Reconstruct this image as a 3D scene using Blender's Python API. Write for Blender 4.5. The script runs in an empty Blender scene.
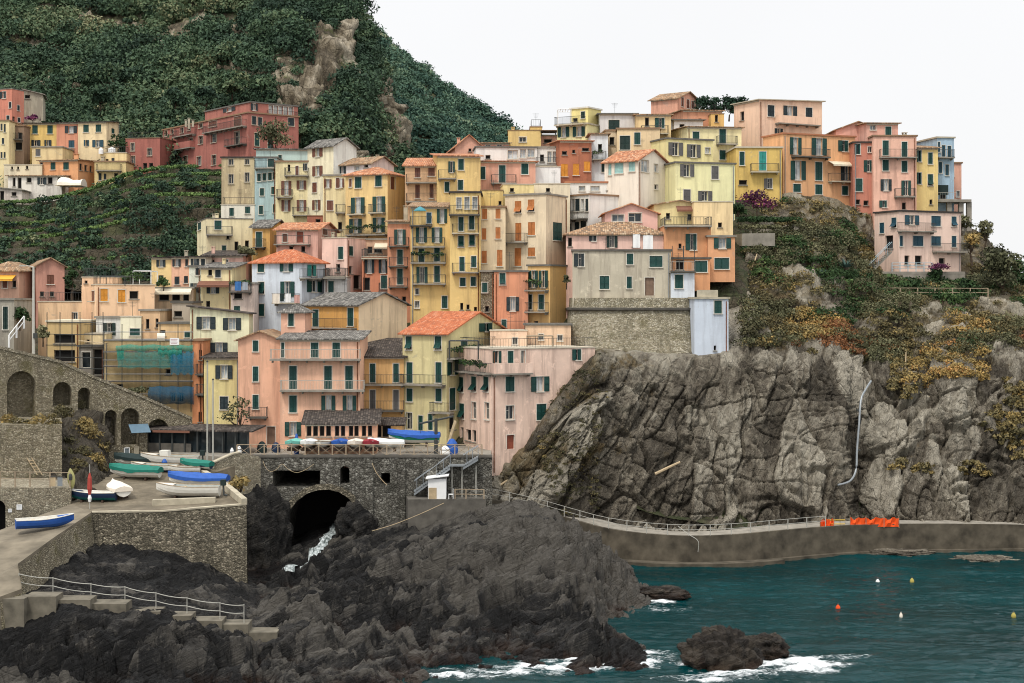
import bpy, bmesh, math, random
import numpy as np
from mathutils import Vector, Matrix
from mathutils.geometry import tessellate_polygon
R = math.radians
random.seed(7)
rng = np.random.default_rng(11)
SC = bpy.context.scene
COL = SC.collection

# ------------------------------------------------------------------ camera frame: a level view from 25 m above the sea
K = 1500.0            # focal length in pixels of a 1024 px wide picture
HZ = 300.0            # picture row of the horizon
CZ = 25.0
def P(px, py, Y):
    return Vector(((px - 512.0) * Y / K, Y, CZ - (py - HZ) * Y / K))
def zat(py, Y):
    return CZ - (py - HZ) * Y / K

# ------------------------------------------------------------------ noise (numpy gradient noise)
_perm = np.random.default_rng(3).permutation(256).astype(np.int64)
_perm = np.concatenate([_perm, _perm, _perm])
_g = np.random.default_rng(4).normal(size=(256, 3)); _g /= np.linalg.norm(_g, axis=1)[:, None]
def pn(p):
    p = np.asarray(p, float)
    i = np.floor(p).astype(np.int64); f = p - i
    u = f * f * f * (f * (f * 6 - 15) + 10)
    i &= 255
    out = 0
    for dx in (0, 1):
        for dy in (0, 1):
            for dz in (0, 1):
                h = _perm[_perm[_perm[i[:, 0] + dx] + i[:, 1] + dy] + i[:, 2] + dz]
                g = _g[h]
                d = g[:, 0] * (f[:, 0] - dx) + g[:, 1] * (f[:, 1] - dy) + g[:, 2] * (f[:, 2] - dz)
                w = (u[:, 0] if dx else 1 - u[:, 0]) * (u[:, 1] if dy else 1 - u[:, 1]) * (u[:, 2] if dz else 1 - u[:, 2])
                out = out + w * d
    return out * 1.5
def fbm(p, o=5, gain=.5, lac=2.03):
    s = 0; a = 1.0; p = np.array(p, float)
    for k in range(o):
        s = s + a * pn(p + 17.3 * k); a *= gain; p = p * lac
    return s
def ridged(p, o=5, gain=.55, lac=2.1):
    s = 0; a = 1.0; p = np.array(p, float)
    for k in range(o):
        s = s + a * (1 - 2 * np.abs(pn(p + 31.7 * k))); a *= gain; p = p * lac
    return s
def cells(p, seed=0):
    """distance to nearest feature point and difference to the second: facets for broken rock; also a value per cell"""
    p = np.asarray(p, float); i = np.floor(p).astype(np.int64)
    d1 = np.full(len(p), 9.0); d2 = np.full(len(p), 9.0); val = np.zeros(len(p)); tilt = np.zeros(len(p))
    for dx in (-1, 0, 1):
        for dy in (-1, 0, 1):
            for dz in (-1, 0, 1):
                c = i + np.array([dx, dy, dz]); m = c & 255
                h = _perm[_perm[_perm[m[:, 0]] + m[:, 1]] + m[:, 2] + seed % 50]
                fp = c + .5 + _g[h] * .45
                d = np.linalg.norm(p - fp, axis=1); tl = ((p - fp) * _g[(h + 91) & 255]).sum(1)
                closer = d < d1
                d2 = np.where(closer, d1, np.minimum(d2, d)); val = np.where(closer, h / 255.0, val); tilt = np.where(closer, tl, tilt); d1 = np.minimum(d1, d)
    cells.tilt = tilt
    return d1, d2 - d1, val

# ------------------------------------------------------------------ materials
def lin(hexs):
    c = [int(hexs[i:i + 2], 16) / 255 for i in (0, 2, 4)]
    return tuple(x / 12.92 if x <= .04045 else ((x + .055) / 1.055) ** 2.4 for x in c) + (1.0,)
class NT:
    def __init__(self, name):
        self.m = bpy.data.materials.new(name); self.m.use_nodes = True
        self.t = self.m.node_tree; self.t.nodes.clear()
        self.out = self.n('ShaderNodeOutputMaterial'); self.b = self.n('ShaderNodeBsdfPrincipled')
        self.l(self.b.outputs[0], self.out.inputs[0])
        self.b.inputs['Roughness'].default_value = .9; self.b.inputs['Specular IOR Level'].default_value = .25
    def n(self, t, **kw):
        x = self.t.nodes.new(t)
        for k, v in kw.items(): setattr(x, k, v)
        return x
    def l(self, a, b): self.t.links.new(a, b)
    def put(self, sock, v):
        if hasattr(v, 'links') or hasattr(v, 'is_linked'): self.l(v, sock)
        else: sock.default_value = v
    def pos(self, sx=1, sy=1, sz=1, rot=(0, 0, 0)):
        g = self.n('ShaderNodeNewGeometry'); m = self.n('ShaderNodeMapping')
        m.inputs['Scale'].default_value = (sx, sy, sz); m.inputs['Rotation'].default_value = rot
        self.l(g.outputs['Position'], m.inputs['Vector']); return m.outputs[0]
    def along(self, phi, sx, sy, sz):
        g = self.n('ShaderNodeNewGeometry'); m = self.n('ShaderNodeMapping', vector_type='TEXTURE')
        m.inputs['Scale'].default_value = (sx, sy, sz); m.inputs['Rotation'].default_value = (0, -phi, 0)
        self.l(g.outputs['Position'], m.inputs['Vector']); return m.outputs[0]
    def noise(self, vec, scale=1., detail=4., rough=.55, dist=0.):
        x = self.n('ShaderNodeTexNoise'); self.l(vec, x.inputs['Vector'])
        x.inputs['Scale'].default_value = scale; x.inputs['Detail'].default_value = detail
        x.inputs['Roughness'].default_value = rough; x.inputs['Distortion'].default_value = dist
        return x.outputs['Fac']
    def ramp(self, fac, stops, interp='LINEAR'):
        x = self.n('ShaderNodeValToRGB'); x.color_ramp.interpolation = interp
        e = x.color_ramp.elements
        while len(e) < len(stops): e.new(.5)
        for k, (p, c) in enumerate(stops):
            e[k].position = p
            e[k].color = c if isinstance(c, tuple) else (c, c, c, 1)
        self.l(fac, x.inputs[0]); return x.outputs[0]
    def mix(self, fac, a, b, mode='MIX'):
        x = self.n('ShaderNodeMix', data_type='RGBA', blend_type=mode, clamp_result=False)
        self.put(x.inputs[0], fac); self.put(x.inputs[6], a); self.put(x.inputs[7], b); return x.outputs[2]
    def math(self, op, a, b=0., c=None):
        x = self.n('ShaderNodeMath', operation=op); self.put(x.inputs[0], a); self.put(x.inputs[1], b)
        if c is not None: self.put(x.inputs[2], c)
        return x.outputs[0]
    def bump(self, h, strength=.5, dist=.05, prev=None):
        x = self.n('ShaderNodeBump'); x.inputs['Strength'].default_value = strength; x.inputs['Distance'].default_value = dist
        self.l(h, x.inputs['Height'])
        if prev is not None: self.l(prev, x.inputs['Normal'])
        return x.outputs[0]
    def attr(self, name):
        x = self.n('ShaderNodeAttribute'); x.attribute_name = name; return x.outputs['Fac']
    def base(self, c): self.put(self.b.inputs['Base Color'], c)
    def set(self, **kw):
        for k, v in kw.items(): self.b.inputs[k.replace('_', ' ')].default_value = v
        return self
M = {}
def sh(c, k): return tuple(min(1, x * k) for x in c[:3]) + (1.,)
def plain(key, hexs, rough=.6, var=.12, metal=0., spec=.3, scale=3.):
    if key in M: return M[key]
    t = NT(key); c = lin(hexs)
    n = t.noise(t.pos(), scale, 4)
    t.base(t.mix(t.ramp(n, [(.3, 0.), (.7, 1.)]), sh(c, 1 - var), sh(c, 1 + var * .5)))
    t.set(Roughness=rough, Metallic=metal, Specular_IOR_Level=spec)
    M[key] = t.m; return t.m
def stucco(hexs, wear=1.0):
    wear *= 1.65
    key = 'stucco_' + hexs + ('' if wear == 1 else '_%d' % int(wear * 10))
    if key in M: return M[key]
    t = NT(key); c = lin(hexs); lu = .3 * c[0] + .55 * c[1] + .15 * c[2]; sa = (max(c[:3]) - min(c[:3])) / (max(c[:3]) + .01); de = .08 + .30 * max(0, sa - .3); c = tuple(min(.86, (x * (1 - de) + lu * de * k_) * 1.1) for x, k_ in zip(c[:3], (1.06, 1., .82))) + (1.,)
    big = t.noise(t.pos(), .32, 5, .6)
    mid = t.noise(t.pos(), 1.3, 5, .65)
    streak = t.noise(t.pos(1.5, 1.5, .13), 1.0, 5, .65)
    fine = t.noise(t.pos(), 9, 3)
    grime = (c[0] * .62 + .015, c[1] * .6 + .015, c[2] * .6 + .015, 1)
    a = t.mix(t.ramp(big, [(.38, .55 * wear), (.62, 0.)]), c, sh(c, .84))
    a = t.mix(t.ramp(streak, [(.47, 0.), (.72, .75 * wear)]), a, grime)
    a = t.mix(t.ramp(mid, [(.58, 0.), (.74, .5 * wear)]), a, sh(c, 1.12))
    patch = t.ramp(t.noise(t.pos(), .55, 6, .7, 1.2), [(.635, 0.), (.66, min(.7, .42 * wear))])
    a = t.mix(patch, a, (c[0] * .45 + .16, c[1] * .45 + .15, c[2] * .45 + .13, 1))
    a = t.mix(t.math('MULTIPLY', fine, .16), a, sh(c, .72))
    t.base(a)
    t.l(t.bump(t.math('ADD', fine, t.math('MULTIPLY', mid, 1.5)), .35, .03), t.b.inputs['Normal'])
    t.set(Roughness=.95, Specular_IOR_Level=.1)
    M[key] = t.m; return t.m
def tiles(key, cols, pitch=.24):
    t = NT(key); uv = t.n('ShaderNodeUVMap').outputs[0]
    br = t.n('ShaderNodeTexBrick'); t.l(uv, br.inputs['Vector'])
    br.inputs['Scale'].default_value = 1; br.inputs['Brick Width'].default_value = pitch; br.inputs['Row Height'].default_value = .38
    br.inputs['Mortar Size'].default_value = .02; br.offset = 0
    br.inputs['Color1'].default_value = (0, 0, 0, 1); br.inputs['Color2'].default_value = (1, 1, 1, 1); br.inputs['Mortar'].default_value = (.25, .25, .25, 1)
    br.inputs['Bias'].default_value = 0
    c = t.ramp(br.outputs[0], [(0, lin(cols[0])), (.35, lin(cols[1])), (.7, lin(cols[2])), (1, lin(cols[3]))])
    n = t.noise(t.pos(), .9, 6, .7)
    c = t.mix(t.ramp(n, [(.45, 0.), (.7, .7)]), c, lin(cols[0]))
    n2 = t.noise(t.pos(), 5, 4, .6)
    c = t.mix(t.ramp(n2, [(.6, 0.), (.8, .3)]), c, lin(cols[3]))
    t.base(c)
    sx = t.n('ShaderNodeSeparateXYZ'); t.l(uv, sx.inputs[0])
    w = t.math('ABSOLUTE', t.math('SINE', t.math('MULTIPLY', sx.outputs[0], math.pi / pitch)))
    st = t.math('FRACT', t.math('DIVIDE', sx.outputs[1], .38))
    t.l(t.bump(t.math('ADD', w, t.math('MULTIPLY', st, .5)), .9, .07), t.b.inputs['Normal'])
    t.set(Roughness=.9, Specular_IOR_Level=.1)
    M[key] = t.m
tiles('terracotta', ['8A6350', 'B87A58', 'C98E6A', 'CDA88A'])
tiles('terracotta_new', ['9C5F46', 'B86C4B', 'C47A56', 'C08C70'])
tiles('old_tile', ['6E6052', '9C7C60', 'B08E6E', 'B9A68C'])
tiles('grey_tile', ['4C4A47', '6B6863', '86827C', '9E9A92'])
tiles('dark_tile', ['3A3633', '4B4541', '5C5550', '70665D'])
def rubble(key, cols, sx=2.2, sz=3.0, mortar=.35, moss=None):
    t = NT(key); v = t.pos(sx, sx, sz)
    d = t.n('ShaderNodeTexNoise'); t.l(t.pos(), d.inputs['Vector']); d.inputs['Scale'].default_value = 2
    vv = t.mix(.12, v, d.outputs['Color'], 'ADD')
    vo = t.n('ShaderNodeTexVoronoi', feature='F1'); t.l(vv, vo.inputs['Vector'])
    ve = t.n('ShaderNodeTexVoronoi', feature='DISTANCE_TO_EDGE'); t.l(vv, ve.inputs['Vector'])
    s = t.n('ShaderNodeSeparateColor'); t.l(vo.outputs['Color'], s.inputs[0])
    c = t.ramp(s.outputs[0], [(0, lin(cols[0])), (.4, lin(cols[1])), (.75, lin(cols[2])), (1, lin(cols[3]))])
    big = t.noise(t.pos(), .35, 6, .65); c = t.mix(t.ramp(big, [(.35, .6), (.6, 0.)]), c, lin(cols[0]))
    fn = t.noise(t.pos(), 6, 5, .7); c = t.mix(t.ramp(fn, [(.3, .3), (.6, 0.)]), c, sh(lin(cols[0]), .7))
    stx = t.noise(t.pos(1.1, 1.1, .1), 1.0, 5, .6); c = t.mix(t.ramp(stx, [(.34, .5), (.46, 0.)]), c, sh(lin(cols[0]), .75)); c = t.mix(t.ramp(stx, [(.6, 0.), (.72, .4)]), c, lin(cols[3]))
    if moss:
        mm = t.noise(t.pos(), .5, 6, .7); c = t.mix(t.ramp(mm, [(.54, 0.), (.66, .8)]), c, lin(moss))
    e = t.ramp(ve.outputs['Distance'], [(0, 1.), (.09, 0.)])
    t.base(t.mix(t.math('MULTIPLY', e, mortar * 2), c, sh(lin(cols[0]), .55)))
    h = t.math('ADD', t.math('MULTIPLY', t.ramp(ve.outputs['Distance'], [(0, 0.), (.18, 1.)]), 1.), t.math('MULTIPLY', fn, .5))
    t.l(t.bump(h, .9, .14), t.b.inputs['Normal'])
    M[key] = t.m
rubble('rubble', ['8A8270', 'AFA48C', 'C6BBA2', 'DAD1BA'], 1.2, 1.8, .22)
rubble('rubble_dark', ['5A5548', '857D6B', 'A89D87', 'CCC1A9'], .95, 1.6, .34)
rubble('rubble_mossy', ['7E7663', 'A2977E', 'BBB097', 'D0C6AE'], 1.1, 1.7, .25, '77704C')
rubble('rubble_bastion', ['8E866F', 'BFB499', 'D3C9B1', 'E4DCC7'], 1.0, 1.5, .22, '857D5E')
rubble('bridge_stone', ['524F48', '706D64', '8A877D', 'ABA89E'], .8, .9, .18, '45443C')
def louvre(key, hexs):
    t = NT(key); c = lin(hexs)
    n = t.noise(t.pos(), 1.7, 4)
    t.base(t.mix(n, sh(c, .6), sh(c, 1.35))); t.set(Roughness=.55, Specular_IOR_Level=.35); M[key] = t.m
for k, h in dict(green='0E3E38', teal='2A8A80', brown='6E4433', orange='B4703C', amber='CF8B2E', grey='5C5A58', black='1E2C30', blue='1F4654', darkgreen='102C26', paleteal='9CC2BC', wood='7D6655', redwood='8A4A36').items(): louvre('shutter_' + k, h)
plain('trim_white', 'CFC9BC', .7); plain('trim_stone', 'BDB3A0', .8); plain('concrete', '8F897E', .9, .3, scale=1.2)
plain('concrete_pale', 'B2A994', .9, .3, scale=1.2); plain('concrete_dark', '615D56', .95, .35, scale=1.1)
plain('rail_dark', '3E4140', .5, .1); plain('rail_pale', 'A9A79E', .5, .1); plain('rail_wood', 'A08F78', .8, .25); plain('rail_blue', '9FB4BC', .5)
plain('metal_grey', '8A8F92', .45, .1, .3); plain('pole_white', 'B9B6AC', .6); plain('rust', '7A4A30', .9, .4)
plain('wood_dark', '4A3B30', .8, .3); plain('wood_pale', 'B7A383', .85, .25); plain('awning_cream', 'D8CDB4', .9); plain('awning_brown', '7A5444', .9)
plain('awning_orange', 'E0A23C', .9); plain('sheet_white', 'E6E6E4', .9, .06); plain('cloth_blue', '3F6FA8', .9); plain('cloth_grey', '98A0A8', .9); plain('cloth_red', 'A4453C', .9)
plain('terracotta_pot', 'A2603F', .9); plain('slate_cap', '6A6761', .9, .25); plain('bark', '4A3E32', .95, .4); plain('inside_shade', '1A1918', .95)  # the last, near-black colour stands in for the shade inside openings
def glass(key, hexs, rough=.08, hexs2=None):
    t = NT(key); n = t.noise(t.pos(), .8, 2)
    t.base(t.mix(t.ramp(n, [(.42, 0.), (.58, 1.)]), lin(hexs), lin(hexs2 or hexs))); t.set(Roughness=rough, Specular_IOR_Level=.5); M[key] = t.m
glass('pane_dark', '1B2226', .1, '2C3438'); glass('pane_pale', '8E979C', .15, 'C9CCCB'); glass('pane_mid', '4B565C', .12, '7D878A')  # pale pane colours hold curtain white and a painted sky reflection

# ------------------------------------------------------------------ mesh builder
class MB:
    def __init__(s): s.v = []; s.f = []; s.uv = []
    def poly(s, pts, uv=None):
        k = len(s.v); s.v += [tuple(p) for p in pts]; s.f.append(tuple(range(k, k + len(pts))))
        s.uv.append(uv or [(0, 0)] * len(pts))
    def box(s, o, a, b, c):
        """corner o, edge vectors a, b, c"""
        o, a, b, c = Vector(o), Vector(a), Vector(b), Vector(c)
        if a.cross(b).dot(c) < 0: a, b = b, a
        k = len(s.v)
        s.v += [tuple(p) for p in (o, o + a, o + a + b, o + b, o + c, o + a + c, o + a + b + c, o + b + c)]
        for q in ((3, 2, 1, 0), (4, 5, 6, 7), (0, 1, 5, 4), (1, 2, 6, 5), (2, 3, 7, 6), (3, 0, 4, 7)):
            s.f.append(tuple(k + i for i in q)); s.uv.append([(0, 0)] * 4)
    def cbox(s, c, dx, dy, dz, rz=0):
        c = Vector(c); a = Vector((math.cos(rz), math.sin(rz), 0)) * dx; b = Vector((-math.sin(rz), math.cos(rz), 0)) * dy; d = Vector((0, 0, dz))
        s.box(c - a / 2 - b / 2 - d / 2, a, b, d)
    def bar(s, p, q, r=.02, n=4):
        p, q = Vector(p), Vector(q); s.tube([p, q], [r, r], n)
    def tube(s, pts, rad, n=6, cap=True):
        pts = [Vector(p) for p in pts]
        if not hasattr(rad, '__len__'): rad = [rad] * len(pts)
        rings = []
        for i, p in enumerate(pts):
            d = (pts[min(i + 1, len(pts) - 1)] - pts[max(i - 1, 0)]).normalized()
            up = Vector((0, 0, 1)) if abs(d.z) < .9 else Vector((1, 0, 0))
            a = d.cross(up).normalized(); b = a.cross(d)
            k = len(s.v); rings.append(k)
            for j in range(n):
                t = 2 * math.pi * (j + .5) / n
                s.v.append(tuple(p + (a * math.cos(t) + b * math.sin(t)) * rad[i]))
        for i in range(len(pts) - 1):
            for j in range(n):
                s.f.append((rings[i] + j, rings[i] + (j + 1) % n, rings[i + 1] + (j + 1) % n, rings[i + 1] + j)); s.uv.append([(0, 0)] * 4)
        if cap:
            s.f.append(tuple(rings[0] + j for j in reversed(range(n)))); s.uv.append([(0, 0)] * n)
            s.f.append(tuple(rings[-1] + j for j in range(n))); s.uv.append([(0, 0)] * n)
    def lathe(s, c, prof, n=12):
        c = Vector(c); rings = []
        for r, z in prof:
            rings.append(len(s.v))
            for j in range(n):
                t = 2 * math.pi * j / n; s.v.append((c.x + r * math.cos(t), c.y + r * math.sin(t), c.z + z))
        for i in range(len(prof) - 1):
            for j in range(n):
                s.f.append((rings[i] + j, rings[i] + (j + 1) % n, rings[i + 1] + (j + 1) % n, rings[i + 1] + j)); s.uv.append([(0, 0)] * 4)
        s.f.append(tuple(rings[0] + j for j in reversed(range(n)))); s.uv.append([(0, 0)] * n)
        s.f.append(tuple(rings[-1] + j for j in range(n))); s.uv.append([(0, 0)] * n)
    def grid(s, rows):
        k = len(s.v); nc = len(rows[0])
        for r in rows: s.v += [tuple(p) for p in r]
        for i in range(len(rows) - 1):
            for j in range(nc - 1):
                s.f.append((k + i * nc + j, k + i * nc + j + 1, k + (i + 1) * nc + j + 1, k + (i + 1) * nc + j)); s.uv.append([(0, 0)] * 4)
    def build(s, name, mat, parent=None, org=None, smooth=False):
        me = bpy.data.meshes.new(name)
        o3 = Vector(org) if org is not None else Vector((0, 0, 0))
        if parent is not None and org is None: o3 = Vector(parent['_org'])
        vv = [(x - o3.x, y - o3.y, z - o3.z) for x, y, z in s.v]
        me.from_pydata(vv, [], s.f)
        uvl = me.uv_layers.new(name='UVMap')
        flat = [c for fu in s.uv for u in fu for c in u]
        if len(flat) == len(uvl.data) * 2: uvl.data.foreach_set('uv', flat)
        me.materials.append(M[mat] if isinstance(mat, str) else mat)
        if smooth: me.polygons.foreach_set('use_smooth', [True] * len(me.polygons))
        o = bpy.data.objects.new(name, me); COL.objects.link(o)
        if parent is not None: o.parent = parent
        elif org is not None: o.location = o3
        return o
def tag(o, label=None, cat=None, group=None, kind=None):
    if label: o['label'] = label
    if cat: o['category'] = cat
    if group: o['group'] = group
    if kind: o['kind'] = kind
    return o
def thing(name, label, cat, loc, group=None):
    o = bpy.data.objects.new(name, None); COL.objects.link(o); o.location = loc; o.empty_display_size = .3
    o['_org'] = tuple(loc); return tag(o, label, cat, group)
def npmesh(name, co, quads, mat, attrs=None, smooth=True, fattrs=None):
    me = bpy.data.meshes.new(name); n = len(co); q = np.asarray(quads, np.int32); nf, k = q.shape
    me.vertices.add(n); me.vertices.foreach_set('co', np.asarray(co, np.float32).ravel())
    me.loops.add(nf * k); me.loops.foreach_set('vertex_index', q.ravel())
    me.polygons.add(nf); me.polygons.foreach_set('loop_start', np.arange(0, nf * k, k, dtype=np.int32))
    try: me.polygons.foreach_set('loop_total', np.full(nf, k, np.int32))
    except Exception: pass
    me.update(calc_edges=True)
    for a, v in (attrs or {}).items():
        me.attributes.new(a, 'FLOAT', 'POINT').data.foreach_set('value', np.asarray(v, np.float32))
    for a, v in (fattrs or {}).items():
        me.attributes.new(a, 'FLOAT', 'FACE').data.foreach_set('value', np.asarray(v, np.float32))
    if smooth: me.polygons.foreach_set('use_smooth', np.ones(nf, bool))
    me.materials.append(M[mat] if isinstance(mat, str) else mat)
    o = bpy.data.objects.new(name, me); COL.objects.link(o); return o
def gridquads(nu, nv):
    i = np.arange(nu - 1)[:, None] * nv + np.arange(nv - 1)[None, :]
    return np.stack([i, i + nv, i + nv + 1, i + 1], -1).reshape(-1, 4)
def crom(a, n):
    """resample control rows a (m, ...) to n rows with a Catmull-Rom curve"""
    m = len(a); t = np.linspace(0, m - 1, n); i = np.clip(np.floor(t).astype(int), 0, m - 2); f = (t - i)
    f = f.reshape((-1,) + (1,) * (a.ndim - 1))
    p0 = a[np.clip(i - 1, 0, m - 1)]; p1 = a[i]; p2 = a[i + 1]; p3 = a[np.clip(i + 2, 0, m - 1)]
    return .5 * (2 * p1 + (p2 - p0) * f + (2 * p0 - 5 * p1 + 4 * p2 - p3) * f * f + (3 * p1 - p0 - 3 * p2 + p3) * f ** 3)
def loft(cols, nu, nv):
    """cols: [(px, [(py, Y), ...]), ...] -> (nu, nv, 3) world points, columns across, rows from bottom to top"""
    a = np.array([[tuple(P(px, py, Y)) for py, Y in rows] for px, rows in cols])
    # equal steps across the columns by picture position
    pxs = np.array([c[0] for c in cols], float); tt = np.linspace(pxs[0], pxs[-1], nu)
    b = crom(a.transpose(1, 0, 2), nv)                       # rows
    ti = np.interp(tt, pxs, np.arange(len(pxs)))
    out = np.empty((nu, nv, 3)); m = len(pxs)
    i = np.clip(np.floor(ti).astype(int), 0, m - 2); f = (ti - i)[:, None, None]
    c = b.transpose(1, 0, 2)
    p0 = c[np.clip(i - 1, 0, m - 1)]; p1 = c[i]; p2 = c[i + 1]; p3 = c[np.clip(i + 2, 0, m - 1)]
    cr = .5 * (2 * p1 + (p2 - p0) * f + (2 * p0 - 5 * p1 + 4 * p2 - p3) * f * f + (3 * p1 - p0 - 3 * p2 + p3) * f ** 3)
    ln = p1 * (1 - f) + p2 * f
    return .5 * cr + .5 * ln
def gnormals(g):
    du = np.gradient(g, axis=0); dv = np.gradient(g, axis=1); n = np.cross(du, dv)
    n /= np.linalg.norm(n, axis=2)[..., None] + 1e-9
    return n

# ------------------------------------------------------------------ leaves
def leafmat(key, stops, rough=.75):
    t = NT(key); a = t.attr('tint')
    t.base(t.ramp(a, [(p, lin(h)) for p, h in stops])); t.set(Roughness=rough, Specular_IOR_Level=.15); M[key] = t.m
leafmat('leaf_hill', [(0, '26372C'), (.3, '354837'), (.55, '465A42'), (.78, '5B6A4D'), (.93, '757859'), (1, '858363')])  # greens lightened a little: hill haze put into the leaf colour
leafmat('leaf_far', [(0, '2E463F'), (.35, '405B4E'), (.65, '58715D'), (.9, '788B70'), (1, '9A9A7E')])  # grey-green wood, shifted bluer and paler to carry distance haze in its colour
leafmat('leaf_dry', [(0, '3E3E2C'), (.25, '57523A'), (.5, '766A48'), (.72, '95804F'), (.9, 'AC8C54'), (1, 'B08250')])
leafmat('leaf_green', [(0, '1E2E1C'), (.4, '33482A'), (.75, '50653A'), (1, '77854C')])
leafmat('leaf_vine', [(0, '2C3E2A'), (.4, '445A36'), (.8, '647C46'), (1, '80905A')])
leafmat('leaf_purple', [(0, '2B1B2A'), (.4, '4A2840'), (.8, '743654'), (1, '96587A')])
leafmat('leaf_pine', [(0, '18281F'), (.5, '2A4232'), (1, '4A6048')])
leafmat('leaf_agave', [(0, '4A5F58'), (.5, '6F8880'), (1, '93A79C')])
leafmat('leaf_rust', [(0, '4A3828'), (.35, '6E4E36'), (.7, '94633F'), (1, 'AC7A4C')])
leafmat('leaf_olive', [(0, '35392A'), (.5, '5C5C42'), (1, '8A8666')])
def crowns(name, items, mat, size, parent=None, org=(0, 0, 0), seed=1):
    """items: (centre, (rx, ry, rz), n leaves, tint) -> one mesh of leaf-sized faces on uneven clumps"""
    r = np.random.default_rng(seed)
    C = np.repeat(np.array([it[0] for it in items], float), [it[2] for it in items], axis=0)
    S = np.repeat(np.array([it[1] for it in items], float), [it[2] for it in items], axis=0)
    T = np.repeat(np.array([it[3] for it in items], float), [it[2] for it in items])
    n = len(C)
    d = r.normal(size=(n, 3)); d /= np.linalg.norm(d, axis=1)[:, None]
    d[:, 2] = np.where(d[:, 2] < -.35, -d[:, 2], d[:, 2])
    rad = .5 + .5 * r.random(n) ** .6
    lump = 1 + .45 * pn(d * 1.9 + C * .73) + .25 * pn(d * 4.5 + C * 1.3)
    p = C + d * S * (rad * lump)[:, None]
    nn = d + r.normal(size=(n, 3)) * .75; nn /= np.linalg.norm(nn, axis=1)[:, None]
    a = np.cross(nn, r.normal(size=(n, 3))); a /= np.linalg.norm(a, axis=1)[:, None] + 1e-9
    b = np.cross(nn, a)
    s = size * (.55 + .9 * r.random(n))
    a = a * s[:, None]; b = b * (s * (.45 + .4 * r.random(n)))[:, None]
    co = np.stack([p - a, p - b * .9, p + a, p + b], 1).reshape(-1, 3) - np.array(org)
    t = np.clip(T + r.normal(size=n) * .08 + .10 * pn(p * .7), 0, 1)
    o = npmesh(name, co, np.arange(4 * n).reshape(-1, 4), mat, smooth=False, fattrs={'tint': t})
    if parent is not None: o.parent = parent
    return o
def tree(label, px, py, Y, h, w, mat='leaf_green', tint=.5, group=None, name='tree', nleaf=900, size=.22, trunk=.35, cat='tree', flat=1., clumps=9, seed=None):
    base = P(px, py, Y); sd = seed if seed is not None else int(px * 7 + py)
    rr = random.Random(sd); root = thing(name, label, cat, base, group)
    mb = MB(); th = h * trunk; top = base + Vector((rr.uniform(-.1, .1) * h, rr.uniform(-.1, .1) * h, max(th, .25)))
    r0 = max(.06, h * .028)
    mb.tube([base - Vector((0, 0, .5)), base + (top - base) * .5 + Vector((rr.uniform(-.05, .05) * h, 0, 0)), top], [r0 * 1.3, r0, r0 * .75], 7)
    items = []
    for k in range(clumps):
        an = 2 * math.pi * k / clumps + rr.uniform(-.4, .4); q = rr.uniform(.2, .62); zz = rr.uniform(0.1, 1.)
        wd = w * .5 * (1 - .55 * zz * (1 if flat >= 1 else .3))
        c = base + Vector((math.cos(an) * wd * q * 1.3, math.sin(an) * wd * q * 1.3, th + (h - th) * ((.18 if trunk > .23 else .02) + .7 * zz)))
        mb.tube([top, (top + c) / 2 + Vector((0, 0, -.05 * h)), c], [r0 * .6, r0 * .4, r0 * .15], 5)
        cr = w * .5 * rr.uniform(.42, .62)
        items.append((tuple(c), (cr, cr, min(cr * .8, (h - th) * .42) * flat), nleaf // clumps, tint + rr.uniform(-.2, .2)))
    mb.build('trunk', 'bark', root)
    crowns('crown', items, mat, size, root, base, sd)
    return root
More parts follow.
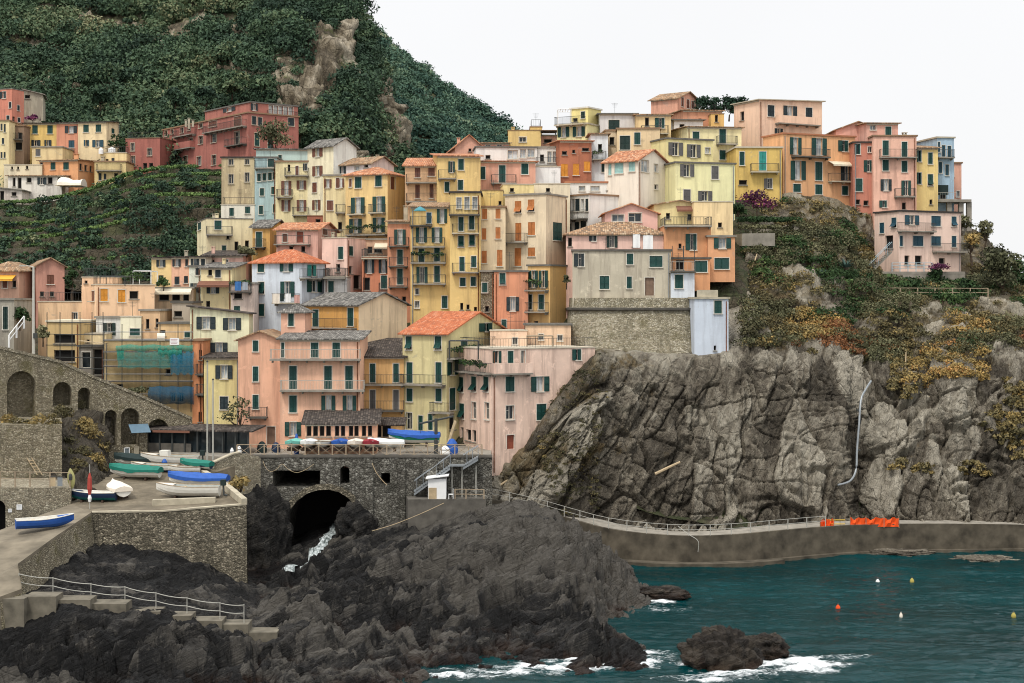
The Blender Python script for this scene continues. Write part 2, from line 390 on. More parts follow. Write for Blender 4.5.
# ================================================================== SETTING: sea, rock, slopes, hills
def rockmat(key, cols, veg=None, streak=.5, rot=(0, 0, 0), wet=False, tone=False, phi=None, str2=(3.5, 1.2, .22), dk=.85):
    t = NT(key)
    big = t.noise(t.pos(), .13, 6, .62); mid = t.noise(t.pos(), .8, 7, .68, .6); fine = t.noise(t.pos(), 4, 8, .78)
    st = t.noise(t.pos(.9, .9, .12, rot), 1.6, 6, .7, .4)
    c = t.ramp(mid, [(.28, lin(cols[0])), (.45, lin(cols[1])), (.6, lin(cols[2])), (.78, lin(cols[3]))])
    c = t.mix(t.ramp(big, [(.4, .65), (.62, 0.)]), c, lin(cols[1]))
    c = t.mix(t.ramp(st, [(.45, 0.), (.68, streak)]), c, lin(cols[4]))
    c = t.mix(t.ramp(st, [(.27, streak * .8), (.4, 0.)]), c, lin(cols[3]))
    c = t.mix(t.ramp(fine, [(.36, .65), (.5, 0.)]), c, sh(lin(cols[0]), .65))
    c = t.mix(t.ramp(fine, [(.58, 0.), (.72, .6)]), c, lin(cols[5]))
    if phi is not None:
        al = t.along(phi, *str2); wn = t.n('ShaderNodeTexNoise'); t.l(t.pos(), wn.inputs['Vector']); wn.inputs['Scale'].default_value = .45; wn.inputs['Detail'].default_value = 3; al = t.mix(1.6, al, wn.outputs['Color'], 'ADD'); s2 = t.noise(al, 1., 7, .7, .5); mk = t.ramp(t.noise(t.pos(), .6, 4, .6), [(.38, .1), (.62, 1.)])
        c = t.mix(t.math('MULTIPLY', mk, t.ramp(s2, [(.36, dk), (.46, 0.)])), c, sh(lin(cols[0]), .5)); c = t.mix(t.math('MULTIPLY', mk, t.ramp(s2, [(.56, 0.), (.66, .6)])), c, lin(cols[3])); c = t.mix(t.ramp(s2, [(.66, 0.), (.72, .6)]), c, lin(cols[5]))
    if veg:
        a = t.attr('veg')
        vn = t.noise(t.pos(), .7, 6, .7); vc = t.ramp(t.noise(t.pos(), .35, 5, .7), [(.35, lin(veg[0])), (.5, lin(veg[1])), (.66, lin(veg[2]))])
        c = t.mix(t.ramp(t.math('ADD', a, t.math('MULTIPLY', t.math('SUBTRACT', vn, .5), 1.6)), [(.42, 0.), (.62, .92)]), c, vc)
    if wet:
        s = t.n('ShaderNodeSeparateXYZ'); t.l(t.pos(), s.inputs[0])
        zz = t.math('ADD', s.outputs[2], t.math('MULTIPLY', mid, 1.6))
        c = t.mix(t.ramp(t.math('MULTIPLY', zz, .35), [(.42, .8), (.62, 0.)]), c, lin('3A2A20'))
        t.put(t.b.inputs['Roughness'], t.ramp(t.math('MULTIPLY', zz, .35), [(.4, .35), (.75, .8)]))
    if tone:
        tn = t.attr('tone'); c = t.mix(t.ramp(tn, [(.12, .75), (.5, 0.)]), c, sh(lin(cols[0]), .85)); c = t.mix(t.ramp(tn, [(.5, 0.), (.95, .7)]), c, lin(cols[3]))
    t.base(c)
    cr = t.n('ShaderNodeTexVoronoi', feature='DISTANCE_TO_EDGE')
    dd = t.mix(.5, t.pos(.8, .8, .35, rot), t.n('ShaderNodeTexNoise').outputs['Color'], 'ADD'); t.l(dd, cr.inputs['Vector']); cr.inputs['Scale'].default_value = 1.1
    h = t.math('ADD', t.math('MULTIPLY', mid, 2.2), t.math('ADD', t.math('MULTIPLY', fine, .65), t.math('MULTIPLY', t.ramp(cr.outputs['Distance'], [(0, 0.), (.06, 1.)]), .6)))
    if phi is not None: h = t.math('ADD', h, t.math('MULTIPLY', s2, 2.5))
    t.l(t.bump(h, .95, .4), t.b.inputs['Normal'])
    M[key] = t.m
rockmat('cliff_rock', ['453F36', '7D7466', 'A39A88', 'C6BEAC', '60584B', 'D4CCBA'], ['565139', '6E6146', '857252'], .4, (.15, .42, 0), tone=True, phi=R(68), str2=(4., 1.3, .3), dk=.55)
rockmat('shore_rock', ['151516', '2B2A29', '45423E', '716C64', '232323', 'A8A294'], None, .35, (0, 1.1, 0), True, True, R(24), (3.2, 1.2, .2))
rockmat('brown_rock', ['221E1B', '38322C', '50483F', '716759', '2C2723', '918777'], None, .35, (0, 1.1, 0), True, True, R(20), (2.5, 1., .2))
rockmat('hill_soil', ['3A3424', '57492F', '6E5C3C', '8D7B58', '4A3F2B', '9A8A6A'], ['2C3B26', '3B4A2B', '58602F'], .3)
rockmat('hill_rock', ['4C4438', '766B58', '978B75', 'B9AE9A', '615645', 'C6BCA8'], ['2E3D29', '445030', '63653D'], .45, tone=True)
rockmat('slope_earth', ['332F26', '4A4436', '5E5646', '7D735F', '3C362B', '8F866F'], ['2E3826', '3E462C', '57543A'], .3)

# ---- sea: one sheet to the horizon, fine near the shore with real waves, foam where it breaks
def foam_at(x, y):
    f = np.zeros_like(x)
    for px, Y, rx, ry, s in ((600, 103.6, 6.2, 2.6, 1.1), (560, 101.8, 7, 1.9, .85), (640, 106, 3.4, 1.6, .75), (655, 124, 2.2, 1.6, .9), (662, 121, 4, 1.2, .5), (795, 102.8, 4.4, 3.2, 1.2), (735, 99.8, 4.5, 1.2, .9), (768, 103.5, 2.6, 2.4, 1.), (690, 102.5, 1.5, 2., .7),
                            (700, 98.5, 5, 1., .8), (450, 99.3, 6, 1.3, .75), (500, 100.4, 6, 1.5, .75), (840, 104.5, 4, 1.4, .5), (380, 98.2, 4, .7, .4), (960, 148.5, 9, .5, .2)):
        c = P(px, 300, Y); q = ((x - c.x) / rx) ** 2 + ((y - c.y) / ry) ** 2
        f = np.maximum(f, s * np.clip(1.25 - np.sqrt(q), 0, 1))
    return f
xs = np.concatenate([-np.geomspace(1500, 62, 12), np.linspace(-60, 75, 500), np.geomspace(77, 1500, 12)])
ys = np.concatenate([np.linspace(20, 84, 12), np.linspace(85, 156, 380), np.geomspace(160, 2500, 12)])
X, Y_ = np.meshgrid(xs, ys, indexing='ij'); x = X.ravel(); y = Y_.ravel()
inn = ((x > -60) & (x < 75) & (y > 85) & (y < 156)).astype(float)
wv = .16 * fbm(np.stack([x * .16 + y * .05, y * .42, 0 * x], 1), 4) + .07 * ridged(np.stack([x * .7 + y * .2, y * 1.5, 0 * x + 5], 1), 3)
fo = foam_at(x, y)
fo = fo * (.85 + .8 * fbm(np.stack([x * .5, y * .9, 0 * x + 9], 1), 5))
wv = wv * inn + .22 * np.clip(fo, 0, 1) * inn * (.6 + pn(np.stack([x * 1.1, y * 1.6, 0 * x + 2], 1)))
t = NT('sea_water')
fa = t.attr('foam'); fn = t.noise(t.pos(1.2, 2.2, 1), 1.6, 8, .75, .8)
ff = t.ramp(t.math('ADD', fa, t.math('MULTIPLY', t.math('SUBTRACT', fn, .5), 2.1)), [(.44, 0.), (.95, 1.)])
dc = t.ramp(t.noise(t.pos(.05, .09, 1), 1., 4), [(.35, lin('002426')), (.65, lin('033538'))])
t.base(t.mix(ff, dc, (.72, .75, .76, 1)))
t.put(t.b.inputs['Roughness'], t.math('ADD', t.math('MULTIPLY', ff, .6), .06)); t.set(Specular_IOR_Level=.14, IOR=1.33)
w1 = t.noise(t.pos(.55, 1.7, 1), 1.4, 5, .6, .5); w2 = t.noise(t.pos(1.6, 4, 1), 2.2, 4, .6)
t.l(t.bump(t.math('ADD', w1, t.math('MULTIPLY', w2, .45)), .34, .14), t.b.inputs['Normal']); M['sea_water'] = t.m
tag(npmesh('water', np.stack([x, y, wv], 1), gridquads(len(xs), len(ys)), 'sea_water', {'foam': np.clip(fo, 0, 1.2)}), 'dark teal sea with white foam breaking on the rocks', kind='structure')

# ---- shore rock in front: heights from picture rows at known distances
YS = np.array([92, 98, 104, 110, 116, 122, 128, 134, 140, 147.])
SH = {-80: [700, 660, 616, 600, 592, 585, 575, 570, 570, 570], 0: [700, 662, 614, 598, 585, 575, 570, 570, 570, 570], 25: [700, 662, 613, 594, 572, 560, 560, 560, 560, 560], 60: [700, 656, 601, 588, 560, 544, 540, 545, 550, 560],
      100: [700, 660, 607, 594, 568, 545, 540, 545, 550, 560], 150: [702, 664, 615, 602, 578, 553, 548, 550, 555, 560], 200: [702, 668, 625, 612, 592, 566, 556, 560, 560, 560],
      235: [702, 672, 632, 622, 606, 584, 576, 572, 570, 560], 262: [703, 676, 649, 632, 614, 599, 586, 573, 560, 548], 290: [704, 678, 646, 628, 611, 597, 583, 569, 555, 541],
      320: [705, 678, 645, 624, 605, 590, 576, 561, 545, 526], 360: [706, 680, 646, 622, 601, 582, 564, 547, 530, 516], 420: [710, 684, 652, 627, 602, 580, 558, 540, 522, 512],
      480: [712, 688, 657, 628, 600, 572, 548, 526, 510, 502], 520: [714, 690, 660, 627, 596, 566, 540, 517, 505, 503], 555: [715, 694, 660, 624, 592, 562, 538, 518, 514, 520],
      590: [716, 698, 642, 624, 606, 574, 552, 542, 542, 548], 620: [718, 694, 648, 640, 634, 594, 572, 562, 560, 556], 645: [722, 700, 652, 654, 644, 606, 590, 586, 578, 562], 668: [726, 708, 674, 668, 650, 626, 606, 594, 584, 568], 720: [734, 716, 698, 676, 655, 634, 618, 604, 594, 575]}
spx = np.array(sorted(SH)); stab = np.array([[zat(r, Yq) for r, Yq in zip(SH[p], YS)] for p in spx])
def bil(px, Y, pxs, Ysv, tab):
    a = np.clip(np.interp(px, pxs, np.arange(len(pxs))), 0, len(pxs) - 1.001); b = np.clip(np.interp(Y, Ysv, np.arange(len(Ysv))), 0, len(Ysv) - 1.001)
    i = a.astype(int); j = b.astype(int); f = a - i; g = b - j
    f = f * f * (3 - 2 * f) * .6 + f * .4
    return (tab[i, j] * (1 - f) + tab[i + 1, j] * f) * (1 - g) + (tab[i, j + 1] * (1 - f) + tab[i + 1, j + 1] * f) * g
def rot2(p, a, b):
    """frame whose third axis runs along the beds: a turns in the picture plane, b towards the viewer"""
    d3 = np.array([math.cos(a) * math.cos(b), math.sin(b), math.sin(a) * math.cos(b)]); d1 = np.cross(d3, [0, 1, .2]); d1 /= np.linalg.norm(d1); d2 = np.cross(d3, d1)
    return np.stack([p @ d1, p @ d2, p @ d3], 1)
gx = np.linspace(-80, 720, 560); gy = np.concatenate([np.linspace(91, 128, 290), np.linspace(128.3, 152, 110)])
GX, GY = np.meshgrid(gx, gy, indexing='ij'); px = GX.ravel(); yy = GY.ravel(); xx = (px - 512) * yy / K
z0 = bil(px, np.clip(yy, 92, 147), spx, YS, stab)
p3 = np.stack([xx, yy, z0], 1)
q = rot2(p3, R(24), R(12))
n1 = ridged(np.stack([q[:, 0] / 4.2, q[:, 1] / 4.5, q[:, 2] / 14], 1), 5, .55); n2 = ridged(np.stack([q[:, 0] / 1.1, q[:, 1] / 1.3, q[:, 2] / 4.2], 1), 4)
wq = .3 * np.stack([pn(p3 / 5), pn(p3 / 5 + 9), pn(p3 / 5 + 5)], 1); d1, ed, cv = cells(np.stack([q[:, 0] / 1.5, q[:, 1] / 2.4, q[:, 2] / 6.5], 1) + wq); tlt = cells.tilt
dA, eA, cA = cells(np.stack([q[:, 0] / 4., q[:, 1] / 5.5, q[:, 2] / 12], 1) + 3 + wq, 7); tlA = cells.tilt
lift = np.clip((z0 + 1.2) / 2.5, 0, 1)
bed = q[:, 0] / 1.9 + .5 * pn(p3 / 6) + .22 * pn(p3 / 2); ledge = (bed - np.floor(bed)); bed2 = q[:, 0] / .62 + .4 * pn(p3 / 3); ledge2 = bed2 - np.floor(bed2)
sck = np.abs(pn(np.stack([q[:, 0] / 1.8, q[:, 1] / 4, q[:, 2] / 11], 1) + wq)); sck2 = np.abs(pn(np.stack([q[:, 0] / 6, q[:, 1] / 2.2, q[:, 2] / 3.2], 1) + wq + 5)); sck3 = np.abs(pn(np.stack([q[:, 0] / .8, q[:, 1] / 1.6, q[:, 2] / 3.6], 1) + wq + 9))
grv = -1.1 * np.clip(1 - sck / .07, 0, 1) - .9 * np.clip(1 - sck2 / .05, 0, 1) - .45 * np.clip(1 - sck3 / .08, 0, 1)
def terr(z_, step, k, amp, sc):
    w_ = amp * pn(p3 / sc) + .5 * amp * pn(p3 / (sc * .4) + 3); t_ = (z_ - k * xx + w_ + .08 * yy) / step; fl = np.floor(t_); fr = t_ - fl
    return (fl + np.clip((fr - .62) / .38, 0, 1) ** 1.5 * 1.0) * step + k * xx - w_ - .08 * yy, fr
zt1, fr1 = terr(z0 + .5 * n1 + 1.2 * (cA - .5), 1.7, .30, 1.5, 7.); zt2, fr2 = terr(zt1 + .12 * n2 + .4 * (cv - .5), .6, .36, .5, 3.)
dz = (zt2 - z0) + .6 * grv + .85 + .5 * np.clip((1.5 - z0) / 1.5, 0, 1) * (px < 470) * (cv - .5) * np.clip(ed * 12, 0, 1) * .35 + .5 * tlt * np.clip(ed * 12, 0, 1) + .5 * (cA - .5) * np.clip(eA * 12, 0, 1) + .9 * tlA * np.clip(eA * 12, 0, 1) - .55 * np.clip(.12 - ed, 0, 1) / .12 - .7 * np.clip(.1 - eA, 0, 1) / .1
dC, eC, cC = cells(np.stack([q[:, 0] / .7, q[:, 1] / 1.1, q[:, 2] / 2.8], 1), 21); dz = dz + .4 * cells.tilt * np.clip(eC * 12, 0, 1) + .2 * (cC - .5)
dD, eD, cD = cells(np.stack([q[:, 0] / .38, q[:, 1] / .42, q[:, 2] / .9], 1), 27); dz = dz + .08 * cells.tilt + .05 * (cD - .5)
ramp_clear = np.clip(.3 + np.maximum(px - 250, 0) / 40 + np.clip((103 - yy) / 4, 0, 1) * 1., 0.05, 1)
near_walk = np.clip((146.5 - yy) / 5, .1, 1)
z = z0 + dz * lift * (.95 - .5 * np.clip((yy - 129) / 8, 0, 1)) * ramp_clear * near_walk - .15
dy = .8 * pn(p3 / 2.6) * lift
tag(npmesh('shore_rock', np.stack([xx + .4 * pn(p3 / 1.9 + 8) * lift, yy + dy, z], 1), gridquads(len(gx), len(gy)), 'shore_rock', {'tone': .42 + .3 * grv - .16 * np.clip((300 - px) / 150, 0, 1) + .9 * (cA - .5) + .65 * (cv - .5) + .6 * (cC - .5) + .25 * (.6 - fr1) + .2 * (.6 - fr2) + .16 - .30 * np.clip((113 - yy) / 9, 0, 1) + .55 * np.clip((px - 380) / 150, -1, 1) * np.clip((yy - 110) / 16, 0, 1)}, smooth=False), 'dark jagged shore rock sloping down into the sea', kind='structure')  # tone darkens grooves and risers, pales treads: light and shade put into the colour
SHZ = z.reshape(len(gx), len(gy)); SHX, SHY = gx.copy(), gy.copy()
def shore_z(px_, Y_): return float(SHZ[np.abs(SHX - px_).argmin(), np.abs(SHY - Y_).argmin()])

def boulder(label, px, py, Y, rx, ry, rz, seed, name='sea_rock', mat='brown_rock', cat='rock', group=None):
    c = P(px, py, Y); nu, nv = 90, 48
    a = np.linspace(0, 2 * np.pi, nu); b = np.linspace(-np.pi / 2, np.pi / 2, nv); A, B = np.meshgrid(a, b, indexing='ij')
    d = np.stack([np.cos(A) * np.cos(B), np.sin(A) * np.cos(B), np.sin(B)], -1).reshape(-1, 3)
    s = 1 + .32 * ridged(d * 1.3 + seed, 4) * .6 + .22 * fbm(d * 3 + seed, 4)
    dd, e, cvv = cells(d * 1.7 + seed, int(seed) % 40); s += .3 * (cvv - .5) * np.clip(e * 4, 0, 1)
    co = d * s[:, None] * np.array([rx, ry, rz])
    o = npmesh(name, co, gridquads(nu, nv), mat, {'tone': .45 + .5 * (cvv - .5)}, smooth=False); o.location = c
    return tag(o, label, cat, group)
boulder('brown wave-washed rock standing alone in the foaming sea', 722, 662, 103, 2.15, 2.0, 1.75, 3.)
boulder('low dark rock breaking the surface right of the larger sea rock', 767, 648, 105, 1.15, 1.1, .75, 11.)
boulder('small dark reef just awash off the rounded shore rock', 655, 594, 125.6, 2.4, 1.2, .5, 23.)
for k, (bx, by, bY, s_) in enumerate(((893, 553, 148, 1.6), (980, 561, 144.5, 1.4), (862, 551, 148.4, 1.))):
    boulder(['long mossy rock awash at the foot of the sea wall', 'yellowish flat rock awash at the far end of the sea wall', 'small pale stone awash left of the long mossy rock'][k], bx, by, bY, s_ * 1.8, s_, .42, 31. + 5 * k, name='sea_rock', mat='cliff_rock')

# ---- headland cliff
CL = [(455, [(540, 143), (522, 144.5), (508, 146), (500, 147), (492, 147.6), (484, 148.2), (476, 149), (470, 153), (464, 158), (455, 166), (448, 176), (445, 186), (440, 200)]),
      (490, [(545, 143), (525, 145), (512, 146), (502, 147), (494, 147.8), (484, 148.4), (473, 149.2), (460, 154), (452, 158), (445, 166), (440, 176), (438, 186), (430, 200)]),
      (520, [(550, 143.5), (528, 145.6), (512, 146.6), (498, 147.4), (484, 148), (470, 148.6), (456, 149.2), (445, 155), (430, 160), (420, 168), (410, 178), (400, 188), (395, 200)]),
      (545, [(552, 144), (529, 146.2), (508, 147.2), (487, 147.9), (465, 148.4), (443, 149), (421, 149.7), (410, 156), (400, 162), (390, 170), (385, 180), (380, 190), (375, 200)]),
      (570, [(552, 144.6), (530, 147), (505, 147.8), (475, 148.4), (445, 149), (415, 149.6), (386, 150.4), (376, 156), (366, 164), (360, 172), (350, 182), (345, 192), (340, 200)]),
      (597, [(553, 145), (531, 148), (500, 149), (465, 149.7), (430, 150.4), (392, 151.4), (355, 152.8), (350, 158), (345, 166), (340, 174), (330, 184), (325, 194), (320, 205)]),
      (640, [(553, 146), (532, 149.4), (497, 150.7), (462, 152), (427, 153.4), (390, 155), (358, 156.6), (352, 162), (346, 168), (340, 176), (330, 186), (325, 196), (320, 208)]),
      (700, [(553, 147.5), (532, 151), (497, 152.2), (462, 153.6), (427, 155), (392, 156.4), (362, 157.8), (350, 161), (320, 166), (290, 172), (275, 182), (262, 192), (250, 208)]),
      (740, [(553, 148), (530, 151.4), (495, 152.8), (458, 154.2), (420, 155.6), (385, 157), (362, 158.5), (338, 162), (312, 166), (283, 172), (258, 178), (230, 186), (206, 196)]),
      (790, [(553, 148.4), (529, 151.6), (494, 153), (457, 154.6), (420, 156), (388, 157.4), (366, 159), (340, 164), (314, 169), (284, 174), (255, 179), (228, 185), (196, 191)]),
      (835, [(553, 148.6), (527, 152), (494, 153.8), (460, 155.4), (425, 157), (396, 158.6), (376, 160), (348, 165), (320, 170), (288, 175), (256, 181), (228, 186), (200, 191)]),
      (860, [(553, 148.8), (527, 154.2), (494, 157.6), (460, 158.8), (425, 159.6), (400, 160.4), (382, 161.4), (352, 166), (322, 171), (294, 176), (274, 182), (254, 187), (214, 191.5)]),
      (885, [(553, 149), (527, 152.8), (494, 154.6), (460, 156.2), (428, 157.8), (402, 159.4), (384, 161), (354, 166), (326, 171), (300, 176), (281, 181), (262, 190), (215, 196)]),
      (940, [(553, 149), (527, 152.4), (494, 154), (460, 155.8), (428, 157.4), (400, 159.2), (378, 161), (350, 166), (324, 171), (302, 175.5), (286, 181), (266, 190), (218, 198)]),
      (985, [(553, 149), (527, 152), (494, 153.6), (460, 155.2), (426, 157), (398, 159), (374, 161.4), (348, 166), (324, 171), (303, 175.5), (290, 181), (272, 190), (236, 200)]),
      (1024, [(553, 149), (527, 151.6), (494, 153.2), (460, 155), (426, 157), (398, 159), (374, 161.4), (350, 166), (328, 171), (306, 176), (294, 182), (290, 192), (292, 204)]),
      (1080, [(553, 149), (527, 151.4), (498, 153.2), (466, 155), (434, 157), (408, 159), (386, 161.4), (364, 166), (345, 171), (330, 176), (322, 182), (320, 192), (322, 204)]),
      (1180, [(553, 149), (535, 151.4), (515, 153.2), (490, 155), (465, 157), (445, 159), (425, 161.4), (408, 166), (395, 171), (385, 176), (380, 182), (380, 192), (384, 204)])]
g = loft(CL, 520, 420); CLG0 = g.copy()
nn = gnormals(g); p3 = g.reshape(-1, 3); wob = .4 * np.stack([pn(p3 / 4), pn(p3 / 4 + 9), pn(p3 / 4 + 5)], 1); Nf = nn.reshape(-1, 3)
if Nf[len(Nf) // 2, 1] > 0: Nf = -Nf
row = np.tile(np.linspace(0, 12, 420), 520)
pxv = 512 + p3[:, 0] / p3[:, 1] * K; pyv = HZ + (CZ - p3[:, 2]) / p3[:, 1] * K
qA = rot2(p3, R(58), R(10)); qB = rot2(p3, R(84), R(8)); q = np.where((pxv + 25 * pn(p3 / 9) < 690)[:, None], qA, qB)
n1 = ridged(np.stack([q[:, 0] / 5.5, q[:, 1] / 6, q[:, 2] / 26], 1), 5, .55); n2 = ridged(np.stack([q[:, 0] / 1.5, q[:, 1] / 2, q[:, 2] / 9], 1), 5, .6)
d1, ed, cv = cells(np.stack([q[:, 0] / 4.2, q[:, 1] / 5, q[:, 2] / 13], 1) + wob, 5); tl1 = cells.tilt; dB, eB, cB = cells(np.stack([q[:, 0] / 1.5, q[:, 1] / 1.8, q[:, 2] / 4.6], 1) + wob, 13); tlB = cells.tilt; dS, eS, cS = cells(np.stack([q[:, 0] / .5, q[:, 1] / .6, q[:, 2] / 1.5], 1) + wob, 33); tlS = cells.tilt
soft = fbm(p3 / 7, 5)
under = np.clip((745 - pxv) / 20, 0, 1) * np.clip((row - 6.1) / .6, 0, 1)          # below the village: quiet
rockm = np.clip((7.2 - row) / 1.2, 0, 1)
amp = (1 - under) * np.clip(row / .9, .15, 1)
# keep the ground under the walk, the pink houses and the bastion tidy
hs = np.clip((pyv - 300) / 12, 0, 1) * (pxv > 870) + (pxv <= 870)
amp = amp * np.where(pxv > 865, np.clip(.25 + .75 * hs, 0, 1), 1) * np.where((pxv < 745) & (row > 5.2), .35, 1)
amp = np.where((row > 10.6) & (pxv > 740), amp * .25, amp)
crk = np.abs(pn(np.stack([q[:, 0] / 2.4, q[:, 1] / 4, q[:, 2] / 14], 1) + .5 * wob)); crk2 = np.abs(pn(np.stack([q[:, 0] / 1.1, q[:, 1] / 2, q[:, 2] / 4], 1) + .6 * wob + 7)); crk3 = np.abs(pn(np.stack([q[:, 0] / 7, q[:, 1] / 4, q[:, 2] / 2.6], 1) + .4 * wob + 3))
gro = -.9 * np.clip(1 - crk / .05, 0, 1) - .25 * np.clip(1 - crk2 / .05, 0, 1) - .5 * np.clip(1 - crk3 / .04, 0, 1)
dis = amp * (rockm * (gro + .5 * n1 + .18 * n2 + .9 * (cv - .5) * np.clip(ed * 14, 0, 1) + .85 * tl1 * np.clip(ed * 14, 0, 1) + .5 * (cB - .5) * np.clip(eB * 14, 0, 1) + .4 * tlB * np.clip(eB * 14, 0, 1) + .12 * (cS - .5) + .12 * tlS - .6 * np.clip(.07 - ed, 0, 1) / .07 - .25 * np.clip(.08 - eB, 0, 1) / .08) + (1 - rockm) * (.7 * soft + .5 * n1 + .25 * n2 + .9 * (cv - .5) * np.clip(ed * 10, 0, 1) + .8 * tl1 + .7 * (cB - .5) + .5 * tlB))
co = p3 + Nf * dis[:, None]
veg = np.clip((row - 6.0) / 1.1, 0, 1) * (pxv > 735) * .5 + np.clip((720 - pxv) / 120, 0, .32) * np.clip((row - 2.4) / 2, 0, 1) + np.where((pxv < 600) & (row > 1), .22, 0) + np.where((pxv > 905) & (row > 3), .22, 0)
veg = veg + .34 * fbm(p3 / 5.5 + 50, 4)
CLF = co.reshape(520, 420, 3); CLN = Nf.reshape(520, 420, 3); CLPX = pxv.reshape(520, 420); CLPY = pyv.reshape(520, 420); CLR = row.reshape(520, 420)
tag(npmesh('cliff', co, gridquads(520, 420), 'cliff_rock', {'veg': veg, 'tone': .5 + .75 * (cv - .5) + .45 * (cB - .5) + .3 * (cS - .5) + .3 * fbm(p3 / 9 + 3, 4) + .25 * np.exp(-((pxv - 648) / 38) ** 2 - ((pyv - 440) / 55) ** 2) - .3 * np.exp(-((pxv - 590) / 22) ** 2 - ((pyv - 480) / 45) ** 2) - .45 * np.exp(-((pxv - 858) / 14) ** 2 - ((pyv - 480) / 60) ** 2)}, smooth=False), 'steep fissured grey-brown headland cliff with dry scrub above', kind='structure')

# ---- village slope under the houses, back to the hill
VY = np.array([146, 152, 158, 168, 178, 190, 205, 225, 245, 280.])
VT = {-140: [8, 10, 13, 17, 21, 26, 30.5, 36, 43, 52], 0: [8.2, 10, 14, 18, 21.5, 26, 30.5, 36, 43.5, 54], 100: [9, 10, 14.2, 18.5, 22.5, 26.5, 30.5, 36.5, 44, 56], 200: [9.3, 9.8, 12.5, 18.5, 23.5, 27.5, 32, 37.5, 44.5, 56],
      300: [9.3, 9.8, 13.5, 18.5, 24.5, 31, 36, 42, 46, 55], 400: [9.3, 9.8, 13.5, 20, 26, 32, 36, 42, 44, 46], 480: [9.3, 9.8, 13.5, 20.5, 28, 36, 41, 44, 44, 40], 540: [6, 7, 13, 22, 30, 37, 43, 46, 44, 36],
      600: [4, 6, 14, 23.5, 30, 37, 43.5, 47, 44, 34], 680: [2, 4, 14, 26, 31, 37, 44.5, 48, 42, 30], 740: [1, 3, 12, 26.5, 32, 38, 44, 46, 40, 28], 800: [0, 2, 6, 16, 25, 35, 42, 44, 38, 26], 900: [0, 1, 4, 12, 20, 30, 37, 36, 30, 20], 965: [0, 0, 2, 10, 18, 28, 34, 28, 20, 10], 1040: [0, 0, 0, 4, 10, 18, 20, 14, 8, 0]}
vpx = np.array(sorted(VT)); vtab = np.array([VT[p] for p in vpx], float)
def village_z(px_, Y_): return float(bil(np.array([float(px_)]), np.array([float(Y_)]), vpx, VY, vtab)[0])
gx = np.linspace(-140, 1040, 240); gy = np.linspace(150, 280, 130)
GX, GY = np.meshgrid(gx, gy, indexing='ij'); px = GX.ravel(); yy = GY.ravel(); xx = (px - 512) * yy / K
z = bil(px, yy, vpx, VY, vtab); p3 = np.stack([xx, yy, z], 1)
z = z + .35 * fbm(p3 / 4, 3) * np.clip((yy - 156) / 4, 0, 1) - .3
tag(npmesh('village_slope', np.stack([xx, yy, z], 1), gridquads(len(gx), len(gy)), 'slope_earth', {'veg': .55 + .2 * pn(p3 / 6)}, smooth=True), 'earth slope the village houses stand on', kind='structure')

# ---- hills
HM = [(-220, [(300, 205), (240, 228), (170, 250), (120, 275), (60, 305), (0, 335), (-70, 370), (-150, 415), (-230, 470), (-240, 540)]),
      (-60, [(300, 206), (240, 230), (170, 252), (120, 276), (60, 306), (0, 336), (-70, 372), (-150, 417), (-230, 470), (-240, 540)]),
      (60, [(300, 206), (240, 230), (172, 253), (120, 277), (60, 307), (0, 337), (-70, 373), (-150, 418), (-230, 470), (-240, 540)]),
      (170, [(300, 207), (240, 230), (172, 254), (115, 275), (58, 303), (0, 333), (-70, 370), (-150, 416), (-225, 466), (-235, 540)]),
      (240, [(300, 208), (240, 230), (170, 254), (112, 270), (55, 296), (0, 326), (-60, 360), (-130, 405), (-200, 455), (-210, 530)]),
      (290, [(300, 210), (240, 230), (172, 250), (115, 262), (60, 284), (0, 316), (-45, 345), (-95, 385), (-150, 430), (-160, 510)]),
      (325, [(300, 212), (240, 231), (178, 250), (125, 260), (75, 278), (25, 304), (-15, 330), (-50, 365), (-80, 405), (-80, 480)]),
      (352, [(300, 216), (245, 234), (190, 252), (140, 264), (98, 280), (62, 300), (40, 325), (30, 355), (30, 395), (50, 470)]),
      (378, [(300, 222), (250, 240), (205, 256), (165, 268), (135, 282), (112, 300), (100, 325), (100, 355), (110, 395), (130, 460)]),
      (402, [(305, 230), (260, 246), (222, 260), (192, 272), (172, 286), (160, 304), (158, 328), (165, 356), (180, 395), (200, 450)]),
      (430, [(310, 236), (275, 252), (245, 266), (225, 278), (215, 292), (212, 310), (215, 332), (225, 360), (240, 395), (260, 440)])]
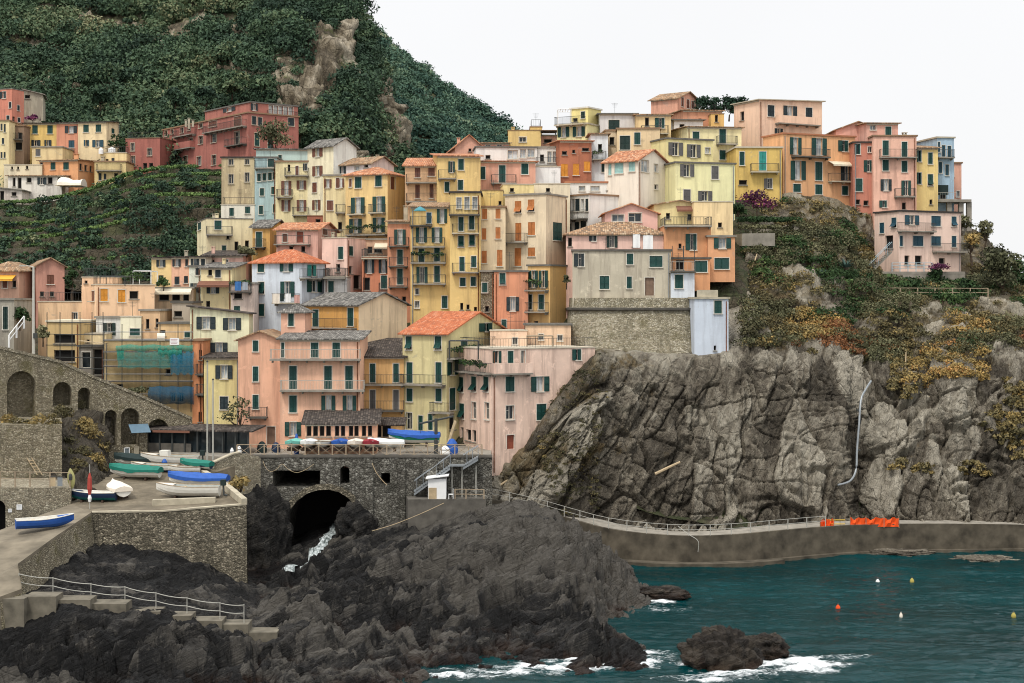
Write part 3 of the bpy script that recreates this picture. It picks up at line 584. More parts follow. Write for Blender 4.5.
def hill(cols, nu, nv, amp, label, mat, name, vegf):
    g = loft(cols, nu, nv); N = gnormals(g).reshape(-1, 3); p3 = g.reshape(-1, 3)
    if N[:, 2].mean() < 0: N = -N
    pxv = 512 + p3[:, 0] / p3[:, 1] * K; pyv = HZ + (CZ - p3[:, 2]) / p3[:, 1] * K
    veg = vegf(pxv, pyv, p3)
    c1_, c2_, c3_ = cells(p3 / np.array([3.6, 4., 7.]) + .4 * pn(p3 / 4)[:, None]); tl_ = cells.tilt; s1_, s2_, s3_ = cells(p3 / np.array([1.3, 1.5, 2.4]) + .4 * pn(p3 / 2)[:, None], 9); sl_ = cells.tilt; rk_ = np.clip(.62 - veg, 0, .5) * 2
    d = rk_ * (4.2 * (c3_ - .5) * np.clip(c2_ * 12, 0, 1) + 2.2 * tl_ + 1.3 * (s3_ - .5) + 1. * sl_ + .9 * ridged(p3 / 3, 4)) + amp * (fbm(p3 / 22, 5) + .45 * ridged(p3 / 14, 4) * np.clip(1.3 - veg, 0, 1))
    co = p3 + N * d[:, None]
    tag(npmesh(name, co, gridquads(nu, nv), mat, {'veg': veg - .1, 'tone': .45 + .7 * (c3_ - .5) + .45 * fbm(p3 / 2.2, 4) + .6 * (s3_ - .5) - .5 * np.clip(.1 - c2_, 0, 1) / .1}, smooth=False), label, kind='structure')  # tone darkens the cell edges: crevice shade painted into the rock colour
    return co, N, pxv, pyv, veg
def veg_main(px, py, p3):
    v = .72 + .28 * fbm(p3 / 16, 4)
    n = .5 * fbm(p3 / 9 + 4, 4)
    for cx, cy, rx, ry in ((319, 76, 18, 40), (300, 106, 28, 15), (388, 124, 13, 46), (373, 102, 9, 30), (350, 166, 32, 15), (338, 42, 9, 20), (60, 95, 30, 5), (150, 60, 40, 5), (240, 75, 30, 5), (100, 30, 50, 4)):
        q = np.sqrt(((px - cx) / rx) ** 2 + ((py - cy) / ry) ** 2) + .8 * n
        v = np.where(q < 1, np.minimum(v, .08 + .40 * np.clip(q, 0, 1)), v)
    return v
H1 = hill(HM, 420, 320, 2.2, 'steep green hillside of scrub and rock above the village', 'hill_rock', 'hillside', veg_main)
HF = [(260, [(260, 330), (200, 350), (140, 380), (90, 405), (40, 440), (-10, 480), (-60, 525), (-110, 575), (-130, 650)]),
      (310, [(260, 328), (200, 348), (145, 376), (95, 402), (50, 436), (5, 476), (-30, 520), (-52, 560), (-40, 650)]),
      (340, [(260, 328), (205, 346), (150, 374), (102, 400), (60, 432), (26, 470), (4, 512), (-4, 545), (20, 640)]),
      (375, [(265, 326), (210, 344), (160, 370), (115, 396), (78, 426), (48, 460), (28, 500), (22, 530), (50, 620)]),
      (412, [(265, 325), (215, 342), (170, 366), (132, 390), (100, 418), (76, 448), (60, 480), (55, 508), (85, 600)]),
      (450, [(270, 324), (222, 340), (185, 360), (150, 382), (122, 406), (100, 432), (86, 460), (81, 486), (110, 570)]),
      (490, [(275, 323), (232, 338), (200, 354), (170, 374), (146, 394), (128, 416), (115, 440), (110, 460), (140, 540)]),
      (525, [(280, 322), (245, 336), (220, 350), (194, 366), (172, 384), (154, 402), (141, 422), (135, 440), (165, 510)]),
      (560, [(290, 322), (262, 334), (240, 346), (220, 358), (202, 372), (188, 388), (178, 404), (174, 420), (200, 490)]),
      (640, [(310, 322), (295, 332), (285, 340), (278, 350), (272, 362), (268, 376), (266, 390), (266, 404), (280, 470)])]
HF = [(p, [(y + (15 if k >= 4 and p >= 330 else 0), Yq) for k, (y, Yq) in enumerate(rows)]) for p, rows in HF]
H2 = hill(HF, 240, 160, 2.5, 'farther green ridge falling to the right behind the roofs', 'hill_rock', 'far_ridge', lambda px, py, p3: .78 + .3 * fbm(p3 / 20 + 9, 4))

def scatter(H, n, rmin, rmax, leaves, seed, keep, ymul=1.):
    co, N, px, py, veg = H; r = np.random.default_rng(seed)
    ok = np.where(keep(px, py))[0]
    # spread by true area: weight by distance squared is not needed, rows are even in the picture
    out = []; pick = r.choice(ok, n * 3)
    for i in pick:
        if r.random() > np.clip((veg[i] - .40) * 2.2, 0, 1): continue
        s = rmin + (rmax - rmin) * r.random() ** 1.8
        c = co[i] + N[i] * .15 * s
        tnt = .45 + .34 * float(pn(np.array([co[i] / 24.]))[0]) + r.normal() * .17
        out.append((c, (s * r.uniform(.9, 1.3), s * r.uniform(.9, 1.2), s * r.uniform(.65, 1.0)), int(leaves * (s / rmin) ** 1.4), tnt))
        if len(out) >= n: break
    return out
tag(crowns('woodland', scatter(H1, 1900, 1.0, 4.6, 112, 5, lambda px, py: (px > -20) & (px < 440) & (py > -14) & (py < 215)), 'leaf_hill', .31, seed=51), 'dense scrub and low trees covering the hillside', kind='stuff')
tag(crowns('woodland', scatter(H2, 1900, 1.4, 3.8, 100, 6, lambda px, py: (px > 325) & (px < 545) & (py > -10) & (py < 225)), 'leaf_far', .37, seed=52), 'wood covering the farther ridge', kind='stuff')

# ---- terraced vineyards left, between the lower and the upper houses
tm = []; tl = []
TER = [(176, 226.5), (184, 223), (193, 219), (203, 215), (213, 211), (224, 207), (235, 203), (247, 199), (258, 195), (268, 191), (278, 187)]
mb_rows = []
def ter_py(px, py):
    top = np.interp(px, [-60, 30, 62, 92, 126, 160, 220], [205, 204, 199, 191, 177, 170, 168]); f = (py - 176) / 102.
    return top + (280 - top) * f - 2.2 * np.sin(px / 40. + py * .05) * min(1, f * 4)
pts = []
pxs_ = np.linspace(-60, 232, 120)
for k, (py, Yt) in enumerate(TER):
    rowb, rowt, rowi = [], [], []
    for p_ in pxs_:
        pyq = ter_py(p_, py); w_ = P(p_, pyq, Yt); low = P(p_, ter_py(p_, TER[k + 1][0]) if k < len(TER) - 1 else pyq + 10, (TER[k + 1][1] if k < len(TER) - 1 else Yt - 4) + 3.2)
        rowt.append(w_); rowb.append(low)
    pts.append(rowt); pts.append(rowb)
a = np.array([[tuple(v) for v in r] for r in pts]).transpose(1, 0, 2)
a = np.stack([crom(c, 1)[:0] if False else c for c in a])
# refine along rows linearly
rows_ = []
for i in range(a.shape[1] - 1):
    for f in np.linspace(0, 1, 5)[:-1]: rows_.append(a[:, i] * (1 - f) + a[:, i + 1] * f)
rows_.append(a[:, -1]); tg = np.stack(rows_, 1)
tp = tg.reshape(-1, 3); tp = tp + np.stack([0 * tp[:, 0], .5 * fbm(tp / 3, 4), .35 * fbm(tp / 3 + 7, 4)], 1)
tag(npmesh('vineyard_terraces', tp, gridquads(tg.shape[0], tg.shape[1]), 'slope_earth', {'veg': .42 + .3 * pn(tp / 5) - .14 * np.clip((CZ + 10 - tp[:, 2]) / 4, -1, 1)}), 'stepped vineyard terraces with dark dry-stone walls left of the village', kind='structure')
r_ = np.random.default_rng(8); items = []
for k, (py, Yt) in enumerate(TER):
    for p_ in np.arange(-30, 226, 1.6):
        for rr_ in range(2 if k < 3 else 1):
            band = (p_ < 128 and k in (3, 4, 5)) or (p_ > 140 and k in (1, 2, 3)) or k == 0
            if r_.random() < (.05 if band else .82): continue
            v = P(p_ + r_.normal() * 1., ter_py(p_, py) - .5, Yt + .6 + 1.7 * rr_)
            dens = float(pn(np.array([[p_ / 60., k * .7, 3.]]))[0])
            if dens < -.28: continue
            items.append(((v.x, v.y, v.z + .2), (.5, .45, .36), 34, (.62 if band else .4) + .25 * dens + r_.normal() * .08))
tag(crowns('vines', items, 'leaf_vine', .17, seed=61), 'rows of green vines on the terraces', kind='stuff')
items = []
for _ in range(260):
    p_ = r_.uniform(-20, 228); k = r_.integers(0, len(TER) - 1); f = r_.random()
    py = TER[k][0] * (1 - f) + TER[k + 1][0] * f; Yt = TER[k][1] * (1 - f) + (TER[k + 1][1] + 3.2) * f
    v = P(p_, ter_py(p_, py), Yt); s = r_.uniform(.5, 1.3) * (1.35 if (p_ > 120 and py > 205) else 1)
    items.append(((v.x, v.y - .2, v.z + .1), (s * 1.2, s, s * .8), int(110 * s * s) + 16, .3 + r_.normal() * .2))
tag(crowns('undergrowth', items, 'leaf_hill', .19, seed=62), 'bushes and weeds growing over the terrace walls', kind='stuff')

# ---- scrub on the headland slope: dry grass, bushes, rust-coloured patches
def cliff_scrub(mat, n, seed, keep, smin, smax, dens, tintbase, size, name, label):
    r = np.random.default_rng(seed); m = keep(CLPX, CLPY, CLR); ii, jj = np.where(m); it = []
    pick = r.integers(0, len(ii), n * 4)
    for k in pick:
        i, j = ii[k], jj[k]; c = CLF[i, j]
        nv = float(pn(np.array([c / 4.2 + seed]))[0]); lf = float(pn(np.array([c / 9. + seed * .37]))[0])
        if nv * .6 + lf * .9 < dens + .13: continue
        s = smin + (smax - smin) * r.random() ** 1.6
        it.append((tuple(c + CLN[i, j] * .1 * s), (s * 1.25, s, s * .72), int(150 * s ** 1.3) + 20, tintbase + .22 * nv + r.normal() * .12))
        if len(it) >= n: break
    tag(crowns(name, it, mat, size, seed=seed), label, kind='stuff')
slope = lambda x, y, r_: (x > 742) & (x < 1035) & (r_ > 6.5) & (r_ < 11.7) & ~((x > 862) & (x < 968) & (y < 297) & (y > 205) & (r_ > 9.9))
cliff_scrub('leaf_dry', 800, 71, slope, .3, 1.1, -.12, .32, .115, 'scrub', 'dry brown and straw-coloured scrub on the headland slope')
cliff_scrub('leaf_olive', 750, 72, slope, .4, 1.4, -.05, .42, .115, 'scrub', 'olive green bushes on the headland slope')
cliff_scrub('leaf_green', 230, 73, lambda x, y, r_: slope(x, y, r_) & ((y < 330) | (x > 960)), .5, 1.5, .05, .35, .13, 'scrub', 'darker green bushes on the headland slope')
cliff_scrub('leaf_rust', 170, 74, lambda x, y, r_: slope(x, y, r_) & (x > 790) & (y > 335), .4, 1.1, .15, .4, .11, 'scrub', 'rust red plants on the cliff edge')
cliff_scrub('leaf_dry', 420, 75, lambda x, y, r_: (x > 470) & (x < 600) & (r_ > 1.5) & (r_ < 6.6) & (y > 350), .12, .4, .02, .2, .07, 'scrub', 'sparse tufts growing on the cliff face')
cliff_scrub('leaf_dry', 200, 76, lambda x, y, r_: (x > 890) & (x < 1035) & (r_ > 2.5) & (r_ < 7), .25, .7, .1, .4, .16, 'scrub', 'grass tufts on the right cliff face')

cliff_scrub('leaf_green', 130, 77, lambda x, y, r_: (x > 878) & (x < 962) & (r_ > 8.9) & (r_ < 10.2) & (y > 276), .3, .8, -.3, .35, .18, 'scrub', 'garden plants below the detached pink house')
it = []; r_ = np.random.default_rng(93)
for _ in range(210):      # straw-coloured grass on the ledge in the middle of the slope and rust patches on the edge
    k = r_.random(); x, y, Yv, mt = (r_.uniform(785, 838), 0, 168.5, 0) if k < .45 else (r_.uniform(905, 985), 0, 161.5, 1) if k < .8 else (r_.uniform(945, 985), 0, 165, 1)
    i = int(np.clip((x - 455) / 725 * 519, 0, 519)); rows_ok = np.where((CLR[i] > (6.9 if mt == 0 else 5.6 if k < .8 else 7.)) & (CLR[i] < (7.9 if mt == 0 else 6.7 if k < .8 else 7.8)))[0]
    if len(rows_ok) == 0: continue
    j = r_.choice(rows_ok); c = CLF[i, j]; s = r_.uniform(.4, 1.0); it.append((tuple(c + CLN[i, j] * .15), (s * 1.3, s, s * .8), int(170 * s) + 20, (.7 if mt == 0 else .76) + r_.normal() * .12))
tag(crowns('dry_grass', it, 'leaf_dry', .11, seed=94), 'straw-coloured dry grass on ledges of the headland', kind='stuff')

cliff_scrub('leaf_dry', 260, 78, lambda x, y, r_: (x > 850) & (x < 880) & (r_ > 8.5) & (r_ < 11.9), .25, .7, -.5, .4, .11, 'scrub', 'brown scrub beside the detached pink house')
cliff_scrub('leaf_olive', 260, 79, lambda x, y, r_: (x > 876) & (x < 975) & (r_ > 9.) & (r_ < 10.05), .2, .45, -.6, .4, .1, 'scrub', 'low weeds in front of the detached pink house')
# ================================================================== HOUSES
CAM = Vector((0, 0, CZ))
hr = random.Random(21)
class Face:
    def __init__(s, O, u, L, z0, zl, zr, peak=None):
        s.O = Vector((O.x, O.y, 0)); s.u = Vector((u.x, u.y, 0)).normalized(); s.n = Vector((s.u.y, -s.u.x, 0)); s.L = L
        s.z0 = z0; s.zl = zl; s.zr = zr; s.peak = peak; s.holes = []
    def at(s, u, z, d=0.): return s.O + s.u * u + s.n * d + Vector((0, 0, z))
    def hit(s, px, py):
        d = Vector(((px - 512) / K, 1, -(py - HZ) / K)); den = d.dot(s.n)
        if abs(den) < 1e-4: return None
        t = (s.O - Vector((0, 0, 0))).dot(s.n) / den          # camera stands over the origin
        p = d * t; return (p - s.O).dot(s.u), CZ + p.z, t
def holewall(mb, f, depth=.28):
    out = [(0, f.z0), (f.L, f.z0), (f.L, f.zr)]
    if f.peak: out.append(f.peak)
    out.append((0, f.zl))
    polys = [[Vector((a, b, 0)) for a, b in out]]
    for (a, b, c, d) in f.holes: polys.append([Vector((a, b, 0)), Vector((a, d, 0)), Vector((c, d, 0)), Vector((c, b, 0))])
    flat = [q for p in polys for q in p]
    for t in tessellate_polygon(polys):
        p = [flat[i] for i in t]
        if (p[1] - p[0]).cross(p[2] - p[0]).z < 0: p.reverse()
        mb.poly([f.at(q.x, q.y) for q in p])
    for (a, b, c, d) in f.holes:
        for (p, q) in (((a, b), (c, b)), ((c, b), (c, d)), ((c, d), (a, d)), ((a, d), (a, b))):
            mb.poly([f.at(*p), f.at(*p, -depth), f.at(*q, -depth), f.at(*q)])
def leaf_mesh(mb, f, u0, u1, z0, z1, d, tilt=0., swing=0.):
    """one louvred shutter leaf: frame and tilted slats; tilt opens it outwards at the bottom"""
    w = u1 - u0; h = z1 - z0; th = .045; fr = min(.07, w * .16)
    def at(u, z, e):
        if tilt:
            r = z1 - z; return f.at(u, z1 - r * math.cos(tilt) , d + r * math.sin(tilt) + e)
        return f.at(u, z, d + e)
    def bx(ua, ub, za, zb, e0, e1):
        o = at(ua, za, e0); mb.box(o, at(ub, za, e0) - o, at(ua, zb, e0) - o, at(ua, za, e1) - o)
    bx(u0, u0 + fr, z0, z1, 0, th); bx(u1 - fr, u1, z0, z1, 0, th)
    bx(u0 + fr, u1 - fr, z0, z0 + fr * 1.4, 0, th); bx(u0 + fr, u1 - fr, z1 - fr, z1, 0, th)
    if h > 1.3: bx(u0 + fr, u1 - fr, z0 + h * .46, z0 + h * .46 + fr, 0, th)
    n = max(4, int(h / .13)); za = z0 + fr * 1.4; hh = (z1 - fr - za) / n
    for k in range(n):
        z = za + k * hh
        mb.poly([at(u0 + fr, z, th * .85), at(u1 - fr, z, th * .85), at(u1 - fr, z + hh * .98, th * .2), at(u0 + fr, z + hh * .98, th * .2)])
def window(root, f, px, py, w, h, kind, sc, trim, wallmat):
    c = f.hit(px, py); l = f.hit(px - w / 2, py); r = f.hit(px + w / 2, py)
    if not c or not l or not r: return
    u0, u1 = sorted((l[0], r[0])); hz = h * c[2] / K; z0 = c[1] - hz / 2; z1 = c[1] + hz / 2
    u0 = max(u0, .12); u1 = min(u1, f.L - .12)
    if u1 - u0 < .18 or hz < .2: return
    lim = min(f.zl, f.zr) if not f.peak else max(f.zl, f.zr, f.peak[1] - .3)
    z1 = min(z1, lim - .12)
    if f.peak:
        pk = f.peak; hl = lambda u: f.zl + (pk[1] - f.zl) * u / pk[0] if u < pk[0] else f.zr + (pk[1] - f.zr) * (f.L - u) / (f.L - pk[0])
        z1 = min(z1, hl(u0) - .15, hl(u1) - .15)
    if z1 - z0 < .2: return
    a, b = u0, u1
    if kind in 'oOhP':
        W = u1 - u0
        if kind == 'h': a, b = u0 + W * .42, u1
        else: a, b = u0 + W * .29, u1 - W * .29
    ok = all(b < q[0] - .03 or a > q[2] + .03 or z1 < q[1] - .03 or z0 > q[3] + .03 for q in f.holes) and z0 > f.z0 + .05
    dep = .28
    if ok: f.holes.append((a, z0, b, z1))
    door = kind in 'dD'
    mb = MB(); t = .09
    # surround standing slightly proud of the wall, sill below
    tr = .07
    if trim and kind != 'x':
        for (p, q, s_, e) in ((a - tr, a, z0, z1), (b, b + tr, z0, z1), (a - tr, b + tr, z1, z1 + tr)):
            o = f.at(p, s_, .003); mb.box(o, f.at(q, s_, .003) - o, f.at(p, e, .003) - o, f.n * .03)
    if z0 - .1 > f.z0 and not door:
        o = f.at(a - tr - .03, z0 - .09, .003); mb.box(o, f.u * (b - a + 2 * tr + .06), Vector((0, 0, .09)), f.n * .14)
    if not mb.v or True:
        # sash frame at the back of the reveal
        d = -dep + .02 if ok else .012; fw = min(.07, (b - a) * .12)
        for (p, q, s_, e) in ((a, a + fw, z0, z1), (b - fw, b, z0, z1), (a + fw, b - fw, z0, z0 + fw), (a + fw, b - fw, z1 - fw, z1)):
            o = f.at(p, s_, d); mb.box(o, f.at(q, s_, d) - o, f.at(p, e, d) - o, f.n * .05)
        if kind not in 'caxdD' and b - a > .45:
            m = (a + b) / 2; o = f.at(m - fw / 2, z0 + fw, d); mb.box(o, f.u * fw, Vector((0, 0, z1 - z0 - 2 * fw)), f.n * .045)
            if z1 - z0 > 1.: o = f.at(a + fw, z0 + (z1 - z0) * .62, d); mb.box(o, f.u * ((b - a) / 2 - fw * 1.5), Vector((0, 0, .04)), f.n * .04)
    win = mb.build('door_frame' if door else 'window', 'concrete' if kind == 'x' else 'trim_white' if trim != 'stone' else 'trim_stone', root)
    def child(name, m, mat):
        o = m.build(name, mat, None, root['_org']); o.parent = win; o.location = (0, 0, 0); return o
    pm = MB(); d = -dep + .008 if ok else .006
    pm.poly([f.at(a, z0, d), f.at(b, z0, d), f.at(b, z1, d), f.at(a, z1, d)])
    pane = 'pane_pale' if kind in 'oPg' else ('inside_shade' if kind == 'x' else 'pane_dark' if hr.random() < .7 else 'pane_mid')
    if kind not in 'cad' : child('pane', pm, pane)  # in open bays this sheet is no glass but painted interior shade
    sm = 'shutter_' + sc; m2 = (a + b) / 2; g = .012
    if kind in 'ca':
        q = -.055 if ok else .02
        tl = hr.choice((0, 0, 0, .0)) if kind == 'c' else R(30)
        for (p, e) in ((a + .01, m2 - g), (m2 + g, b - .01)) if b - a > .42 else ((a + .01, b - .01),):
            k = MB()
            if kind == 'a':
                zm = z0 + (z1 - z0) * .5
                leaf_mesh(k, f, p, e, zm, z1 - .01, q); leaf_mesh(k, f, p, e, z0 + .02, zm - .01, q, R(38))
            else: leaf_mesh(k, f, p, e, z0 + .02, z1 - .01, q)
            child('shutter', k, sm)
        if kind == 'a': child('pane', pm, 'pane_dark')
    elif kind in 'oOP':
        for (p, e) in ((u0, a - .02), (b + .02, u1)):
            k = MB(); leaf_mesh(k, f, p, e, z0, z1, .045); child('shutter', k, sm)
    elif kind == 'h':
        k = MB(); leaf_mesh(k, f, u0, a - .02, z0, z1, .045); child('shutter', k, sm)
        k = MB(); leaf_mesh(k, f, m2, b - .01, z0 + .02, z1 - .01, -.05); child('shutter', k, sm)
    elif kind == 'd':
        k = MB(); o = f.at(a + .02, z0, -dep + .05 if ok else .02); hh = z1 - z0
        k.box(o, f.u * (b - a - .04), Vector((0, 0, hh - .03)), f.n * .04)
        for j in range(2):
            for i in range(2):
                o2 = o + f.u * ((b - a) * (.12 + .42 * i)) + Vector((0, 0, hh * (.08 + .46 * j))) + f.n * .04; k.box(o2, f.u * ((b - a) * .32), Vector((0, 0, hh * .38)), f.n * .02)
        child('door', k, sm)
def railing_mb(pts, h=1.0, step=.15, r=.016, solid=False, post=None):
    mb = MB(); up = Vector((0, 0, 1))
    for p, q in zip(pts[:-1], pts[1:]):
        p, q = Vector(p), Vector(q); L = (q - p).length
        if L < .05: continue
        d = (q - p) / L; s = Vector((d.y, -d.x, 0)).normalized()
        def bx(a, b, za, zb, w): 
            o = p + d * a + up * za - s * w / 2; mb.box(o, d * (b - a), s * w, up * (zb - za))
        if solid: bx(0, L, .0, h, .12); continue
        bx(0, L, h - .045, h, .05); bx(0, L, .08, .11, .03)
        n = max(1, int(L / step))
        for k in range(n + 1): bx(max(0, L * k / n - r / 2), min(L, L * k / n + r / 2 + .001), .11 if k % 8 else 0, h - .045, r if k % 8 else .035)
    return mb
def balcony(root, faces, spec, rc, wallmat):
    q = spec.split(','); x0, x1, y = map(float, q[:3]); fl = q[3] if len(q) > 3 else ''
    f = pick(faces, (x0 + x1) / 2); a, b = f.hit(x0, y), f.hit(x1, y)
    if not a or not b: return
    u0, u1 = sorted((a[0], b[0])); z = (a[1] + b[1]) / 2; dep = 1.5 if 'D' in fl else .9
    u0 = max(u0, -.9); u1 = min(u1, f.L + .9); zt = z + .06
    mb = MB(); o = f.at(u0, zt - .16, .004); mb.box(o, f.u * (u1 - u0), f.n * dep, Vector((0, 0, .16)))
    for k in range(max(2, int((u1 - u0) / 1.4))):
        uu = u0 + .15 + (u1 - u0 - .42) * k / max(1, max(2, int((u1 - u0) / 1.4)) - 1)
        o = f.at(uu, zt - .38, .004); mb.box(o, f.u * .12, f.n * dep * .6, Vector((0, 0, .22)))
    s = mb.build('balcony', 'concrete_dark' if 'k' in fl else 'concrete_pale' if 'w' in fl else 'concrete', root)
    e = .05; pts = [f.at(u0 + e, zt, .02), f.at(u0 + e, zt, dep - e), f.at(u1 - e, zt, dep - e), f.at(u1 - e, zt, .02)]
    rm = railing_mb(pts, 1.0, solid='s' in fl)
    r = rm.build('railing', wallmat if 's' in fl else ('rail_dark' if 'k' in fl else rc), None, root['_org']); r.parent = s; r.location = (0, 0, 0)
    if 'p' in fl:      # plants along the rail
        its = []
        for k in range(int((u1 - u0) / .6)):
            c = f.at(u0 + .4 + k * .6, zt + .75 + hr.uniform(-.1, .2), dep - .25) - Vector(root['_org']); its.append((tuple(c), (.4, .3, .35), 40, hr.uniform(.2, .7)))
        if its:
            o = crowns('foliage', its, 'leaf_green', .13, seed=int(x0)); o.parent = s
def pick(faces, px):
    for f in faces:
        if f.x0 <= px < f.x1: return f
    return min(faces, key=lambda f: min(abs(f.x0 - px), abs(f.x1 - px)))
def roofslab(mb, pts, th, udir, sdir):
    """pts: top outline; slab of thickness th below, UV in metres along the ridge / slope"""
    uv = [(Vector(p).dot(udir), Vector(p).dot(sdir)) for p in pts]
    n = (Vector(pts[1]) - Vector(pts[0])).cross(Vector(pts[2]) - Vector(pts[0])).normalized()
    if n.z < 0: pts = pts[::-1]; uv = uv[::-1]; n = -n
    lo = [Vector(p) - Vector((0, 0, th)) for p in pts]
    mb.poly(pts, uv); mb.poly(lo[::-1], uv[::-1])
    for i in range(len(pts)):
        j = (i + 1) % len(pts); mb.poly([lo[i], lo[j], pts[j], pts[i]], [uv[i], uv[j], uv[j], uv[i]])
HN = []
def house(label, xs, yt, yb, Y, a, col, roof='flat', w='', b='', sc='green', D=6.5, trim=True, rc='rail_dark', wear=1.0, ch=(), base=None, aw='', cat='house', name='house', wall=None, col2=None):
    """xs: picture columns (left, right) or (left, corner, right) of the two walls seen; Y: distance of the corner; a: turn of the left wall"""
    if len(xs) == 3: x0, xc, x2 = xs
    elif a >= 0: x0, xc, x2 = xs[0], xs[1], None
    else: x0, xc, x2 = None, xs[0], xs[1]; a = 90 + a
    C = P(xc, 300, Y); C.z = 0; A = R(a); dl = Vector((-math.cos(A), math.sin(A), 0)); dr = Vector((math.sin(A), math.cos(A), 0))
    def solve(px, d):
        t = (px - 512) / K; return (t * C.y - C.x) / (d.x - t * d.y)
    Ll = solve(x0, dl) if x0 is not None else D; Lr = solve(x2, dr) if x2 is not None else D
    Ll = min(max(Ll, 1.), 30); Lr = min(max(Lr, 1.), 30)
    z1 = zat(yt, Y); zb = zat(yb, Y)
    A_ = C + dl * Ll; B_ = C + dr * Lr
    z0 = zb - .2
    for q in (C, A_, B_, A_ + dr * Lr): z0 = min(z0, village_z(512 + q.x / q.y * K, q.y) - .5)
    if base is not None: z0 = base
    kind, _, rest = roof.partition(':'); rp = rest.split(',') if rest else []
    if x0 is None: kind = dict(shed='shedr', shedr='shed', gl='gr', gr='gl').get(kind, kind)
    rh = float(rp[0]) * Y / K if rp and rp[0] else 0.; rmat = rp[1] if len(rp) > 1 else 'terracotta'
    mid = A_ + (B_ - A_) / 2
    root = thing(name, label, cat, (mid.x, mid.y, z0), None)
    h = {'C': z1, 'A': z1, 'B': z1, 'D': z1}; pl = pr = None
    if kind == 'gl': pr = (Lr / 2, z1 + rh)
    if kind == 'gr': pl = (Ll / 2, z1 + rh)
    if kind == 'shed': h['B'] = h['D'] = z1 + rh          # rises away from the left wall
    if kind == 'shedr': h['A'] = h['D'] = z1 + rh         # rises away from the right wall
    fl = Face(A_, -dl, Ll, z0, h['A'], h['C'], pl); fr = Face(C, dr, Lr, z0, h['C'], h['B'], pr)
    fl.x0, fl.x1 = (x0 if x0 is not None else xc - 1), xc; fr.x0, fr.x1 = xc, (x2 if x2 is not None else xc + 1)
    faces = [fl, fr]
    if x2 is None: faces = [fl]
    if x0 is None: faces = [fr]
    fb = Face(B_, dl, Ll, z0, h['B'], h['D'], pl); fbl = Face(A_ + dr * Lr, -dr, Lr, z0, h['D'], h['A'], pr)
    wallmat = wall or stucco(col, wear)
    for s in [q.strip() for q in w.split(';') if q.strip()]:
        k, rest_ = s[0], s[1:].strip(); sc_ = sc
        if '@' in rest_: rest_, sc_ = rest_.split('@')
        v = [float(q) for q in rest_.split(',')]
        window(root, pick(faces, v[0]), v[0], v[1], v[2], v[3], k, sc_, trim, wallmat)
    mb = MB()
    for f in ((fl, fb, fbl) if col2 else (fl, fr, fb, fbl)): holewall(mb, f)
    mb.build('wall', wallmat, root)
    if col2: mb = MB(); holewall(mb, fr); mb.build('gable_wall', stucco(col2, wear), root)
    for s in [q for q in b.split(';') if q.strip()]: balcony(root, faces, s, rc, wallmat)
    # roof
    def pt(s, t, z): return C + dl * s + dr * t + Vector((0, 0, z))
    rm = MB(); o = .38; th = .13; up = Vector((0, 0, 1))
    if kind in ('flat', 'para'):
        o = .16 if kind == 'flat' else .07; tk = .2 if kind == 'flat' else .1
        rm.box(pt(-o, -o, z1 + .002), dl * (Ll + 2 * o), dr * (Lr + 2 * o), up * tk)
        rmat = rp[1] if len(rp) > 1 else ('slate_cap' if kind == 'flat' else 'trim_stone')
        rtop = z1 + tk
    elif kind == 'shed':
        k = rh / Lr; roofslab(rm, [pt(-o, -o, z1 - k * o + th), pt(Ll + o, -o, z1 - k * o + th), pt(Ll + o, Lr + o, z1 + rh + k * o + th), pt(-o, Lr + o, z1 + rh + k * o + th)], th - .004, dl, (dr + up * k).normalized()); rtop = z1 + rh * .5
    elif kind == 'shedr':
        k = rh / Ll; roofslab(rm, [pt(-o, -o, z1 - k * o + th), pt(Ll + o, -o, z1 + rh + k * o + th), pt(Ll + o, Lr + o, z1 + rh + k * o + th), pt(-o, Lr + o, z1 - k * o + th)], th - .004, dr, (dl + up * k).normalized()); rtop = z1 + rh * .5
    elif kind == 'gl':
        k = rh / (Lr / 2)
        roofslab(rm, [pt(-o, -o, z1 - k * o + th), pt(Ll + o, -o, z1 - k * o + th), pt(Ll + o, Lr / 2, z1 + rh + th), pt(-o, Lr / 2, z1 + rh + th)], th - .004, dl, (dr + up * k).normalized())
        roofslab(rm, [pt(-o, Lr + o, z1 - k * o + th), pt(Ll + o, Lr + o, z1 - k * o + th), pt(Ll + o, Lr / 2 + .002, z1 + rh + th), pt(-o, Lr / 2 + .002, z1 + rh + th)], th - .004, dl, (-dr + up * k).normalized()); rtop = z1 + rh * .6
    elif kind == 'gr':
        k = rh / (Ll / 2)
        roofslab(rm, [pt(-o, -o, z1 - k * o + th), pt(-o, Lr + o, z1 - k * o + th), pt(Ll / 2, Lr + o, z1 + rh + th), pt(Ll / 2, -o, z1 + rh + th)], th - .004, dr, (dl + up * k).normalized())
        roofslab(rm, [pt(Ll + o, -o, z1 - k * o + th), pt(Ll + o, Lr + o, z1 - k * o + th), pt(Ll / 2 + .002, Lr + o, z1 + rh + th), pt(Ll / 2 + .002, -o, z1 + rh + th)], th - .004, dr, (-dl + up * k).normalized()); rtop = z1 + rh * .6
    elif kind == 'hip':
        r_ = min(Ll, Lr) / 2; zt = z1 + rh + th; ze = z1 - rh * o / r_ + th; k = rh / r_
        c = [pt(-o, -o, ze), pt(Ll + o, -o, ze), pt(Ll + o, Lr + o, ze), pt(-o, Lr + o, ze)]
        if Ll >= Lr: e1, e2 = pt(r_, Lr / 2, zt), pt(Ll - r_ + .01, Lr / 2, zt)
        else: e1, e2 = pt(Ll / 2, r_, zt), pt(Ll / 2, Lr - r_ + .01, zt)
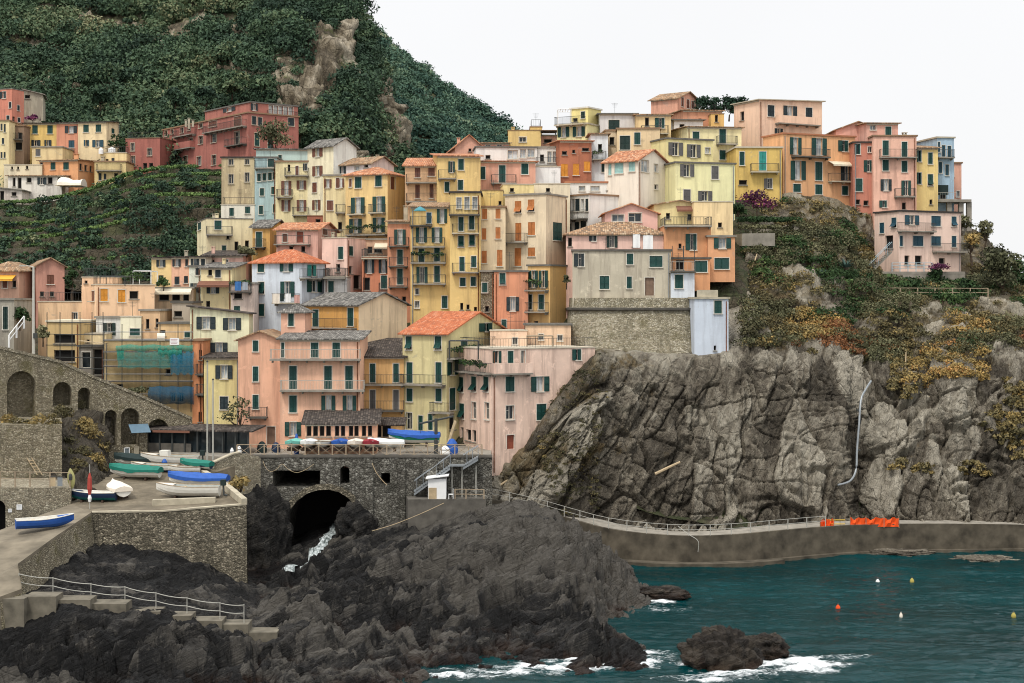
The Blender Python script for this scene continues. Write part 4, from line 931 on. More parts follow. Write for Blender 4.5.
        if Ll >= Lr:
            roofslab(rm, [c[0], c[1], e2, e1], th, dl, (dr + up * k).normalized()); roofslab(rm, [c[3], c[2], e2, e1], th, dl, (-dr + up * k).normalized())
            roofslab(rm, [c[0], c[3], e1], th, dr, (dl + up * k).normalized()); roofslab(rm, [c[1], c[2], e2], th, dr, (-dl + up * k).normalized())
        else:
            roofslab(rm, [c[0], c[1], e1], th, dl, (dr + up * k).normalized()); roofslab(rm, [c[3], c[2], e2], th, dl, (-dr + up * k).normalized())
            roofslab(rm, [c[0], c[3], e2, e1], th, dr, (dl + up * k).normalized()); roofslab(rm, [c[1], c[2], e2, e1], th, dr, (-dl + up * k).normalized())
        rtop = z1 + rh * .5
    ro = rm.build('roof', rmat, root)
    if kind not in ('flat', 'para'):      # cornice under the eaves
        cm = MB(); 
        for f in faces:
            if f.peak is None and abs(f.zl - f.zr) < .01:
                oo = f.at(-.0, f.zl - .2, .004); cm.box(oo, f.u * f.L, f.n * .1, up * .17)
        if cm.v: cm.build('cornice', 'trim_stone', root)
    if kind == 'para':
        pass
    # drain pipe beside a corner
    if z1 - zb > 5 and hr.random() < .7:
        f = faces[-1]; u = f.L - .25 if hr.random() < .5 else .25
        pm = MB(); pm.bar(f.at(u, z0 + .3, .1), f.at(u, f.zr - .25 if u > 1 else f.zl - .25, .1), .05, 6); pm.build('drain_pipe', 'metal_grey' if hr.random() < .5 else 'rust', root)
    for (cx, cw, chh) in ch:               # chimneys by picture column
        t = (cx - 512) / K
        best = None
        for s in np.linspace(.15, .85, 15):
            for q in (.35, .6):
                p = C + dl * Ll * s + dr * Lr * q; e = abs(p.x - t * p.y)
                if best is None or e < best[0]: best = (e, p)
        p = best[1]; cm = MB(); wv = cw * p.y / K; hv = chh * p.y / K; zt = rtop - .35
        cm.box(p + up * zt - Vector((wv / 2, wv / 2, 0)), (wv, 0, 0), (0, wv, 0), (0, 0, hv + .35)); 
        cm.box(p + up * (zt + hv + .35 + .16) - Vector((wv * .65, wv * .65, 0)), (wv * 1.3, 0, 0), (0, wv * 1.3, 0), (0, 0, .07))
        for sx in (-1, 1):
            for sy in (-1, 1): cm.box(p + up * (zt + hv + .351) + Vector((sx * wv * .38 - .05, sy * wv * .38 - .05, 0)), (.1, 0, 0), (0, .1, 0), (0, 0, .158))
        c_ = cm.build('chimney', wallmat if hr.random() < .5 else 'concrete_pale', None, root['_org']); c_.parent = ro; c_.location = (0, 0, 0)
    if hr.random() < .3 and kind != 'hip':
        p = pt(Ll * hr.uniform(.3, .7), Lr * hr.uniform(.3, .6), rtop - .1); am = MB(); hh = hr.uniform(1.4, 2.4); am.bar(p, p + up * hh, .022, 4)
        for q in range(4): e_ = .45 - .07 * q; am.bar(p + up * (hh - .1 - .16 * q) - Vector((e_, 0, 0)), p + up * (hh - .1 - .16 * q) + Vector((e_, 0, 0)), .014, 4)
        a_ = am.build('antenna', 'rail_dark', None, root['_org']); a_.parent = ro; a_.location = (0, 0, 0)
    if kind == 'para' and hr.random() < .65:
        q_ = .2; m_ = railing_mb([pt(Ll - q_, Lr - q_, rtop), pt(Ll - q_, q_, rtop), pt(q_, q_, rtop), pt(q_, Lr - q_, rtop)], .95, .3)
        a_ = m_.build('railing', rc, None, root['_org']); a_.parent = ro; a_.location = (0, 0, 0)
    for s in [q for q in aw.split(';') if q.strip()]:
        q = s.split(','); xa, xb, y, m = float(q[0]), float(q[1]), float(q[2]), q[3]
        f = pick(faces, (xa + xb) / 2); l, r = f.hit(xa, y), f.hit(xb, y); u0, u1 = sorted((l[0], r[0])); z = l[1]
        am = MB(); roofslab(am, [f.at(u0, z, .01), f.at(u1, z, .01), f.at(u1, z - .5, 1.3), f.at(u0, z - .5, 1.3)], .04, f.u, f.n)
        am.box(f.at(u0, z - .72, 1.27), f.u * (u1 - u0), f.n * .03, up * .2); am.build('awning', m, root)
    HN.append((label, root, C, Ll, Lr, z1)); root['_f'] = 0
    del root['_f']
    return root
# ---------------------------------------------------------------- front row on the harbour square
house('tall narrow cream house with white framed windows behind the leafless tree', (190, 249), 307, 432, 157, -6, 'EFE3BE', 'shedr:-7,dark_tile',
      'o206,323,19,12.5@black; o232,324,18,12@black; o219,349,17,13@black', sc='black')
house('pale yellow lower house with grey drainpipe and two dark windows beside the salmon house', (204, 240), 358, 446, 152.5, 0, 'DCCB87', 'shed:4,dark_tile', 'o224,372,17,13.5@black; c224,403,8,13@black; c214,436,5,14@black', sc='black')
house('salmon gabled wing with one column of small green windows joined to the harbour house', (238, 282), 340, 447, 151, 0, 'EBAF8E', 'gr:8.5,old_tile',
      'c255.6,346,5.5,11; c255.6,374,5.5,15; c255.6,402,6,14; d271,436,8,19@wood', '249,268,417,k', D=8)
house('big salmon harbour house with two long balconies and a boathouse veranda in front', (280, 360), 339.5, 447, 149.6, 0, 'EDB494', 'shed:6,grey_tile',
      'c280.5,350,7.5,15; c314.7,350,7.5,15; c336.2,350,7.5,15; c293,377.5,7.5,23; c328,377.5,7.5,23; c349,377.5,7.5,23; c293,404,7.5,17; o328.4,404,14,17; o349.5,404,13.5,17; o293,429,16,14', '267,361,359.5; 281,365,390.5', D=8, rc='rail_pale', wear=.8)
house('single-storey salmon veranda with brown slatted windows and mossy sloping roof on the square', (305, 377), 424, 447, 144.5, -4, 'E8AD88', 'shed:9,dark_tile',
      'x309,430,5,13; x315.5,430,5,13; x322,430,5,13; x328.5,430,5,13; x337,430,4.5,13; x343,430,4.5,13; x351,430,4.5,13; x356.5,430,4.5,13; x364,430,4.5,13; x370,430,4.5,13', trim='stone', D=5.2, cat='veranda')
house('ochre harbour house with grey tiled roof between the salmon and the olive house', (360, 404), 357, 447, 154, 0, 'DFA95C', 'shed:15,dark_tile',
      'c372.7,373,5.5,19; c396,373,5.5,19; c372.7,400,5.5,20@grey; c396,400,5.5,20@grey; x380,429,22,17', '360,404,384.5; 360,404,410.5,k', D=9)
house('olive yellow harbour house with bright orange gable roof', (402.6, 446.5, 507), 334, 447, 152, 26, 'D3C68F', 'gl:21,terracotta_new',
      'a408.8,343,6,13.5; a438,343,6.5,13.5; c409.6,372.5,6,20.5; c438.6,372.5,6,20.5; c409.6,395,6,13; c438.6,395,6,13; p409,421,6,17; c420.6,423,4.5,15; c430.5,422,4.5,16; h485.4,326.5,13,10; c464,345.5,6.5,11; O452,368.5,11,13; c452.4,399,6,22; x452.4,422,6,16',
      '402.6,446,384.5; 447,481,357.5,p; 433,457,412.5', ch=((450, 4, 5),))
house('light pink harbour house standing against the cliff with a roof terrace', (456, 491.5, 595), 349.5, 447, 148, 62, 'F0C6B3', 'para:',
      'a460.8,384.6,5,15; a473.7,384,5,15; a486,384,5,15; a461.7,411,5,15; p474,410.5,4.5,17; p487,411,4.5,17; x462,434.7,3,15; x468.5,435,5,11; x474,436,4,12; O496,357,10,12; c510.6,357,5.5,12; p523,357,4,13; h576.5,354,9,12.5; c510,384,8.5,15; o540,384,18,15; p510,412.5,8,14; c541.4,412,9.5,16; d510.6,442,7.5,14@redwood; x569.7,388.4,3,5',
      '456,492,372,p; 491,529,373.5,s', wear=1.5)
house('plain pink rooftop block with a small parapet above the light pink harbour house', (490, 527), 331, 352, 157, 0, 'EBC3A6', 'para:', 'x484,338,6,5; p515,341,5,7', D=6)
house('beige rooftop block with dark roof edge right of the pink rooftop block', (525, 571), 325.5, 348, 159.5, 0, 'E0BD9C', 'flat:,slate_cap', 'p560,338,5,6; p541,337,5,6', D=6)
house('ochre yellow house with wide grey roof and a blank tan gable', (304, 358.6, 407), 305, 372, 160, 40, 'D9982F', 'gl:12,grey_tile', 'c350.5,317,6,18; c315.7,318,6,17; c347,342,7,17@black', '300,357,328', sc='green', col2='E6CBA6')
house('small pink house with grey tiled roof squeezed before the ochre house', (281, 305), 311.5, 345, 155.5, 0, 'E4AE93', 'hip:6,grey_tile', 'c291,319,5.5,14', D=5)
# ---------------------------------------------------------------- centre left
house('blue-white house with fresh orange hip roof and laundry balcony', (252, 301.7, 326), 261.5, 350, 168, 24, 'CBD3DC', 'hip:12,terracotta_new',
      'c261,267,6.5,10; o286.6,266.5,13,10; a261,288,6.5,12; O287.7,289,14,15; c261,310,6.5,12; h311.7,270.5,9,11@teal; O314,286,14.5,12', '276,300,303,w; 299,326,278.5', wear=.8)
house('grey-white house with a long terrace behind the blue-white house', (324, 347), 277, 345, 171, 0, 'CDCAC6', 'para:', 'c331,287,5.5,12; c341,268,4,8', '324,346,278,', D=6)
house('white house with dark balcony awning between yellow and blue-white houses', (231, 254), 284, 330, 167, 0, 'E1CDC0', 'flat:,concrete', 'c237,309,6,6; x238,296,8,6', '230,252,292,kp', D=6)
house('pale yellow house with grey roof and brown canopy above two open black shutters', (201, 232), 268, 320, 170, 0, 'E5D4A2', 'shed:7,grey_tile', 'x210,272,4,7; c218,273,5.5,9@black; o213,288,12.5,11@black; x208,304,4,6', D=9, sc='black', aw='199,231,281,awning_brown', ch=((224, 3, 5),))
house('narrow white-green house with black shutters beside the pale yellow house', (189, 201.5), 267, 322, 171, 0, 'D8DCCB', 'flat:', 'o196,288,11,9.5@black; c197.5,271,4,8@black', D=6)
house('small pink house under a dark roof behind the pale yellow house', (204, 243), 256, 275, 179, 0, 'DDB0A0', 'shed:6,dark_tile', 'x212,262,5,5; p226,262,4,5', D=6, ch=((207, 3, 5),))
house('yellow and pink row house with black shutters and a flat brown roof', (151.5, 171.5), 258, 300, 176.3, 0, 'E6C684', 'shed:2,dark_tile', 'o161,262.5,9,8.5@black; c161,279,5,7.5@black', D=8, sc='black', trim=False)
house('pink section of the row house between the yellow and the pale section', (171.5, 189), 257.5, 300, 176, 0, 'E2AC8E', 'shed:2,dark_tile', 'o176.6,262.5,8.5,8@black; c187,262.5,3.5,8@black; c177,280.5,5,8@black; c186,279.5,4,7@black', D=8, trim=False, ch=((186, 3, 5),))
house('pale section closing the row house on the right', (189, 206), 257, 292, 175.5, 0, 'DFD5C0', 'shed:2,dark_tile', 'O195,262,8,8@black; c203,263,4,8@black; x194,272,4,8', D=8, trim=False)
house('cream house with a green shuttered window and two arched doors below a terrace', (197, 206.5, 253), 218.5, 262, 186, 72, 'E4D6AC', 'para:,slate_cap', 'c218,225,7,9; c199.5,226,3.5,8; x228,237,3,4; x236.5,246,4,9; x247,245,4,9; c224,248,4,5', '206,232,235,', ch=((214, 3, 6), (217, 3, 5)))
house('ochre narrow house with a tall green shutter and grey roof', (252.5, 270, 287), 227, 262, 182.5, 10, 'DBA341', 'gl:8,grey_tile', 'c259,239.5,6,15', '255,266,247.5,k')
house('pink gabled house with a wide upper balcony and terracotta roof', (276.5, 318, 337), 229.5, 265, 178, 10, 'E3AF9E', 'gl:8,terracotta', 'd300,237,7,11@redwood; c285,238,5,8@brown; x291,249,4,6; x303,249,4,6; c325,232,5,6@brown', '276,311,244.5', sc='brown')
house('pale pink house with round corner and small green windows', (322, 347, 367), 238, 300, 174, 24, 'E8C2B2', 'para:', 'c340.7,253,5,12.5; c351,251,4,9.5; x351,270,3.5,8; x338,268,4,8; x357,282,7,14', '322,345,277,k', ch=((330, 3, 4),))
house('orange-red house with two open windows under a terrace', (362, 389), 257, 302, 173.5, 0, 'D07B55', 'para:', 'o369.5,266,9.5,14@black; o383.5,266,9.5,14@black; c384,282,6,13; x366,284,8,13', '362,389,258.5,w; 379,389,292,k', D=7, sc='green')
house('shaded annex with a cream awning on top of the orange-red house', (364, 388), 240, 262, 178, 0, 'CFA98C', 'flat:,concrete', 'x378,249,8,8; x370,250,5,7', D=5, aw='375,388,243,awning_cream')
house('tall salmon house with one column of balconies left of the tall yellow house', (387.5, 411), 222, 312, 172, 0, 'D98F69', 'shed:5,old_tile', 'o400,237,11.5,15; c400,257,5.5,15; c400,276.5,5.5,16; x396,299,4,5; x404,299,4,5', '389,409,246.5,k; 389,408,266.5,k; 389,408,287,k', D=8, ch=((406, 4, 14),))
house('tall yellow house with green shutters and four balcony rows, tiled roof', (410.5, 450), 207, 322, 170, 0, 'E7C06C', 'shed:8,old_tile', 'o442,216,10,14; c429,218,5,11@blue; o421.5,235,11,15; o437,235,10.5,15; c421.5,256,5.5,14; c437,254.6,5.5,14; O422,275,11,16; c437,274,5.5,16; p417,291.5,3.5,6; p417,304.6,4.5,7; c444.7,302,5.5,12',
      '410,432,225.8,k; 413,445,247; 411,446,263,p; 413,446,284', D=8)
house('tall yellow house with a glazed loggia on its top floor', (450, 480.5), 193, 322, 169, 0, 'E9C571', 'flat:,dark_tile', 'g459,203,5,11; g467,203,5,12; g475,203,5,12; c461,224,5,14; c471.6,222.6,5,14; a461,241.5,5.5,11; a472,240.5,5.5,11; c462,264,5,14; c473.7,261.6,5,11; c462.8,282,5.5,8.5; c473.3,281.5,5,9; x461.7,306.4,3,7; x468,307,3,5; x475.5,309,3,4', '449,480,215,k; 452,479,233.5,w; 452,479,272.5', D=8)
house('tan house with two brown shuttered balcony rows and a long orange roof', (405, 438), 166, 212, 184, 0, 'DDAF82', 'shed:13,terracotta', 'c417.5,172,5.5,11; c431.5,170,6.5,12; c417.5,191.5,4.5,14; c431.5,191,4,14', '406,438,183; 406,438,202', D=8, sc='brown', trim=False)
house('yellow house with four green windows and an orange roof below the pink gable', (437.5, 480.5), 156, 212, 182, -7, 'E5C173', 'shed:8,terracotta', 'O451.5,167,6.5,11; c461,164.5,5.5,11; c447,187,4.5,10; c460.5,185,5,10', '438,456,179,', D=8)
house('yellow house with orange hip roof and three balconies, centre left', (345.5, 387.6, 406.5), 173.5, 248, 186, 22, 'E6C27A', 'hip:8,terracotta', 'c358.3,182.5,6.5,11; c378.5,181,6.5,11; c350.5,183,2.5,8@brown; o358,205.5,13.5,16; o379,204.5,12.5,16; o355.7,226,12.5,14; o379,225,12,14.5; d393,183,5,13@brown', '350,366,214.7,w; 371,386,213,w; 348,388,235,p')
house('cream house with brown shutters between the tall cream gable and the yellow hip roof', (323, 347.5), 176, 240, 190, 0, 'EAD6A2', 'flat:,concrete', 'o327,183.5,9,8.5@brown; c338,183,4,10@brown; c330,205.5,6,10@brown; o341,183,6,9@brown; x340,226,4,8', '336,346,213,', sc='brown', D=6)
house('tall cream house with a white gable wall and brown shutters', (307.5, 333.5, 356.5), 145.5, 225, 198, 38, 'E8DBBA', 'gl:8.5,grey_tile', 'o317.7,152,10,9.5@brown; o317.7,171,10,10@brown; c314.6,187.6,4.5,10@brown; o316.6,205,8,10@brown; c328,187,4,9@brown', sc='brown', col2='EAE5DC')
house('low lilac-white house with a pink gable above the yellow hip roof house', (334, 371.5, 394), 163, 190, 196, 34, 'E3D6D4', 'gl:7.5,old_tile', 'o343,169,6,9@black; g357,168,5,4; x366,166,4,3', ch=((378, 3, 4),), col2='E9CFC4')
house('old stone-coloured house with stained walls and a whitewashed base', (221.5, 254.5), 158, 216, 205, 0, 'C7B48D', 'flat:,dark_tile', 'p231,160.5,5,9; p247,160,4.5,9; p231,179,5,9.5; p247,177.3,4.5,9.5', trim='stone', D=8, wear=1.9)
house('whitewashed ground floor with two green shutters under the old stained house', (221, 255), 205, 228, 203.5, 0, 'DDD8C8', 'para:', 'c231.6,212,4.5,8; c247.6,210,5,7', D=4)
house('light blue house with nine small green windows and one balcony', (254.7, 276.5), 158, 228, 203.5, 0, 'A9C4C6', 'flat:,slate_cap', 'c271,163,6,8; c259,177.5,3.5,7.5; c264.3,177,3.5,7.5; c270,176.5,3.5,7.5; c274.3,176,2.5,7.5; c262,192,4,7.5; c273.3,190.6,4,7.5; c261,210,4,8.5; c274.5,208.5,3,8.5', '255,275,168.5,', D=7)
house('pale blue upper storey with a single dark window behind the light blue house', (256, 308), 149, 175, 208.5, -8, 'B9CFC9', 'shed:4,grey_tile', 'c280,157.5,3.5,5; x292,166,3,6', D=7)
house('cream house with brown shutters and two small balconies right of the light blue house', (275.5, 308.5), 162, 225, 201, 0, 'EBD7A4', 'flat:,old_tile', 'x289,168,2.5,7; c297,171,3,10@brown; h305,167,4,7@black; o286.3,188,10,14@brown; o301.5,185,9.5,9@brown; o286,205.5,9,11@brown; o301.5,205.5,9.5,11@brown', '277,293,197.5,; 293,309,215.5,; 285,309,176,', sc='brown', D=7)
house('low brick-coloured house wall with a flat top below the tall cream house', (307, 326), 216, 240, 191, 0, 'A5614A', 'para:,old_tile', 'x318,222,5,6', D=6)
# ---------------------------------------------------------------- lower left quarter behind the stone wall
house('peach house with orange shutters and a railed flat roof', (81.5, 96, 155), 285, 352, 163, 66, 'EDBF97', 'para:', 'c92.7,296,4,10@brown; c104,295,7.5,12.5@amber; c121.7,296,7.5,12.5@amber; x134,295,9,8', sc='amber')
house('peach rooftop room on the left corner of the flat roof', (82, 113), 277.5, 290, 166, 0, 'EBBd95'.upper(), 'para:', 'x86,282,3,3', D=4)
house('white house front with a dark doorway above the scaffold', (96, 121), 318, 352, 161, 0, 'DAD9D3', 'flat:,concrete', 'O109.6,329,12,12@darkgreen', D=5)
house('cream-white house front with one green shutter above the scaffold', (120.5, 141), 317, 350, 160.6, 0, 'EADFC4', 'para:', 'c135,332,10,7', D=5)
house('tan house with two narrow slots and projecting roof edge behind the scaffold', (140, 160), 311, 350, 161, 0, 'DDB488', 'flat:,concrete', 'x147.5,324,3.5,10; x157,323,3,9', D=6)
house('tan flat-roofed house with a small green window right of the narrow slots', (158, 197), 324, 352, 158.5, 0, 'DDB783', 'flat:,slate_cap', 'c188.5,334.5,8,6; x163,333,5,6', D=6)
house('terrace cafe with cream awning and dark pergola posts above the tan houses', (155, 193), 288.5, 318, 168, -5, 'D9BC98', 'flat:,concrete', 'x164,296,10,9; x176,296,8,9; x186,297,6,8', D=6, aw='153,192,288,awning_cream')
house('grey concrete house with a dark flat roof left of the cream gabled house', (172, 192), 303, 330, 164, 0, 'B9AA97', 'flat:,concrete_dark', 'x178,314,8,6', D=5)
house('yellow plastered house wrapped in scaffolding beside the stone ramp', (104, 194), 341, 418, 155, 0, 'DBBE86', 'para:,concrete', 'x171,357,5,10; x180,358,5,10; x168,372,5,6; x120,386,6,4; p173,397,5,9; p181,397,5,9', D=7, trim=False)
house('narrow orange house strip right of the scaffolding', (192.5, 203), 341, 425, 153.5, 0, 'E28A50', 'flat:,old_tile', 'x200.5,355,3,10; x200.5,417,4,10', '197,205,374,k; 197,205,394,k', D=7)
house('tan unfinished house with dark open bays at the top of the stone ramp', (47, 80), 322, 392, 157, 0, 'CFAE71', 'flat:,awning_cream', 'x64.5,339,21,9; x64.5,356,21,12', D=6, trim=False)
house('grey unfinished room with a white door frame beside the open bays', (79, 105), 347, 402, 156, 0, '8F877C', 'flat:,concrete_dark', 'D86,360,9,16@grey; x98,362,10,26', D=6)
house('beige terrace block with a pale parapet above the unfinished rooms', (79, 106), 334, 350, 158.5, 0, 'E2CA9A', 'para:', 'x88,341,3,3', D=5)
house('long pale peach wall house under the pink gabled house', (38, 96), 302, 335, 166, 4, 'E6BE93', 'para:', 'p75,316,5,7; p84,322,5,6', D=5)
house('old pink gabled house with a brown shutter on the left slope', (24, 36, 64.5), 266, 315, 178, 68, 'C98E7C', 'gl:8,old_tile', 'c50.6,279.5,7,9.5@brown; x42,294,4,5; x52,294,4,5; c30,282,6,10@redwood', sc='brown', trim=False)
house('brown-roofed house with an orange awning at the left edge', (-14, 19), 270, 312, 176, 0, 'CFA088', 'hip:8,old_tile', 'c5,284,5,8@brown; x14,284,4,7', D=8, sc='brown', aw='-6,16,275,awning_orange')
house('grey stone house with tall green shutter at the left edge', (-12, 14), 300, 348, 160, 0, 'A49E90', 'flat:,concrete', 'c5.5,318,5,23@darkgreen', D=6, wear=1.6)
# ---------------------------------------------------------------- upper left
house('tall salmon house with a chimney at the far left edge', (-14, 12, 24), 89, 128, 250, 20, 'D98068', 'para:,concrete', 'h3,95,6,7@black; c10.5,105,3,6@black; c18.4,108,2.5,5.5@black; c8,118,3,5@black; x13.5,119,3,5; c19,120,2.5,4.5@black', wear=.8)
house('grey concrete ruin with a dark opening right of the tall salmon house', (24, 43), 90, 118, 256, -14, 'B0A894', 'shedr:-4,concrete', 'x26.5,95,7,7', D=7, trim=False, wear=1.8)
house('narrow cream house with small dark windows at the far left edge', (-14, 9), 121, 178, 240, 0, 'E3CF9B', 'flat:,old_tile', 'c1.5,127,2,7@black; c4.7,128,2,8@black; c3,141,2.5,6@black; c1.5,155,2,6@black; c4.6,155,2,6@black', D=7, trim=False)
house('bright yellow terraced house with two green shutters under the hillside', (23.5, 56.5), 123.5, 152, 246, 0, 'E2B956', 'shed:2,dark_tile', 'c35,129.5,5.5,8.5; c50,129.5,5.5,8.5; O36,143,9,6@black; O48,143,7,6@black', D=8, trim=False)
house('salmon terraced house between the yellow and the cream one under the hillside', (56.5, 78), 123, 152, 246, 0, 'DD8F6D', 'shed:2,dark_tile', 'o71,129.5,12,7@black; c71.5,144,6,7.5@blue', D=8, trim=False)
house('cream terraced house with four green shutters ending the row under the hillside', (78, 106.5, 119), 122, 156, 245, 8, 'E8CFA2', 'shed:3,dark_tile', 'c86,128.4,5.5,7.5; c98.4,128.2,5.5,7.5; O86.5,143,5,6@blue; O98,143.5,11,7@blue; c113,131,3,5', trim=False)
house('dark loggia house with brown balcony between cream and yellow houses', (9, 24), 126, 164, 243, 0, '8D7460', 'flat:,old_tile', 'x14,136,4,7; x16,146,12,8; x20,136,4,7', '9,23,140,k', D=6, trim=False)
house('small tan house with one grey window below the yellow terraced house', (32, 62.5), 147.5, 168, 240, 0, 'D9C08C', 'flat:,concrete', 'c38,152.6,5,7@grey', D=6, trim=False)
house('long orange house with three green shutters', (39.5, 78, 95), 160, 182, 236, 14, 'E09A62', 'shed:1.5,old_tile', 'c41.5,166,2.5,7@black; c53,166,5,7.5; c66,166,5.5,7.5; x81,167,3,7; x86,168,3,6; x91,169,2.5,6', D=7, trim=False, ch=((76, 4, 5),))
house('white balustraded terrace house with a yellow wall at far left', (4, 42), 165, 184, 237, 0, 'D9CDAF', 'para:', 'x12,168,2,3; x18,168,2,3; x27,167,2.5,4', D=5, trim=False)
house('long low white house with dark doorways below the long orange house', (8, 62), 176, 195, 233, 0, 'DCD6CB', 'shed:3,old_tile', 'x14,182,3,9; x19.5,183,4,11; x29,180,5,5; O42,181,9,7@black; x50,180,5,8; x59,179,3,5', D=6, trim=False)
house('low white house at the left edge above the vines', (-14, 22), 187, 206, 228, -5, 'D8CCC0', 'shedr:-3,concrete', 'x2,196,4,11; x14,194,5,4', D=6, trim=False)
house('yellow house with white water tanks on its roof left of the red house', (94.5, 126), 162, 190, 238, 0, 'E4C987', 'flat:,old_tile', 'c100,176.6,3,7@black; c105,176.6,2.5,6@black; x116,176,4,6', '97,122,171,', D=6, trim=False, ch=((99, 3, 4),))
house('upper set-back storey of the yellow house with water tanks', (100, 126.5), 153, 172, 241, 0, 'E6CD93', 'para:', 'x107,162.5,3,7; c113,161,3,6@black', D=4, trim=False)
house('small dark red house with pale window surrounds left of the big red house', (125.5, 160), 138, 176, 242, 12, 'AA6156', 'para:,old_tile', 'p132.6,147,4,8; p133,161,4,10; p149.6,152,4.5,7.5; x145,166,4,6; x151,166,4,6', D=9, trim='stone')
house('big dark red house with balconies on two floors and stone window surrounds', (159.5, 248, 298.5), 113, 176, 228, 52, 'AE655A', 'flat:,old_tile',
      'p166,133.5,3,6; p172,131,3,6; p182,129.5,3.5,7; p189,127,3.5,7; p200.7,124,4,8; p166,148,3,6; p172.8,146.6,3,6; p190.6,141.5,4.5,7; p200.7,140,4.5,8; p167,160,3,6; x178,160,3,6; d185.5,160,4.5,8@wood; p199,161,4.5,9; c213,122,8,9@brown; c237.7,121.5,7,10@brown; p213.8,138,5.5,9; p237,138,5.5,13; p213.8,160,4.5,10; c254,120.5,4,8.5@black; c260,121.6,4,8.5@black; c257,139.5,4.5,13; c270,144,4.5,11; c291,122,6,8@black; x272,162,5,6',
      '177,196,136,; 177,195,149,s; 207,247,130,; 229,247,145.5,k', trim='stone')
house('set-back attic storey with white and grey windows on the big red house', (205, 250, 298), 102.5, 118, 229.5, 52, 'B06A5E', 'flat:,slate_cap', 'P229.5,108,12,7@black; o253,107,9,7@black; g271,109,4,12; g276,110,4,12; g281,110.5,4,12; g286,111,4,12; g291,112,4,12', '267,295,118,k', ch=((242, 4, 3), (261, 4, 3)))
# ---------------------------------------------------------------- centre: beige blocks, white house, bastion
house('narrow beige house with eight closed orange shutters left of the big beige house', (480.5, 505.5), 207.5, 278, 171, 0, 'E0CAA6', 'flat:,old_tile', 'c484.6,213.7,5,11.5@orange; c498,213,5,11.5@orange; c484,234,4.5,11.5@orange; c498,233,5,11.5@orange; c484,257,5.5,12.5@orange; c499.7,258,5.5,16.5@orange', sc='orange', D=7, trim=False)
house('yellow rooftop house above the narrow beige house', (480.5, 503), 190.5, 212, 175, 0, 'E4C26A', 'para:,old_tile', 'x500,203,3,4', D=6)
house('big beige house with closed orange shutters and one small balcony', (505, 546, 566.5), 194.5, 285, 172, 26, 'E3CFAF', 'flat:,concrete', 'a518,207,6.5,12@orange; a531,205.5,6.5,12@orange; c518.3,232,6,18@orange; c531.5,228.6,7,13@orange; c517.8,257,6.5,18@orange; c531.5,252,7,9@orange; c557.5,231.5,9,18@green', '505,528,242.5,', sc='orange', trim=False)
house('yellow rooftop room with a parapet on the big beige house', (503, 534), 184.5, 198, 178, -4, 'E6CE8B', 'para:', 'x512,190,4,4', D=5)
house('beige rooftop terrace block with pale parapet behind the white house', (534, 570), 184, 200, 181, 0, 'DDD0B4', 'para:', 'x548,190,4,4', D=5)
house('salmon house with an open-shuttered balcony below the big beige house', (494, 528), 272, 335, 166.2, 0, 'DD8E66', 'flat:,slate_cap', 'a502.5,278.3,6,13; o512.7,304,12.5,14@black; c504,324,5,9', D=8)
house('yellow bay with a long row of green shutters beside the salmon house', (528, 550, 567.5), 266, 335, 165.6, 30, 'DFAF62', 'flat:,slate_cap', 'O533.5,279,9,17; O543.5,279,9,17; c529.6,302,5,15@darkgreen; c541.3,302,5.5,15; x536,325,4,8', '520,549,290.5,p; 527,549,312,')
house('narrow grey stone house with one green shutter left of the salmon house', (481, 495), 272, 322, 167.5, 0, 'A89C86', 'flat:,concrete', 'c484.8,287.5,5.5,10; x487,309,4,6', D=6, wall=M['rubble_mossy'])
house('white house with black shutters and a blank white side wall', (562.7, 589, 648), 195, 245, 180, 52, 'E6E2DC', 'flat:,old_tile', 'c568.4,205,4,13@black; g573,205,3.5,12; c577.5,205,4.5,12.5@black; g582.5,205,3,12; c587,205,3,12.5@black; c569,229,5,11@black; c577,227,4.5,10@black; c583.5,226,5.5,11@black', '563,588,219.5,k', sc='black', wear=.6)
house('pink house with terracotta hip roof and laundry terrace on the grey bastion house', (566, 667), 234, 256, 168.5, 2, 'E6BDAE', 'hip:13,old_tile', 'x570,242,4,9; h592.6,237,7,8@black; O612,240,11,15@darkgreen; x636,240,7,13', D=8, wear=.8)
house('pink attic gable with two large dark slanted windows', (605, 657.5), 213.5, 240, 173, 0, 'DFAEA2', 'gr:9.5,terracotta', 'p618,218,12,7; p635,217.5,13,9', D=7, wear=.7)
house('grey-beige house on the stone bastion with teal shutters', (572.5, 671), 251, 299, 163, 3, 'BDB4A0', 'flat:,concrete_dark', 'h579,260,10,13@black; c604.4,282.5,9.5,13; c630,259,6.5,11; c656,261.5,13,11; c629.3,282.5,5,12; d649.5,286.5,9,18@wood', D=9, wear=1.5, sc='green', base=24.2)
house('white-blue annex with one green shutter against the grey-beige house', (671, 694.5), 273, 312, 162.4, 0, 'CBD2DA', 'flat:,concrete', 'c679,281.5,8,13.5; g677,301.5,5,6', D=6, wear=.6, base=23.)
house('plain white-blue tower at the cliff edge with one high green window', (694.5, 728.5), 299, 358, 159, -3, 'C3CCD8', 'flat:,concrete_pale', 'c718,307,7.5,13; x715,348,2.5,5', D=5, wear=.6, base=16.)
house('orange house with an open curtained window under a roof terrace', (664, 711), 226, 268, 168, 0, 'E39A62', 'para:', 'h691,242,11,16; x680,246,3,5', '664,711,226.5,', D=6, base=27)
house('orange cliff-side house with two wide green windows', (708, 735), 237, 272, 167, 0, 'E59F6B', 'flat:,concrete', 'o722.4,243,17,11; c721.7,263.5,14.5,11', D=6, base=27)
house('lower orange room with green shutter behind the railed terrace', (667, 710), 259, 276, 165, 0, 'D9935F', 'flat:,concrete_dark', 'c701,266.5,12.5,11; x680,265,8,10', D=3, base=26)
